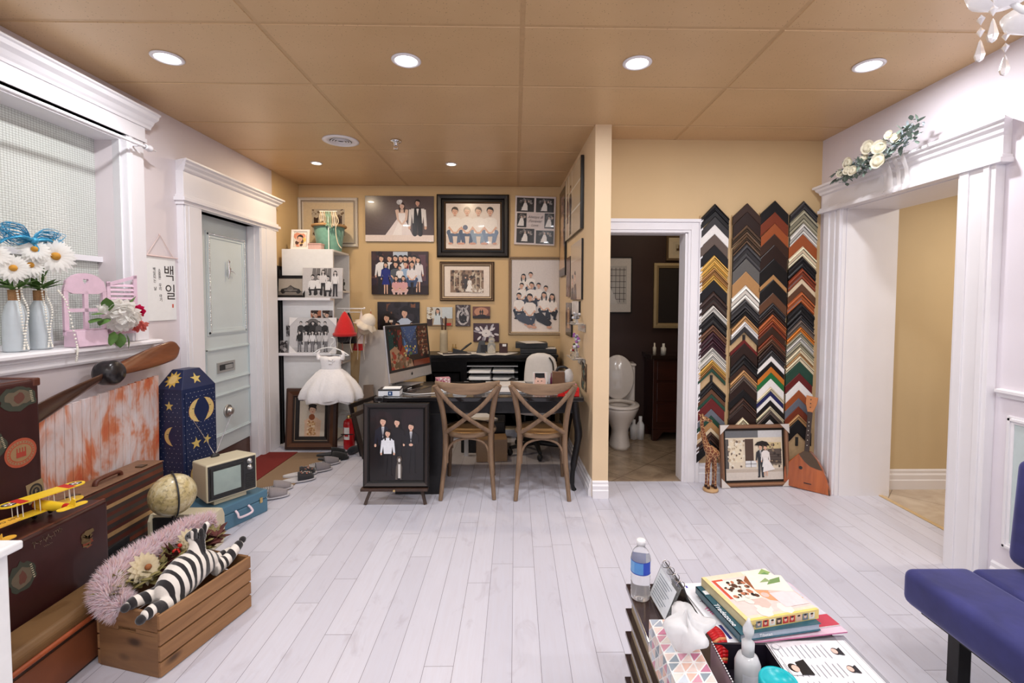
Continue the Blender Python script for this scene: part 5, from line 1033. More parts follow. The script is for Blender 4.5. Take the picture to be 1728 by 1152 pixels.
def florals(u, seed):
    g = G(); rr = random.Random(seed)
    for k in range(16): g.c = srgb(*rr.choice([(206, 120, 90), (196, 190, 180), (140, 130, 120)])); xx = .01+.09*rr.random(); yy = (rr.random()-.5)*.07; g.sph((xx, yy, .012+.060*(1-.5*(xx/.12)**1.6)*math.sqrt(max(.05, 1-(yy/.052)**2))), (.006, .006, .003), 6, 4)
    g.build('flower_pattern', FABRIC, u)
S = [('grey striped slipper nearest the blue suitcase, front one', -1.80, 3.44, -2.75+PI, (146, 138, 140), (40, 38, 40)), ('grey striped slipper behind the nearest one', -1.84, 3.58, .4, (150, 142, 144), (40, 38, 40)),
     ('black floral slipper, nearer one of its pair', -1.74, 3.76, .45, (36, 34, 38), None), ('black floral slipper, farther one of its pair', -1.78, 3.88, .45, (36, 34, 38), None),
     ('plain grey slipper, nearer one of its pair', -1.69, 3.98, .5, (128, 122, 126), (50, 46, 48)), ('plain grey slipper, farther one of its pair', -1.68, 4.14, .5, (128, 122, 126), (50, 46, 48))]
for k, (lab, x, y, rz, c, st) in enumerate(S):
    t, u = slipper(lab, x, y, rz if k else .38, c, stripe=st, z0=.0095 if x < -1.6 else 0)
    if k in (2, 3): florals(u, k)
for lab, x, y, rz in (('black shoe with a strap, nearer one by the bride portrait', -1.66, 4.28, .2), ('black shoe with a strap, farther one by the bride portrait', -1.72, 4.40, .35)):
    slipper(lab, x, y, rz, (20, 19, 20), (26, 25, 26), z0=.0095, L_=.27)
# ------------------------------------------------------------ frame corner samples on four boards
CC = dict(black=(22, 20, 22), gloss_black=(14, 13, 16), espresso=(44, 28, 24), dark_brown=(58, 38, 30), brown=(96, 64, 46), taupe=(98, 84, 76), charcoal=(52, 50, 52), grey=(96, 94, 92), white=(240, 236, 232), whitewash=(216, 208, 198), cream=(222, 200, 168),
          gold=(196, 152, 74), bronze=(140, 98, 52), tan=(176, 132, 86), silver=(190, 186, 178), plum=(52, 26, 34), burgundy=(104, 34, 34), red_brown=(122, 54, 32), rust=(158, 82, 44), orange=(200, 116, 44), green=(36, 110, 62), dark_green=(40, 72, 58), navy=(34, 38, 88), slate=(104, 108, 118), sage=(140, 134, 112), mottled_brown=(84, 64, 48))
cols_ = [
 (1.568, [(342.6, 'gloss_black', 'ridged'), (355, 'gloss_black', 'flat'), (364, 'charcoal', 'flat'), (377.5, 'white', 'flat'), (393.4, 'taupe', 'flat'), (411.4, 'black', 'flat'), (428.4, 'gold', 'ridged'), (441.9, 'gold', 'beaded'), (449.5, 'bronze', 'ridged'), (462.2, 'gold', 'beaded'), (470.1, 'black', 'flat'), (489.3, 'espresso', 'ridged'), (513, 'silver', 'ridged'), (524.3, 'black', 'ridged'), (545.7, 'brown', 'ridged'), (557, 'plum', 'ridged'), (572.6, 'plum', 'ridged'), (584.4, 'silver', 'beaded'), (594, 'silver', 'ridged'), (605.3, 'gold', 'ridged'), (613, 'bronze', 'ridged'), (620, 'dark_green', 'flat'), (626, None, 0), (640.5, 'black', 'ridged'), (655.6, 'brown', 'flat'), (664, 'dark_green', 'flat'), (671, 'burgundy', 'flat'), (689.6, 'slate', 'flat'), (701, 'dark_green', 'flat'), (710, 'tan', 'flat'), (722, 'cream', 'flat'), (729, 'dark_brown', 'ridged'), (745, 'black', 'flat'), (762, None, 0)]),
 (1.823, [(341.5, 'dark_brown', 'flat'), (356, 'espresso', 'flat'), (378, 'mottled_brown', 'beaded'), (394, 'mottled_brown', 'beaded'), (408, 'charcoal', 'ridged'), (434, 'grey', 'flat'), (455.5, 'tan', 'flat'), (478.5, 'whitewash', 'ridged'), (502, 'charcoal', 'ridged'), (518.5, 'black', 'ridged'), (530, 'tan', 'ridged'), (540, 'white', 'ridged'), (549, 'charcoal', 'flat'), (558, None, 0), (571, 'burgundy', 'flat'), (577, 'espresso', 'flat'), (596, 'black', 'ridged'), (614, 'dark_brown', 'flat'), (622.5, 'tan', 'ridged'), (632, 'taupe', 'ridged'), (641, 'espresso', 'flat'), (656, 'black', 'flat'), (670, 'dark_brown', 'ridged'), (685, 'espresso', 'flat'), (704, 'cream', 'ridged'), (718, 'black', 'flat'), (738, 'white', 'flat'), (752, None, 0)]),
 (2.043, [(337, 'black', 'flat'), (356, 'red_brown', 'flat'), (375, 'rust', 'flat'), (392.5, 'dark_brown', 'flat'), (411, 'espresso', 'flat'), (434, 'black', 'flat'), (461, 'tan', 'flat'), (469, 'black', 'flat'), (491.5, 'brown', 'flat'), (508.5, 'charcoal', 'ridged'), (518, 'espresso', 'ridged'), (527.5, 'rust', 'ridged'), (539, 'red_brown', 'ridged'), (549, 'dark_brown', 'flat'), (562, 'red_brown', 'ridged'), (569, 'brown', 'ridged'), (577, 'espresso', 'ridged'), (588, 'charcoal', 'ridged'), (599, 'white', 'flat'), (608, 'black', 'flat'), (617, 'orange', 'flat'), (627, 'green', 'flat'), (637.5, 'white', 'flat'), (652, 'cream', 'ridged'), (659, 'navy', 'flat'), (667, 'white', 'flat'), (674.5, 'black', 'flat'), (684.5, 'cream', 'ridged'), (691, 'taupe', 'ridged'), (699, 'black', 'flat'), (708, 'white', 'flat'), (718, 'espresso', 'flat'), (734, None, 0)]),
 (2.272, [(337, 'charcoal', 'ridged'), (351.5, 'sage', 'ridged'), (374, 'silver', 'ridged'), (393, 'rust', 'flat'), (412.5, 'cream', 'ridged'), (430, 'black', 'ridged'), (449.5, 'red_brown', 'ridged'), (468, 'cream', 'flat'), (476, 'brown', 'flat'), (489, 'rust', 'ridged'), (507.5, 'black', 'ridged'), (528.5, 'charcoal', 'ridged'), (537, 'taupe', 'ridged'), (549, 'orange', 'ridged'), (557.5, 'sage', 'ridged'), (566, 'silver', 'ridged'), (575, 'sage', 'ridged'), (584, 'cream', 'ridged'), (593, 'tan', 'ridged'), (598, 'cream', 'ridged'), (608, 'dark_green', 'flat'), (628, 'burgundy', 'flat'), (641.5, 'white', 'flat'), (657, 'rust', 'flat'), (671, 'slate', 'flat'), (685, 'red_brown', 'flat'), (698.5, 'tan', 'ridged'), (708, 'black', 'flat'), (731, None, 0)])]
ORD = 'topmost,second,third,fourth,fifth,sixth,seventh,eighth,ninth,tenth,eleventh,twelfth,thirteenth,fourteenth,fifteenth,sixteenth,seventeenth,eighteenth,nineteenth,twentieth'.split(',')
ORD += ['twenty-'+q for q in 'first,second,third,fourth,fifth,sixth,seventh,eighth,ninth'.split(',')]+['thirtieth']+['thirty-'+q for q in 'first,second,third,fourth,fifth'.split(',')]
CNAME = ('leftmost', 'second from left', 'second from right', 'rightmost'); TANB = M('raw_board', srgb(200, 170, 128), .7, vary=.08)
zpy = lambda py: 2.226-(py-342.3)*.00469
for ci, (cx, L_) in enumerate(cols_):
    hw = .109; ztop = zpy(L_[0][0])-.09; zbot = .17
    o = thing('sample_board', 'tan backing board of the %s column of frame corner samples' % CNAME[ci], 'board', (cx+.003, 3.752, zbot), group='backing boards of the frame samples')
    g = G(); g.box((-hw-.006, -.012, 0), (hw+.006, 0, ztop-zbot)); g.build('board', TANB, o)
    n = 0
    for k, (py, c, st) in enumerate(L_):
        if c is None: continue
        nxt = L_[k+1][0] if k+1 < len(L_) else py+15
        vt = (nxt-py)*.00469-.0006; z0 = zpy(py); s = vt
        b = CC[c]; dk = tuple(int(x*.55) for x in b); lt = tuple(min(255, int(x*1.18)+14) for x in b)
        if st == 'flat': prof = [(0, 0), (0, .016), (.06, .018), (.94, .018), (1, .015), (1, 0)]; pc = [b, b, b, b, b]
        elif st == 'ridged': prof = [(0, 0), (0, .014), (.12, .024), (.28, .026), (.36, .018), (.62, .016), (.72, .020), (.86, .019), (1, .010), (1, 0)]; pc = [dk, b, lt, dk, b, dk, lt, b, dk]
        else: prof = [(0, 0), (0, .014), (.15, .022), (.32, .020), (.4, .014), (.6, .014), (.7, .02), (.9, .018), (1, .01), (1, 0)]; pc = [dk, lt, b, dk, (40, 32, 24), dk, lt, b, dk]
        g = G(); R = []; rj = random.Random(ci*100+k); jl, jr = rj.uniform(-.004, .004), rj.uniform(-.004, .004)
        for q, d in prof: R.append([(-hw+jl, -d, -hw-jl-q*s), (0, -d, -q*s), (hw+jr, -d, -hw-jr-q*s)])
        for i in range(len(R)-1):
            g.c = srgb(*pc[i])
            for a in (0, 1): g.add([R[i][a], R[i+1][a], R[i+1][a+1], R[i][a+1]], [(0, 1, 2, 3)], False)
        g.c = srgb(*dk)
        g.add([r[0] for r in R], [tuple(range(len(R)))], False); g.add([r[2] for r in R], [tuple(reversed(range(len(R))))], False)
        if st == 'beaded':
            g.c = srgb(*lt); m_ = int(hw*1.414/.009)
            for e in (-1, 1):
                for j in range(m_): f = (j+.5)/m_; g.sph((e*f*hw, -.017, -f*hw-.5*s), (.0032, .003, .0032), 5, 4)
        desc = {'flat': 'flat', 'ridged': 'ridged', 'beaded': 'beaded ornate'}[st]
        # samples rest on the board in a shingled pile: lift each a hair
        o = g.build('frame_corner_sample', MOULD, loc=(cx, 3.7395, z0))
        tag(o, '%s %s frame corner sample, %s down the %s column' % (desc, c.replace('_', ' '), ORD[n], CNAME[ci]), 'frame sample', 'frame corner samples on the wall boards'); n += 1
for ci, zz in ((0, 631), (1, 562), (3, 738)):
    o = thing('sample_clip', 'small black clip in the gap of the %s column of frame samples' % CNAME[ci], 'clip', (cols_[ci][0], 3.7395, zpy(zz)-.075)); g = G(); g.box((-.009, -.012, 0), (.009, 0, .07)); g.build('clip', BLKP, o)

# ------------------------------------------------------------ giraffe, wedding photo, balalaika
def animal_finish(g, name, mat, parent, vox=.004, smooth=6):
    o = g.build(name, mat, parent); r = o.modifiers.new('remesh', 'REMESH'); r.mode = 'VOXEL'; r.voxel_size = vox; r.use_smooth_shade = True
    s = o.modifiers.new('smooth', 'CORRECTIVE_SMOOTH') if False else o.modifiers.new('smooth', 'SMOOTH'); s.iterations = smooth; s.factor = .5; return o
def giraffe_mat():
    m, nt, b = nodes_of('giraffe_paint'); v = coords(nt); vo = nt.nodes.new('ShaderNodeTexVoronoi'); vo.feature = 'DISTANCE_TO_EDGE'; vo.inputs['Scale'].default_value = 42; nt.links.new(v, vo.inputs['Vector'])
    nt.links.new(ramp(nt, vo.outputs['Distance'], [(0.025, srgb(222, 184, 128)), (.06, srgb(116, 58, 32))]), b.inputs['Base Color']); b.inputs['Roughness'].default_value = .35; return m
t = thing('giraffe_figurine', 'carved wooden giraffe on a round base in front of the frame samples', 'giraffe figurine', (1.507, 3.56, 0))
g = G(); g.lathe([(0, 0), (.056, 0), (.058, .012), (.054, .022), (0, .022)], seg=30); g.build('base', wood('light_base_wood', srgb(176, 136, 92), srgb(206, 168, 122), .4), t)
g = G()
for sx, sy in ((-.026, -.02), (-.030, .016), (.030, -.016), (.026, .02)):
    g.tube(crom([(sx, sy, .02), (sx, sy, .10), (sx*.95, sy*.95, .18), (sx*.7, sy*.7, .25), (sx*.5, sy*.5, .30)], 4), [.0105, .010, .009, .008, .008, .008, .009, .010, .011, .011, .012, .014, .017, .021, .024, .026, .028], 12)
g.tube(crom([(.042, 0, .265), (.025, 0, .29), (-.01, 0, .315), (-.035, 0, .345), (-.05, 0, .39)], 4), [.018, .026, .032, .036, .038, .039, .040, .040, .040, .039, .036, .032, .028, .025, .022, .02, .018], 14)
g.tube(crom([(-.045, 0, .37), (-.062, 0, .43), (-.075, 0, .50), (-.078, 0, .545), (-.066, 0, .56)], 4), [.024, .022, .021, .019, .018, .017, .016, .015, .015, .014, .014, .014, .015, .016, .017, .017, .016], 12)
g.tube(crom([(-.078, 0, .555), (-.055, 0, .56), (-.025, 0, .548), (.0, 0, .535)], 4), [.016, .019, .021, .021, .020, .018, .016, .014, .013, .012, .012, .011, .008], 12)
for e in (-1, 1): g.tube([(-.076, e*.012, .565), (-.10, e*.022, .60)], [.008, .003], 8); g.tube([(-.070, e*.008, .57), (-.074, e*.009, .60)], [.005, .004], 8)
g.tube([(.05, 0, .28), (.062, 0, .24), (.06, 0, .20)], [.008, .005, .003], 8)
animal_finish(g, 'giraffe_body', giraffe_mat(), t, .0035, 3)
g = G()
for sx, sy in ((-.026, -.02), (-.030, .016), (.030, -.016), (.026, .02)): g.lathe([(.0115, .022), (.0125, .03), (.011, .042), (.008, .044)], (sx, sy, 0), 12)
for e in (-1, 1): g.sph((-.045, e*.018, .565), .004, 8, 6)
g.build('hooves_and_eyes', M('dark_stain', srgb(50, 24, 16), .4), t)
p = Pic(.47, .385, (226, 212, 190)); p.rect(0, .33, .3, .385, (110, 112, 116)); p.rect(.27, .33, .47, .385, (206, 206, 208)); p.rect(0, 0, .47, .09, (216, 206, 196)); p.rect(0, .06, .47, .085, (196, 182, 168)); p.rect(.16, .10, .23, .32, (84, 66, 58)); p.rect(.03, .14, .14, .30, (236, 222, 196)); p.rect(.30, .12, .46, .29, (96, 86, 82)); p.rect(.31, .24, .46, .29, (216, 196, 150)); p.rect(0, .09, .025, .32, (90, 86, 84))
p.blobs(46, [(196, 176, 150), (120, 104, 92), (240, 232, 216)], .009, .02, .10, .16, .32); p.blobs(30, [(70, 62, 60), (150, 130, 110)], .008, .30, .10, .46, .28)
for k in range(5): p.line((.3, .12+.02*k), (.46, .115+.02*k), .003, (60, 54, 54))
p.rect(.16, .10, .25, .15, (226, 226, 228)); p.line((.16, .125), (.25, .125), .004, (60, 60, 62)); p.line((.205, .10), (.205, .15), .004, (60, 60, 62))
p.person(.285, .02, .26, (232, 232, 232), (50, 54, 62), suit=(50, 54, 62)); p.person(.325, .025, .25, (236, 230, 228), (240, 236, 234), skirt=1); p.poly([(.315, .17), (.30, .06), (.40, .08), (.34, .17)], (240, 236, 236)); p.poly([(.235, .27), (.26, .295), (.30, .305), (.34, .295), (.365, .265)], (40, 38, 40))
o = framed('brown framed wedding street photo with card corners, standing on the floor', (1.892, 3.640, .004), .565, .48, .03, [(.003, .022), (.015, .026), (.027, .02)], [(128, 92, 70), (146, 106, 80), (120, 84, 62)], p, rotz=.07, tilt=-.10)
corners(o, .565, .48, -.027, .075, M('grey_card_corner', srgb(214, 206, 200), .6, vary=.03))
t = thing('balalaika', 'orange wooden triangular balalaika leaning in the corner by the right casing', 'balalaika', (2.243, 3.578, .003), (-.13, .03, -.72))
BAL = wood('balalaika_top', srgb(136, 62, 24), srgb(196, 104, 46), .22, 'Z', 4, coat=.5)
out = [(-.165, 0), (.178, 0), (.172, .035), (.150, .10), (.118, .175), (.075, .245), (.028, .292), (-.016, .292), (-.055, .262), (-.105, .20), (-.150, .13), (-.163, .06)]
g = G(); g.prism(out, -.02, .05, 'Y'); g.build('body', BAL, t, bevel=.006)
gd = [(-.05, .262), (-.01, .215), (.03, .185), (.075, .175), (.115, .172), (.073, .243), (.027, .2925), (-.016, .2925)]
g = G(); g.prism(gd, -.0225, -.0201, 'Y'); g.build('pick_guard', M('dark_guard', srgb(84, 66, 50), .35), t)
g = G(); g.prism([(.166, .002), (.177, .002), (.170, .037), (.160, .065)], -.0225, -.0201, 'Y'); g.build('edge_inlay', MATS['dark_guard'], t)
g = G(); g.cyl((-.030, -.0215, .160), (-.030, -.0200, .160), .013, seg=20); g.build('sound_hole', BLKP, t)
g = G(); g.box((-.016, -.02, .285), (.016, .0, .60)); g.build('neck', M('dark_neck', srgb(60, 46, 40), .4), t, bevel=.003)
g = G()
for z in (.34, .38, .42, .455, .49, .52): g.cyl((0, -.0215, z), (0, -.019, z), .003, seg=10)
g.build('fret_dots', PEARL, t)
g = G(); g.prism([(-.016, .59), (.016, .59), (.040, .66), (.046, .715), (-.034, .725), (-.034, .66)], -.018, .0, 'Y'); g.build('headstock', M('headstock_tan', srgb(190, 122, 74), .4), t, bevel=.004)
g = G()
for z in (.635, .665, .695): g.cyl((.0, -.022, z), (.0, -.017, z), .004, seg=8)
g.build('tuning_pegs', BLKP, t)
g = G(); g.box((.0, -.026, .05), (.05, -.02, .055))
g.build('bridge', BLKP, t)

# ------------------------------------------------------------ washroom
POR = M('porcelain', srgb(226, 216, 206), .12, coat=.5, vary=.01)
t = thing('toilet', 'white toilet with its lid up in the dark brown washroom', 'toilet', (1.035, 4.53, .001), -.10)
g = G(); skin(g, [ring(.001, .001, 0, 30, 0)]+[[(x*1.0, y+.16, z) for x, y, z in ring(a, b, z, 30, 0)] for a, b, z in ((.105, .16, 0), (.105, .16, .03), (.085, .13, .12), (.085, .13, .18), (.12, .16, .26), (.165, .20, .34), (.185, .225, .39), (.185, .225, .41), (.14, .18, .41), (.12, .15, .36), (.001, .001, .30))]); g.build('bowl', POR, t)
g = G(); n = 32; vs = []
for rx, ry, z in ((.19, .235, .412), (.192, .237, .425), (.185, .23, .435), (.12, .15, .435), (.115, .145, .425), (.12, .15, .412)): vs += [(rx*math.cos(2*PI*k/n), .16+ry*math.sin(2*PI*k/n), z) for k in range(n)]
g.add(vs, [(i*n+k, i*n+(k+1) % n, ((i+1) % 6)*n+(k+1) % n, ((i+1) % 6)*n+k) for i in range(6) for k in range(n)], True); g.build('seat', POR, t)
g = G(); g.T = Matrix.Translation((0, .36, .43)) @ Matrix.Rotation(-.10, 4, 'X'); g.lathe([(0, 0), (.165, 0), (.172, .012), (.165, .022), (0, .026)], seg=34); 
T2 = Matrix.Translation((0, .35, .43)) @ Matrix.Rotation(PI/2-.10, 4, 'X') @ Matrix.Scale(1.36, 4, (0, 1, 0)) @ Matrix.Translation((0, .17, -.026))
g = G(); g.T = T2; g.lathe([(0, 0), (.155, 0), (.17, .008), (.172, .016), (.16, .024), (0, .026)], seg=34); g.build('lid', POR, t)
g = G(); g.box((-.19, .43, .38), (.19, .60, .77)); g.box((-.2, .42, .77), (.2, .61, .80)); g.build('tank', POR, t, bevel=.015)
DRK = wood('dark_mahogany', srgb(40, 18, 14), srgb(66, 30, 22), .3, 'X', 5, coat=.3)
t = thing('vanity', 'dark mahogany vanity cabinet in the washroom', 'vanity', (1.76, 5.01, .001))
g = G(); g.box((-.33, -.16, .12), (.40, .18, .86)); g.prism([(-.33, .12), (-.33, .02), (-.27, .02), (-.22, .09), (.28, .09), (.34, .02), (.40, .02), (.40, .12)], -.165, -.14, 'Y'); g.box((-.33, .1, 0), (-.27, .16, .12)); g.box((-.33, -.16, 0), (-.28, -.11, .12)); g.build('cabinet_body', DRK, t, bevel=.004)
g = G(); g.box((-.36, -.19, .86), (.42, .19, .90)); g.build('top', M('dark_stone', srgb(34, 24, 22), .12, coat=.4), t, bevel=.004)
for z in (.20, .42, .64): g = G(); g.box((-.29, -.172, z), (.36, -.16, z+.19)); d_ = g.build('drawer', DRK, t, bevel=.003); g = G(); g.sph((.03, -.185, z+.095), .014, 10, 8); g.cyl((.03, -.185, z+.095), (.03, -.17, z+.095), .006); g.build('knob', BRASS, d_)
for x, h_, c, lab in ((1.46, .10, (226, 214, 190), 'slim pump bottle on the vanity, left one'), (1.555, .095, (232, 226, 210), 'round white bottle on the vanity, right one')):
    o = thing('bottle', lab, 'bottle', (x, 4.92, .902)); g = G(); g.c = srgb(*c); r = .018 if x < 1.5 else .028; g.lathe([(0, 0), (r, 0), (r, h_*.7), (r*.5, h_*.85), (r*.45, h_*1.2), (0, h_*1.2)], seg=16); g.build('bottle_body', PAINTC, o)
for x, h_, lab in ((1.325, .20, 'white cleaner bottle on the washroom floor beside the toilet'), (1.255, .17, 'second white bottle behind the toilet on the washroom floor')):
    o = thing('bottle', lab, 'bottle', (x, 4.93, .002)); g = G(); g.lathe([(0, 0), (.042, 0), (.042, h_*.75), (.018, h_*.95), (.018, h_*1.2), (0, h_*1.2)], seg=18); g.build('bottle_body', WPLAS, o)
p = Pic(.30, .42, (176, 170, 160)); p.rect(.12, 0, .30, .42, (206, 202, 194)); 
for k in range(4): p.rect(.13+.045*k, .02, .135+.045*k, .40, (50, 46, 44))
for k in range(6): p.rect(.12, .05+.065*k, .29, .056+.065*k, (60, 54, 50))
p.poly([(.0, 0), (.02, .2), (.08, .26), (.16, .1), (.2, 0)], (226, 222, 214)); p.head(.07, .30, .035, skin=(200, 190, 180), long=True)
framed('black and white picture with a wide white mat above the toilet', (1.075, 5.206, 1.325), .42, .62, .014, [(.002, .02), (.010, .02)], [(30, 26, 24)]*3, p, matc=(226, 220, 210))
o = thing('mirror', 'mirror in a pale gold frame above the vanity, dark reflection painted in', 'mirror', (1.83, 5.206, 1.16)); g = G(); g.rect_sweep(.62, .72, [(0, 0), (.003, .025), (.03, .03), (.055, .018), (.06, .006)], cols=[srgb(150, 128, 90), srgb(190, 168, 124), srgb(170, 148, 108), srgb(120, 100, 70)]); g.build('frame', MOULD, o)
g = G(); g.box((-.26, -.007, .05), (.26, -.002, .67)); g.build('mirror_glass', M('mirror_glass', (.05, .045, .045), .05, .3, vary=0), o)  # reflection of the dark walls is painted in as the glass colour
p = Pic(.14, .14, (214, 200, 170)); p.rect(.03, .03, .11, .11, (190, 176, 146)); p.rect(.04, .04, .1, .065, (90, 70, 50)); p.rect(.06, .065, .08, .10, (110, 90, 66))
framed('small framed bath print above the gold framed mirror', (1.80, 5.206, 1.905), .29, .28, .03, [(.003, .02), (.02, .016)], [(110, 90, 66)]*3, p, matc=(216, 200, 166))
t = thing('added_fill_lamp', 'added unseen round lamp lighting the washroom, above the door head', 'ceiling light', (1.5, 4.35, H)); g = G(); g.lathe([(.10, 0), (.10, -.02), (.06, -.05), (0, -.06)], seg=24); g.build('added_lamp_shade', M('washroom_fill_glow', (1, .8, .6), .4, vary=0, emit=2), t); area_light('washroom_fill', (0, 0, -.08), .2, 7, (1, .84, .68), parent=t)  # unseen lamp, added to light the washroom dimly
t = thing('added_fill_lamp', 'added unseen round lamp lighting the hall beyond the right opening', 'ceiling light', (3.7, 2.6, 2.5)); g = G(); g.lathe([(.14, 0), (.14, -.02), (.08, -.06), (0, -.07)], seg=24); g.build('added_lamp_shade', M('hall_fill_glow', (1, .9, .75), .4, vary=0, emit=4), t); area_light('hall_fill', (0, 0, -.1), .3, 34, (1, .9, .76), parent=t)  # unseen lamp, added to brighten the hall

# ------------------------------------------------------------ flower swag over the right opening
t = thing('flower_swag', 'white rose and grey green leaf swag with sheer ribbon over the right opening', 'flower swag', (2.325, 3.0, 2.355))
ROSE = petal_mat('cream_rose', srgb(242, 236, 216)); LEAF = M('sage_leaf', srgb(120, 136, 124), .7, vary=.3, scale=14); BLUEL = petal_mat('blue_grey_leaf', srgb(190, 202, 210))
def rose(g, c, r, d=(-1, -.3, .1)):
    d = Vector(d).normalized(); q = d.to_track_quat('Z', 'Y').to_matrix().to_4x4(); T0 = g.T.copy(); g.T = T0 @ Matrix.Translation(c) @ q
    g.lathe([(0, -r*.5), (r*.6, -r*.4), (r*.7, .0), (r*.5, r*.35), (r*.3, r*.2), (0, r*.15)], seg=12)
    for L_, (R_, n_) in enumerate(((r*1.0, 6), (r*.72, 5), (r*.42, 4))):
        for k in range(n_):
            a = k*2*PI/n_+L_*.5; c_, s_ = math.cos(a), math.sin(a); vs = []; 
            for i in range(4):
                for j in range(4):
                    u = (j-1.5)/1.5; v = i/3; rr = R_*(.35+.65*v); h_ = r*(-.35+.9*v*(1.0-.2*L_))-r*.25*v*v*(2-L_)*.6
                    a2 = a+u*.62; vs.append((rr*math.cos(a2), rr*math.sin(a2), h_-.12*r*u*u*v))
            g.add(vs, [(i*4+j, i*4+j+1, (i+1)*4+j+1, (i+1)*4+j) for i in range(3) for j in range(3)], True)
    g.T = T0
def leaf(g, c, d, L_, W_, up=(0, 0, 1), curl=.2):
    d = Vector(d).normalized(); u = Vector(up); s_ = d.cross(u)
    if s_.length < .1: s_ = d.cross(Vector((1, 0, 0)))
    s_.normalize(); n = s_.cross(d); c = Vector(c); vs = []
    for i in range(6):
        t_ = i/5; w_ = W_*math.sin(PI*min(1, t_*.95+.03))*.5; p_ = c+d*L_*t_-n*curl*L_*t_*t_
        vs += [p_-s_*w_, p_+n*w_*.25, p_+s_*w_]
    g.add(vs, [f for i in range(5) for f in ((i*3, i*3+1, i*3+4, i*3+3), (i*3+1, i*3+2, i*3+5, i*3+4))], True)
g = G(); rr = random.Random(17)
for k, (y, z, r) in enumerate(((.27, -.01, .03), (.185, .035, .038), (.12, -.035, .034), (.02, .085, .045), (-.09, .05, .045), (-.10, -.035, .048), (-.20, .07, .03), (-.16, .10, .028), (.17, -.02, .03), (.05, .03, .025))): g = G(); rose(g, (-.035-.012*(k % 3), y, z), r*1.0, (-1, -.5+.4*rr.random(), .2*rr.random())); g.v = [v+Vector((-.045, 0, 0)) for v in g.v]; g.build('rose', ROSE, t)
for m_, n_, nm, sz in ((LEAF, 190, 'leaves', .055), (BLUEL, 260, 'small_blossoms', .030)):
    g = G()
    for k in range(n_):
        f = rr.random(); y = .33-.66*f; z = -.03+.13*f-.02*math.sin(f*PI)+(.10*(rr.random()-.5)); leaf(g, (-.075*rr.random()-.005, y, z), (-.5*rr.random(), (rr.random()-.5)*2, (rr.random()-.4)*1.4), sz*(.6+.7*rr.random()), sz*.45)
    g.build(nm, m_, t)
RIB = M('sheer_ribbon', srgb(236, 230, 230), .4, vary=.02, alpha=.35)
for y0, y1 in ((.0, -.07), (-.10, -.13), (-.16, -.19)):
    g = G(); P_ = [(.06, .005), (-.012, .004), (-.020, -.02), (.01, -.10), (.018, -.19), (.0, -.215), (.03, -.222)]; vs = [(x, y, z) for x, z in P_ for y in (y0, y1)]; g.add(vs, [(2*i, 2*i+1, 2*i+3, 2*i+2) for i in range(len(P_)-1)], True); g.build('ribbon', RIB, t)

# ------------------------------------------------------------ blue futon
t = thing('futon_sofa', 'navy blue velvet futon sofa with a black leg at the right edge', 'sofa', (1.80, .85, 0))
def velvet():
    m, nt, b = nodes_of('navy_velvet'); n = noise(nt, coords(nt), 6, 4, .6, .4); nt.links.new(ramp(nt, n, [(.3, srgb(30, 32, 84)), (.7, srgb(48, 50, 114))]), b.inputs['Base Color']); b.inputs['Roughness'].default_value = .75; b.inputs['Sheen Weight'].default_value = .45; b.inputs['Sheen Roughness'].default_value = .4; b.inputs['Sheen Tint'].default_value = (.6, .6, 1, 1); n2 = noise(nt, coords(nt), 9, 2); bump(nt, b, n2, .3, .01); return m
VEL = velvet()
def cushion(name, x0, x1, y0, y1, z0, z1, r, parent, rot=None):
    g = G(); g.box((x0, y0, z0), (x1, y1, z1)); o = g.build(name, VEL, parent, bevel=r, seg=5); 
    for p_ in o.data.polygons: p_.use_smooth = True
    return o
cushion('seat', -.29, -.025, -.80, .935, .285, .425, .035, t); cushion('seat', -.022, .235, -.80, .935, .285, .420, .03, t)
b_ = cushion('backrest', -.07, .07, -.80, .92, .0, .42, .04, t); b_.location = (.20, .03, .428); b_.rotation_euler = (0, .06, 0)
for y in (.86, -.72):
    for x in (-.115, .16): g = G(); g.box((x-.024, y-.024, 0), (x+.024, y+.024, .285)); g.build('leg', BLACK, t, bevel=.002)
g = G(); g.box((-.24, -.74, .26), (.2, .89, .286)); g.build('base_frame', BLACK, t)
# ------------------------------------------------------------ window sill and left wall things
t = thing('curtain_rod', 'thin white curtain rod with finial across the window header', 'curtain rod', (-2.30, 2.3, 2.402))
g = G(); g.cyl((0, -1.2, 0), (0, .70, 0), .009, seg=12); g.build('rod', WHITE, t)
g = G(); g.lathe([(.012, .70), (.018, .705), (.012, .715), (.022, .735), (.018, .75), (.006, .76), (.004, .79), (0, .80)], seg=14, axis='X'); 
for k, v in enumerate(g.v): g.v[k] = Vector((v.y, v.x, v.z))
g.build('finial', WHITE, t)
g = G(); g.box((-.10, .665, -.12), (-.088, .695, .02)); g.cyl((-.095, .68, 0), (0, .68, 0), .006); g.build('bracket', WHITE, t)
FROST = M('frosted_glass', srgb(226, 234, 238), .35, trans=.35, vary=.02); CORK = M('cork', srgb(150, 110, 72), .8, vary=.2, scale=200); GRN = M('leaf_green', srgb(78, 112, 50), .6, vary=.3, scale=12)
DAISY = petal_mat('daisy_white', srgb(250, 248, 244)); YEL = M('daisy_centre', srgb(196, 140, 50), .8, vary=.2, bmp=.4)
def petals(g, c, r, d, n=18, w_=.28, layers=2):
    q = Vector(d).normalized().to_track_quat('Z', 'Y').to_matrix().to_4x4(); T0 = g.T.copy(); g.T = T0 @ Matrix.Translation(c) @ q
    for L_ in range(layers):
        for k in range(n):
            a = 2*PI*(k+.5*L_)/n; leaf(g, (.12*r*math.cos(a), .12*r*math.sin(a), .004*L_), (math.cos(a), math.sin(a), .1+.15*L_), r*(1-.15*L_), r*w_, (0, 0, 1), .15)
    g.T = T0
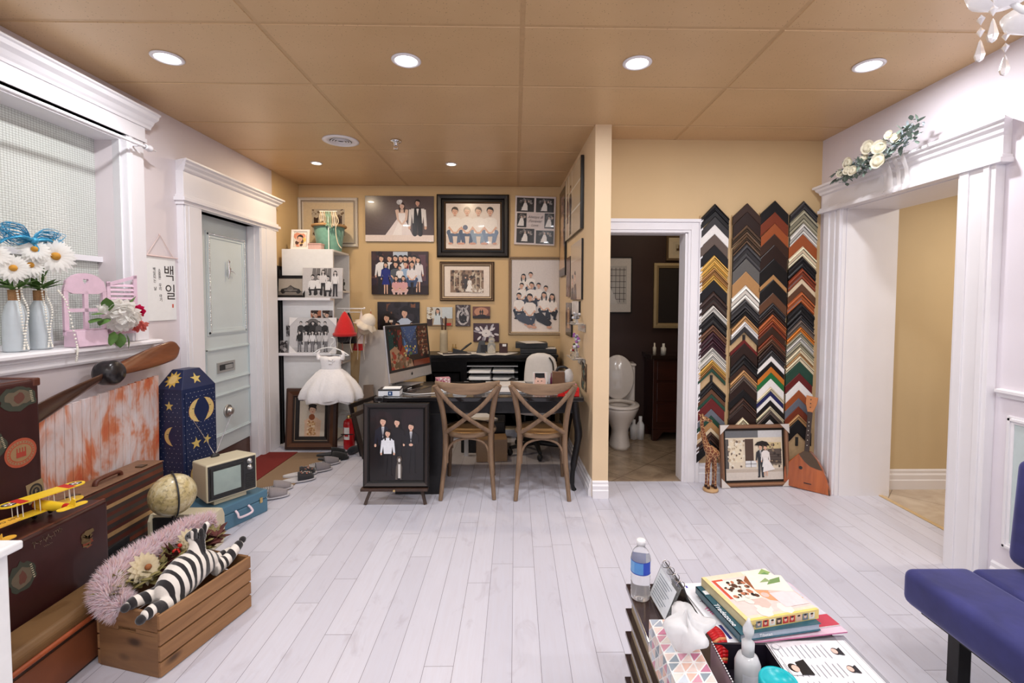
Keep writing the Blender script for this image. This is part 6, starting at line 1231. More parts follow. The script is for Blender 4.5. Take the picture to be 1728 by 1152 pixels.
def vase(lab, y, flowers, leaves):
    t = thing('bottle_vase', lab, 'vase', (-2.44, y, 1.2005)); g = G(); g.lathe([(0, 0), (.045, 0), (.047, .01), (.044, .17), (.034, .22), (.021, .245), (.02, .30), (.017, .30), (.017, .24), (.03, .2), (.04, .17), (.042, .012), (0, .01)], seg=26); g.build('bottle', FROST, t)
    g = G(); g.lathe([(.0215, .248), (.0225, .30), (.0215, .3), (.0, .3)], seg=20); g.build('cork_band', CORK, t)
    for (dx, dy, z, r, d) in flowers:
        g = G(); g.tube(crom([(0, 0, .26), (dx*.3, dy*.4, .26+(z-.26)*.5), (dx, dy, z)], 4), .0035, 6); g.build('stem', GRN, t)
        g = G(); petals(g, (dx, dy, z), r, d); f = g.build('daisy', DAISY, t); q = Vector(d).normalized()
        g = G(); T_ = Vector((dx, dy, z))+q*.008; g.sph(T_, (r*.24, r*.24, r*.24), 12, 8); g.build('centre', YEL, f)
    g = G(); rr = random.Random(int(y*100))
    for k in range(leaves): a = rr.random()*6.28; leaf(g, (.01, 0, .30), (math.cos(a)*.8, math.sin(a), .1+rr.random()), .10, .035)
    g.build('leaves', GRN, t)
    for k in range(2):
        g = G(); pts = crom([(.025, -.018+.03*k, .37), (.030, -.012+.02*k, .28), (.050, -.02+.035*k, .20), (.052, -.012+.01*k, .10), (.055, .004-.02*k, .012)], 7)
        for p_ in pts: g.sph(p_, .0052, 6, 4)
        g.build('bead_string', PEARL, t)
    return t
vase('frosted bottle vase of white daisies at the far left of the sill', 2.335, [(.05, -.05, .40, .065, (1, -.4, .2)), (.03, .05, .42, .06, (1, -.3, .5)), (.02, -.10, .46, .06, (1, -.5, .5))], 12)
vase('frosted bottle vase with a big yellow centred daisy, beside the pink shutter', 2.455, [(.06, .03, .475, .085, (1, -.45, .15)), (.04, -.055, .50, .06, (1, -.6, .5)), (.02, .06, .55, .06, (1, -.2, .9))], 12)
TIN = M('blue_tinsel', srgb(60, 150, 190), .4, .3, vary=.4, scale=90)
t = thing('ribbon_bow', 'sparkling blue mesh bow on top of the daisies', 'bow', (-2.41, 2.40, 1.745)); rr = random.Random(2)
for e, nm in ((-1, 'loop'), (1, 'loop')):
    g = G()
    for k in range(26):
        a = rr.random()*.05; g.tube(crom([(0, 0, 0), (.03*(rr.random()-.5), e*.05, .02+a), (.05*(rr.random()-.5), e*(.11+.05*rr.random()), .01+a*1.2), (.04*(rr.random()-.5), e*.08, -.035+a), (0, 0, 0)], 4), .0013, 4)
    g.tube(crom([(0, 0, 0), (.01, e*.06, .012), (.0, e*.12, -.005), (0, e*.15, -.03)], 4), [.012, .02, .022, .022, .022, .02, .018, .016, .016, .014, .014, .012, .008], 8, flat=.4)
    g.build(nm, TIN, t)
g = G(); g.sph((.01, 0, 0), .018, 10, 8); g.tube(crom([(0, 0, 0), (.02, .01, -.05), (.015, -.01, -.09)], 4), [.01, .009, .008, .008, .008, .007, .006, .005, .004], 6); g.build('knot', TIN, t)
g = G()
for p_ in crom([(-2.37, 2.485, 1.50), (-2.345, 2.50, 1.44), (-2.33, 2.51, 1.33), (-2.312, 2.515, 1.215), (-2.310, 2.515, 1.18), (-2.318, 2.515, 1.13)], 6): g.sph(p_, .0055, 6, 4)
tag(g.build('bead_string', PEARL), 'cream bead string hanging over the sill beside the pink shutter', 'bead string')
# pink shutter with bouquet
PINK = M('pink_paint', srgb(218, 188, 204), .6, vary=.05)
t = thing('window_shutter_ornament', 'pink toy window with louvred shutter holding a bouquet on the sill', 'ornament', (-2.40, 2.665, 1.2005), PI/2-.05)
g = G(); W_, H_ = .25, .36
def bar(x0, x1, z0, z1, y0=-.012, y1=.0): g.box((x0, y0, z0), (x1, y1, z1))
bar(-.125, -.10, .08, .30); bar(.10, .125, .08, .30); bar(-.012, .012, .08, .30); bar(-.10, .10, .185, .205); bar(-.125, .125, .06, .09); 
hp = []
for k in range(13): a = PI-PI*k/12; hp.append((.125*math.cos(a)*(1), .30+.10*abs(math.sin(a))**.8))
ho = [(.018*math.sin(q)**3*1.0, .355+.0165*(math.cos(q)-.38*math.cos(2*q)-.12*math.cos(3*q))) for q in [2*PI*k/16 for k in range(16)]]
# arched head built as strips around the heart cut-out
def strips(outer, hole):
    n = 16; vs = []; cx_, cz_ = 0, .355
    for k in range(n):
        a = PI/2-2*PI*k/n; d = (math.cos(a), math.sin(a)); best = .3
        for i in range(len(outer)):
            (x1, z1), (x2, z2) = outer[i], outer[(i+1) % len(outer)]; ex, ez = x2-x1, z2-z1; det = d[0]*(-ez)+ex*d[1]
            if abs(det) < 1e-9: continue
            tt = ((x1-cx_)*(-ez)+ex*(z1-cz_))/det; ss = (d[0]*(z1-cz_)-d[1]*(x1-cx_))/det
            if tt > 0 and -1e-6 <= ss <= 1+1e-6: best = min(best, tt)
        h_ = hole[k]; o_ = (cx_+d[0]*best, cz_+d[1]*best); vs += [(h_[0], -.012, h_[1]), (o_[0], -.012, o_[1]), (h_[0], 0, h_[1]), (o_[0], 0, o_[1])]
    f = []
    for k in range(n): a, b = 4*k, 4*((k+1) % n); f += [(a, a+1, b+1, b), (a+2, b+2, b+3, a+3), (a, b, b+2, a+2), (a+1, a+3, b+3, b+1)]
    g.add(vs, f, False)
strips(hp+[(.125, .285), (-.125, .285)], ho); g.build('window_frame', PINK, t)
g = G(); g.c = srgb(214, 180, 196); g.hexa([(-.125, -.09, 0), (.06, -.09, 0), (.06, 0, 0), (-.125, 0, 0)], [(-.12, -.07, .085), (.06, -.07, .085), (.06, 0, .085), (-.12, 0, .085)]); g.build('planter_box', PINK, t, bevel=.003)
sh = G(); sh.T = Matrix.Translation((.128, -.006, 0)) @ Matrix.Rotation(-.25, 4, 'Z')
for a in ((0, .018, .06, .36), (.145, .165, .06, .40)): sh.box((a[0], -.008, a[2]), (a[1], 0, a[3]))
sh.hexa([(.0, -.008, .33), (.165, -.008, .385), (.165, 0, .385), (0, 0, .33)], [(.0, -.008, .35), (.165, -.008, .405), (.165, 0, .405), (0, 0, .35)]); sh.box((0, -.008, .05), (.165, 0, .075))
for k in range(11): z = .08+k*.025; sh.hexa([(.016, -.010, z), (.148, -.010, z), (.148, 0, z+.012), (.016, 0, z+.012)], [(.016, -.010, z+.004), (.148, -.010, z+.004), (.148, 0, z+.016), (.016, 0, z+.016)])
sh.build('louvred_shutter', PINK, t)
HP = petal_mat('hot_pink', srgb(220, 46, 106)); CORAL = petal_mat('coral', srgb(232, 140, 130))
def puff(name, c, r, mat, n=60, seed=1):
    g = G(); rr = random.Random(seed)
    for k in range(n):
        a = rr.random()*6.28; b = math.acos(1-1.6*rr.random()); d = Vector((math.sin(b)*math.cos(a), -math.cos(b), math.sin(b)*math.sin(a))); leaf(g, Vector(c)+d*r*.45, d+Vector((rr.random()-.5, rr.random()-.5, rr.random()-.5))*.5, r*.62, r*.5, (rr.random(), rr.random(), rr.random()), .4)
    g.sph(c, r*.62, 12, 8); return g.build(name, mat, t)
puff('white_hydrangea', (.115, -.10, .165), .092, DAISY, 90, 3); puff('hot_pink_flower', (.225, -.10, .185), .042, HP, 40, 4); puff('coral_flower', (.215, -.12, .105), .046, CORAL, 40, 5); puff('white_blossom', (.02, -.08, .20), .03, DAISY, 26, 6)
g = G(); rr = random.Random(6)
for (x, z, dx, dz) in ((.02, .17, -1, .2), (.05, .15, -1, -.3), (.12, .06, -.3, -1), (.16, .05, .2, -1), (.08, .07, -.6, -.8), (.05, .19, -.3, 1), (.17, .2, .3, 1), (.0, .15, -1, -.1)): leaf(g, (x, -.09, z), (dx, -.2, dz), .085, .06)
g.build('leaves', GRN, t)
# hanging scroll
t = thing('hanging_scroll', 'white Korean calligraphy scroll hanging between the window and the door', 'wall scroll', (-2.397, 3.228, 1.315), PI/2)
g = G(); g.box((-.138, -.004, 0), (.138, -.002, .425)); g.build('paper', PAPER, t)
g = G(); g.cyl((-.155, -.008, .43), (.155, -.008, .43), .006, seg=10); g.tube([(-.12, -.008, .432), (-.002, -.006, .575), (.115, -.008, .432)], .002, 6); g.sph((-.002, -.004, .577), .005, 8, 6); g.build('hanging_rod', M('pale_pink_rod', srgb(226, 202, 198), .5), t)
g = G(); g.c = srgb(36, 26, 26); g.mesh_text('백', .115, (.077, -.0045, .315)); g.mesh_text('일', .115, (.085, -.0045, .185))
for k, ch in enumerate('소중한 우리 아기'): g.mesh_text(ch, .027, (-.012+.001*k, -.0045, .335-.0245*k))
for k, ch in enumerate('백일되는 날'): g.mesh_text(ch, .027, (-.057+.001*k, -.0045, .34-.0255*k))
g.c = srgb(206, 90, 70); g.box((.098, -.0048, .085), (.112, -.0042, .11)); g.build('lettering', PRINTM, t)
# propeller
PW = wood('propeller_wood', srgb(82, 42, 26), srgb(132, 76, 44), .3, 'Y', 5, coat=.4)
t = thing('propeller', 'dark wooden aircraft propeller leaning on the painted board under the window', 'propeller', (-2.27, 2.66, 1.045))
def blade(sgn, L_, dz, wm):
    n = 36; vs = []; K = 12
    for i in range(n+1):
        f = i/n; w_ = wm*(.35+.65*math.sin(PI*min(1, f*.62+.05))**.8)*(1 if f < .86 else math.sqrt(max(.02, 1-((f-.86)/.14)**2))); th = .022*(1-.75*f); tw = sgn*(.9-.65*f)
        for k in range(K):
            a = 2*PI*k/K; u = math.cos(a)*w_/2; v = math.sin(a)*th/2*1.6; vs.append((v*math.cos(tw)-u*math.sin(tw)*.6, sgn*f*L_, u*math.cos(tw)+v*math.sin(tw)*.3+dz*f))
    g = G(); g.add(vs, [(i*K+k, i*K+(k+1) % K, (i+1)*K+(k+1) % K, (i+1)*K+k) for i in range(n) for k in range(K)]+[tuple(range(n*K, n*K+K))], True); return g
blade(1, .55, .085, .135).build('blade', PW, t); blade(-1, .48, -.16, .12).build('blade', wood('propeller_wood_dark', srgb(56, 34, 26), srgb(92, 60, 44), .3, 'Y', 5, coat=.4), t)
g = G(); g.lathe([(0, -.05), (.062, -.048), (.068, -.03), (.068, .03), (.05, .052), (0, .055)], seg=26, axis='X'); g.build('hub', M('dark_hub', srgb(38, 34, 36), .3, .2, coat=.3), t)
# distressed painted board
def distress():
    m, nt, b = nodes_of('distressed_planks'); v = coords(nt, (1, 1, .45)); n = noise(nt, v, 7, 4, .6, .5); n2 = noise(nt, coords(nt, (1, 1, .1)), 40, 4, .7)
    f = nt.nodes.new('ShaderNodeMath'); f.operation = 'ADD'; nt.links.new(n, f.inputs[0]); f2 = nt.nodes.new('ShaderNodeMath'); f2.operation = 'MULTIPLY'; f2.inputs[1].default_value = .25; nt.links.new(n2, f2.inputs[0]); nt.links.new(f2.outputs[0], f.inputs[1])
    c = ramp(nt, f.outputs[0], [(.46, srgb(222, 212, 214)), (.58, srgb(216, 192, 186)), (.68, srgb(206, 128, 92)), (.80, srgb(196, 92, 58))]); nt.links.new(c, b.inputs['Base Color']); b.inputs['Roughness'].default_value = .6; bump(nt, b, n2, .3, .002); return m
t = thing('painted_board', 'white and orange distressed plank board leaning against the left wall', 'board', (-2.345, 2.755, .0), (.0, .02, 0))
g = G(); ys = -.46
wds = [.05, .045, .05, .045, .055, .05, .06, .055, .045, .05, .055, .05, .055, .045, .04, .04]
for k, w_ in enumerate(wds):
    z1 = .895+.075*(ys+.46)/.8; g.box((-.008, ys, 0), (.008, ys+w_-.002, z1)); ys += w_
g.box((-.012, -.46, .02), (-.008, ys-.003, .86)); g.build('planks', distress(), t, bevel=.0015)
# suitcases
LEATH = M('oxblood_leather', srgb(54, 22, 20), .42, vary=.25, scale=5, bmp=.25, coat=.15); TRIM = M('leather_trim', srgb(92, 48, 34), .45, vary=.2, scale=20, bmp=.3)
def suitcase(lab, loc, rot, w_, d_, h_, body, trim, stickers=None, handle=None, corners_=True, name='suitcase'):
    """stands on its edge: x = length, y = thickness, front -Y"""
    t = thing(name, lab, 'suitcase', loc, rot); g = G(); g.box((-w_/2, -d_/2, 0), (w_/2, d_/2, h_)); g.build('case_body', body, t, bevel=.014, seg=3)
    g = G()
    a, b = w_/2+.002, h_+.002
    for y0, y1 in ((-d_/2+.012, -d_/2+.026), (d_/2-.026, d_/2-.012)): g.box((-a, y0, h_-.004), (a, y1, b)); g.box((-a, y0, .0), (-w_/2+.004, y1, h_)); g.box((w_/2-.004, y0, 0), (a, y1, h_))
    g.build('edge_binding', trim, t, bevel=.002)
    if corners_:
        for sx in (-1, 1):
            for z in (0.0, h_): g = G(); x = sx*(w_/2-.012); g.box((x-.018, -d_/2-.003, max(0, z-.032)), (x+.016, d_/2+.003, min(h_+.004, z+.032))); g.build('corner_cap', trim, t, bevel=.006)
    return t
t = suitcase('tall dark leather suitcase with old travel stickers, standing under the window', (-2.195, 1.775, 0), PI/2, .67, .17, 1.105, LEATH, TRIM)
def sticker(parent, x, z, rx, rz, y, kind, seed=1, rot=0):
    g = G(); rr = random.Random(seed); T0 = Matrix.Translation((x, y, z)) @ Matrix.Rotation(rot, 4, 'Y'); g.T = T0
    def disc(a, b, c, yy, n=26, jag=0):
        g.c = srgb(*c); g.add([(a*math.cos(q)*(1+jag*(rr.random()-.5)), yy, b*math.sin(q)*(1+jag*(rr.random()-.5))) for q in [2*PI*k/n for k in range(n)]], [tuple(range(n))], False)
    if kind == 'oval':
        disc(rx, rz, (166, 76, 50), -.0006); disc(rx*.86, rz*.82, (150, 116, 84), -.0009); disc(rx*.72, rz*.64, (170, 66, 40), -.0012); disc(rx*.66, rz*.58, (150, 118, 82), -.0015); g.c = srgb(160, 56, 40); g.box((-rx*.3, -.002, -rz*.3), (rx*.3, -.0016, rz*.05)); 
        for k in range(4): g.box((-rx*.28+rx*.17*k, -.002, rz*.05), (-rx*.22+rx*.17*k, -.0016, rz*.35))
        g.c = srgb(170, 66, 40)
        for k in range(26): a = 2*PI*k/26; g.box((rx*.78*math.cos(a)-.002, -.0019, rz*.73*math.sin(a)-.002), (rx*.78*math.cos(a)+.002, -.0015, rz*.73*math.sin(a)+.003))
    elif kind == 'seal':
        g.c = srgb(150, 128, 92); g.box((-rx, -.001, -rz), (rx, 0, rz)); disc(rx*.8, rz*.8, (40, 34, 30), -.0013); disc(rx*.6, rz*.6, (120, 104, 76), -.0016); disc(rx*.42, rz*.42, (36, 32, 30), -.0019); g.c = srgb(160, 140, 104); g.mesh_text('F', rx*.7, (0, -.0023, 0))
    elif kind == 'patch':
        disc(rx, rz, (56, 60, 48), -.0008, 22, .35); disc(rx*.7, rz*.6, (100, 88, 70), -.0012, 16, .4); disc(rx*.3, rz*.4, (96, 56, 44), -.0015, 12, .5)
        g.c = srgb(190, 180, 150)
        for k in range(7): g.box((rx*.55+.002*k, -.0016, rz*(.5-.15*k)), (rx*.7+.002*k, -.0012, rz*(.56-.15*k)))
    elif kind == 'faded':
        for k in range(10): g.c = srgb(*rr.choice([(110, 90, 56), (90, 70, 40), (130, 60, 36)])); g.add([(rx*(rr.random()*2-1)*.4+rx*.3*math.cos(q), -.0008-.0001*k, rz*.35*math.sin(q)+rz*.1*k-rz*.5) for q in [2*PI*j/7 for j in range(7)]], [tuple(range(7))], False)
    elif kind == 'text':
        g.c = srgb(128, 108, 88)
        for k in range(16): u = -rx+2*rx*k/16; g.tube([(u, -.0006, rz*rr.random()), (u+.004, -.0009, rz*(rr.random()+.2)), (u+.008, -.0006, rz*(rr.random()-.2))], .0008, 4)
        for k in range(6): u = -rx*.3+2*rx*k/20; g.tube([(u, -.0006, -rz*.4-rz*.4*rr.random()), (u+.005, -.0009, -rz*.9)], .0008, 4)
    g.build('sticker', PRINTM, parent)
sticker(t, .245, .80-.0, .066, .062, -.0855, 'oval'); sticker(t, .245, 1.035, .075, .05, -.0855, 'patch', 3, .1); sticker(t, .30, .61, .036, .045, -.0855, 'seal', 4, -.12); sticker(t, .14, .86, .05, .05, -.0855, 'patch', 6)
g = G(); g.tube(crom([(.10, 0, 1.107), (.12, 0, 1.125), (.2, 0, 1.125), (.22, 0, 1.107)], 5), .011, 8); g.build('handle', TRIM, t)
t = suitcase('low dark red leather suitcase carrying the toy planes', (-1.96, 1.79, 0), PI/2, .70, .215, .548, LEATH, TRIM, corners_=False)
sticker(t, .07, .50, .06, .022, -.108, 'text', 2, -.05); sticker(t, .24, .42, .05, .05, -.108, 'faded', 5); sticker(t, -.03, .41, .05, .06, -.108, 'patch', 7)
def stripes():
    m, nt, b = nodes_of('striped_canvas'); sx = nt.nodes.new('ShaderNodeSeparateXYZ'); nt.links.new(coords(nt), sx.inputs[0])
    wv = ramp(nt, sx.outputs[2], [(0, srgb(70, 34, 24))]+[x for k in range(22) for x in ((.02+k*.0215, srgb(*((92, 40, 28), (60, 48, 44), (176, 140, 96), (80, 34, 26), (52, 44, 42), (110, 56, 36), (70, 60, 54))[k % 7])), )], 'CONSTANT'); n = noise(nt, coords(nt), 12, 4)
    nt.links.new(mix(nt, ramp(nt, n, [(.4, (0, 0, 0)), (.8, (.5, .5, .5))]), wv, srgb(50, 30, 26)), b.inputs['Base Color']); b.inputs['Roughness'].default_value = .5; return m
STR = stripes()
t = suitcase('striped brown canvas suitcase with leather handle, behind the globe', (-2.185, 2.515, .002), (0, 0, PI/2), .63, .15, .485, STR, M('red_brown_trim', srgb(104, 46, 30), .35, vary=.2, coat=.3), corners_=False)
g = G(); g.box((-.31, -.078, .486), (.31, .078, .492)); g.build('top_panel', M('tan_panel', srgb(128, 96, 74), .5, vary=.15), t, bevel=.003)
g = G(); g.tube(crom([(-.09, -.02, .492), (-.07, -.02, .515), (.05, -.02, .515), (.07, -.02, .492)], 5), .014, 8, flat=.7); g.build('handle', TRIM, t)
for x in (-.22, .2): g = G(); g.box((x-.02, -.05, .492), (x+.02, -.01, .499)); g.build('latch', M('old_metal', srgb(110, 96, 80), .4, .7), t)
# brown case on the floor
t = thing('wooden_case', 'brown wooden case with rounded tan lid on the floor left of the crate', 'case', (-1.768, 1.62, 0), PI/2)
CB = M('tan_lid', srgb(112, 82, 50), .45, vary=.15, scale=8); OB = M('orange_brown_face', srgb(116, 64, 38), .45, vary=.12, scale=6)
g = G(); g.box((-.36, -.072, 0), (.37, .07, .215)); g.build('case_body', M('dark_case_side', srgb(52, 34, 24), .45, vary=.2), t, bevel=.006)
g = G(); g.prism([(-.075, .19), (-.078, .225), (-.06, .248), (.06, .248), (.072, .235), (.072, .20), (.072, .19)], -.372, .378, 'X'); g.build('lid', CB, t, bevel=.008)
g = G(); g.box((-.30, -.0755, .012), (.34, -.071, .16)); g.build('front_panel', OB, t, bevel=.002)
g = G(); g.tube(crom([(-.315, -.078, .02), (-.318, -.080, .15), (-.29, -.081, .185), (.36, -.081, .19)], 5), .010, 8); g.build('edge_moulding', M('red_wood_edge', srgb(150, 74, 42), .35, coat=.3), t)
g = G(); g.sph((-.335, -.078, .16), .012, 10, 8); g.box((-.11, -.0775, .08), (-.104, -.0755, .11)); g.build('metal_stud', CHROME, t)
# toy biplanes
YL = M('toy_yellow', srgb(240, 200, 48), .35, vary=.04); RD = M('toy_red', srgb(196, 40, 30), .35, vary=.04); GR = M('toy_green', srgb(84, 112, 62), .5, vary=.1)
def wing(g, cx, cy, z, span, chord, t_=.006, n=10):
    P_ = []
    for k in range(n+1): a = -PI/2+PI*k/n; P_.append((cx+span/2-chord/2+chord/2*math.cos(a), cy+chord/2*math.sin(a)))
    for k in range(n+1): a = PI/2+PI*k/n; P_.append((cx-span/2+chord/2+chord/2*math.cos(a), cy+chord/2*math.sin(a)))
    g.prism(P_, z, z+t_, 'Z')
def roundel(g, x, y, z, r):
    def dsc(R, c, zz, n=18, star=0):
        g.c = srgb(*c); g.add([((R if not star or k % 2 == 0 else R*.42)*math.sin(2*PI*k/n)+x, (R if not star or k % 2 == 0 else R*.42)*math.cos(2*PI*k/n)+y, zz) for k in range(n)], [tuple(reversed(range(n)))], False)
    dsc(r, (40, 34, 50), z+.0004); dsc(r*.9, (236, 232, 226), z+.0008, 10, 1); dsc(r*.25, (190, 50, 50), z+.0012)
# nose towards -Y local
t = thing('toy_biplane', 'yellow toy biplane with red bands and star roundels on the dark red suitcase', 'toy plane', (-1.918, 1.949, .5505), -1.834); t.scale = (.8, .8, .8)
g = G(); g.tube([(0, .155, .075), (0, .10, .07), (0, .02, .062), (0, -.06, .06), (0, -.10, .06)], [.008, .015, .024, .026, .024], 14); g.build('fuselage', YL, t)
g = G(); g.tube([(0, .125, .0725), (0, .095, .0695)], [.0135, .0165], 14); g.build('red_band', RD, t); g = G(); g.tube([(0, -.10, .06), (0, -.115, .06)], [.026, .02], 14); g.build('nose_cowl', RD, t)
g = G(); wing(g, 0, -.055, .115,   .36, .088); u = g.build('upper_wing', YL, t)
g = G(); g.c = srgb(196, 40, 30); 
for x in (-.10, .10): g.box((x-.018, -.0985, .1146), (x+.018, -.0115, .1216))
g.build('wing_bands', PRINTM, u)
for x in (-.148, .148): g = G(); roundel(g, x*.95, -.055, .121, .028); g.build('roundel', PRINTM, u)
g = G(); wing(g, 0, -.045, .040, .33, .075); g.build('lower_wing', YL, t)
for x in (-.12, .12, -.10, .10, .03, -.03):
    for y in (-.07, -.03): G().cyl((x, y, .044), (x, y-.005, .117), .002, seg=6).build('strut', WPLAS, t)
g = G(); wing(g, 0, .145, .074, .13, .045, .004); g.prism([(.12, .078), (.165, .078), (.168, .11), (.15, .118)], -.002, .002, 'X'); g.build('tail', YL, t)
g = G(); g.tube([(-.02, -.06, .03), (-.03, -.07, .014)], .003); g.tube([(.02, -.06, .03), (.03, -.07, .014)], .003)
for e in (-1, 1): g.lathe([(0, -.004), (.014, -.004), (.014, .004), (0, .004)], (e*.034, -.072, .014), 14, 'X')
g.build('landing_wheel', BLKP, t)
t = thing('toy_biplane', 'larger yellow toy plane with green nose, mostly hidden by the white table', 'toy plane', (-1.93, 1.68, .5505), -1.72); t.scale = (.75, .75, .75)
g = G(); g.tube([(0, -.12, .05), (0, -.05, .05), (0, .06, .05), (0, .14, .055)], [.018, .03, .022, .008], 14); g.build('fuselage', GR, t)
g = G(); wing(g, .03, -.02, .075, .44, .085); u = g.build('upper_wing', M('toy_amber', srgb(226, 170, 60), .4, vary=.04), t)
g = G(); g.c = srgb(40, 30, 24); g.mesh_text('NO 101', .03, (-.14, -.02, .0815), (0, 0, PI)); g.build('wing_lettering', PRINTM, u)
g = G(); wing(g, 0, .13, .055, .14, .05, .004); g.prism([(.12, .059), (.16, .059), (.155, .10)], -.002, .002, 'X'); g.box((-.02, -.04, 0), (.02, .0, .03)); g.build('tail', MATS['toy_amber'], t)
# celestial cabinet
NAVY = M('navy_paint', srgb(32, 42, 76), .4, vary=.12, scale=8)
t = thing('star_cabinet', 'tall navy cabinet painted with gold moons and stars beside the entry door', 'cabinet', (-2.2345, 3.22, .0), 1.3694)
hw, hd, zr, zt = .1325, .10, .87, .99
g = G(); g.box((-hw, -hd, 0), (hw, hd, zr)); g.hexa([(-hw, -hd, zr), (hw, -hd, zr), (hw, hd, zr), (-hw, hd, zr)], [(-hw+.07, -hd+.055, zt), (hw-.07, -hd+.055, zt), (hw-.07, hd-.055, zt), (-hw+.07, hd-.055, zt)]); g.build('cabinet_body', NAVY, t, bevel=.003)
g = G(); g.box((-hw+.02, -hd-.006, .03), (hw-.02, -hd-.0005, .84)); dr = g.build('door', NAVY, t, bevel=.002)
g = G()
def star2(cx_, cz_, r, c=(206, 180, 104), y=-.1068, rot=0): g.c = srgb(*c); g.add([(cx_+(r if k % 2 == 0 else r*.4)*math.sin(rot+PI*k/5), y, cz_+(r if k % 2 == 0 else r*.4)*math.cos(rot+PI*k/5)) for k in range(10)], [tuple(range(10))], False)
def cres(cx_, cz_, r, s_, c=(214, 186, 120), y=-.1068, n=14):
    g.c = srgb(150, 70, 40); o_ = [(cx_-s_*r*1.06*math.sin(PI*k/n), cz_+r*1.04*math.cos(PI*k/n)) for k in range(n+1)]; i_ = [(cx_-s_*r*.42*math.sin(PI*k/n)*(1-.25*math.sin(3*PI*k/n)), cz_+r*math.cos(PI*k/n)) for k in range(n+1)]
    for k in range(n): g.add([(o_[k][0], y+.0002, o_[k][1]), (o_[k+1][0], y+.0002, o_[k+1][1]), (i_[k+1][0], y+.0002, i_[k+1][1]), (i_[k][0], y+.0002, i_[k][1])], [(0, 1, 2, 3)], False)
    g.c = srgb(*c)
    for k in range(n): g.add([(o_[k][0]+s_*.002, y, o_[k][1]), (o_[k+1][0]+s_*.002, y, o_[k+1][1]), (i_[k+1][0], y, i_[k+1][1]), (i_[k][0], y, i_[k][1])], [(0, 1, 2, 3)], False)
    g.c = srgb(40, 26, 24); e_ = cx_-s_*r*.62; g.box((e_-.007, y-.0004, cz_+r*.2), (e_+.007, y-.0001, cz_+r*.25)); g.c = srgb(170, 60, 50); g.box((e_+s_*.008, y-.0004, cz_-r*.4), (e_+s_*.02, y-.0001, cz_-r*.35))
for cz_ in (.715, .29): cres(-.012, cz_, .075, 1); cres(.03, cz_, .075, -1)
star2(-.04, .495, .042); star2(.045, .50, .036, rot=.3); g.c = srgb(206, 180, 104)
g.c = srgb(226, 226, 232)
for i in range(9):
    for j in range(28):
        x = -hw+.012+i*.030+(.015 if j % 2 else 0); z = .03+j*.030
        if abs(x) > hw-.008 or ((x-.01)**2+(z-.715)**2)**.5 < .08 or ((x-.01)**2+(z-.29)**2)**.5 < .08 or (abs(z-.5) < .04 and abs(x) < .08): continue
        y = -.1068 if abs(x) < hw-.02 else -hd-.0006; g.add([(x+.0022*math.cos(q), y, z+.0022*math.sin(q)) for q in [PI*k/3 for k in range(6)]], [tuple(range(6))], False)
g.build('moon_and_star_painting', PRINTM, dr)
g = G(); g.T = Matrix.Rotation(-PI/2, 4, 'Z')          # left side face (local -X)
yy = -hw-.0008
star2(-.0, .76, .035, y=yy); cres(.02, .56, .06, 1, y=yy)
g.c = srgb(226, 226, 232)
for i in range(6):
    for j in range(28):
        x = -.09+i*.034+(.017 if j % 2 else 0); z = .03+j*.030
        if abs(x) > .095 or (abs(x) < .04 and (abs(z-.76) < .04 or abs(z-.56) < .07)): continue
        g.add([(x+.002*math.cos(q), yy, z+.002*math.sin(q)) for q in [PI*k/3 for k in range(6)]], [tuple(range(6))], False)
T_ = Matrix.Rotation(-PI/2, 4, 'Z') @ Matrix.Translation((0, -hw-.001, zr)) @ Matrix.Rotation(-math.atan2(.07, .12), 4, 'X'); g.T = T_
g.c = srgb(206, 170, 80); g.add([((.062 if k % 2 == 0 else .036)*math.sin(PI*k/10), 0, .068+(.062 if k % 2 == 0 else .036)*math.cos(PI*k/10)) for k in range(20)], [tuple(range(20))], False); g.c = srgb(222, 190, 120); g.add([(.03*math.sin(PI*k/8), -.0006, .068+.03*math.cos(PI*k/8)) for k in range(16)], [tuple(range(16))], False)
g.T = Matrix.Translation((0, -hd-.001, zr)) @ Matrix.Rotation(-math.atan2(.055, .12), 4, 'X'); star2(.0, .062, .042, y=0)
g.build('side_painting', PRINTM, t)
# blue suitcase, cream radio box, television, globe, typewriter
BLU = M('blue_vinyl', srgb(82, 120, 142), .5, vary=.05, scale=6, bmp=.1)
t = thing('suitcase', 'small blue suitcase with white handle lying flat under the television', 'suitcase', (-1.92, 3.107, 0), 1.181)
g = G(); g.box((-.195, -.15, 0), (.195, .15, .095)); g.build('case_base', BLU, t, bevel=.008); g = G(); g.box((-.195, -.15, .0965), (.195, .15, .155)); g.build('lid', BLU, t, bevel=.008)
g = G(); g.tube(crom([(-.045, -.152, .10), (-.047, -.175, .085), (-.042, -.187, .062), (.042, -.187, .062), (.047, -.175, .085), (.045, -.152, .10)], 5), .0075, 8); g.build('handle', M('white_handle', srgb(226, 206, 216), .3), t)
for x in (-.14, .14): g = G(); g.box((x-.010, -.156, .08), (x+.010, -.15, .115)); g.build('latch', BRASS, t)
t = thing('portable_radio', 'cream cased portable radio with dark front beside the blue suitcase', 'radio', (-1.925, 2.755, 0))
CRE = M('cream_plastic', srgb(206, 196, 168), .4, vary=.04, scale=6); prf = [(-.065, .03), (-.045, .0), (.045, 0), (.065, .03), (.065, .17), (.045, .214), (-.045, .214), (-.065, .18)]
g = G(); g.prism(prf, .155, .175, 'X'); g.prism(prf, -.19, -.17, 'X'); g.prism([(-.045, .195), (-.045, .214), (.045, .214), (.065, .17), (.065, .03), (.045, 0), (-.045, 0), (-.045, .02), (.05, .03), (.05, .17), (.035, .195)], -.17, .155, 'X'); g.build('cream_case', CRE, t, bevel=.003)
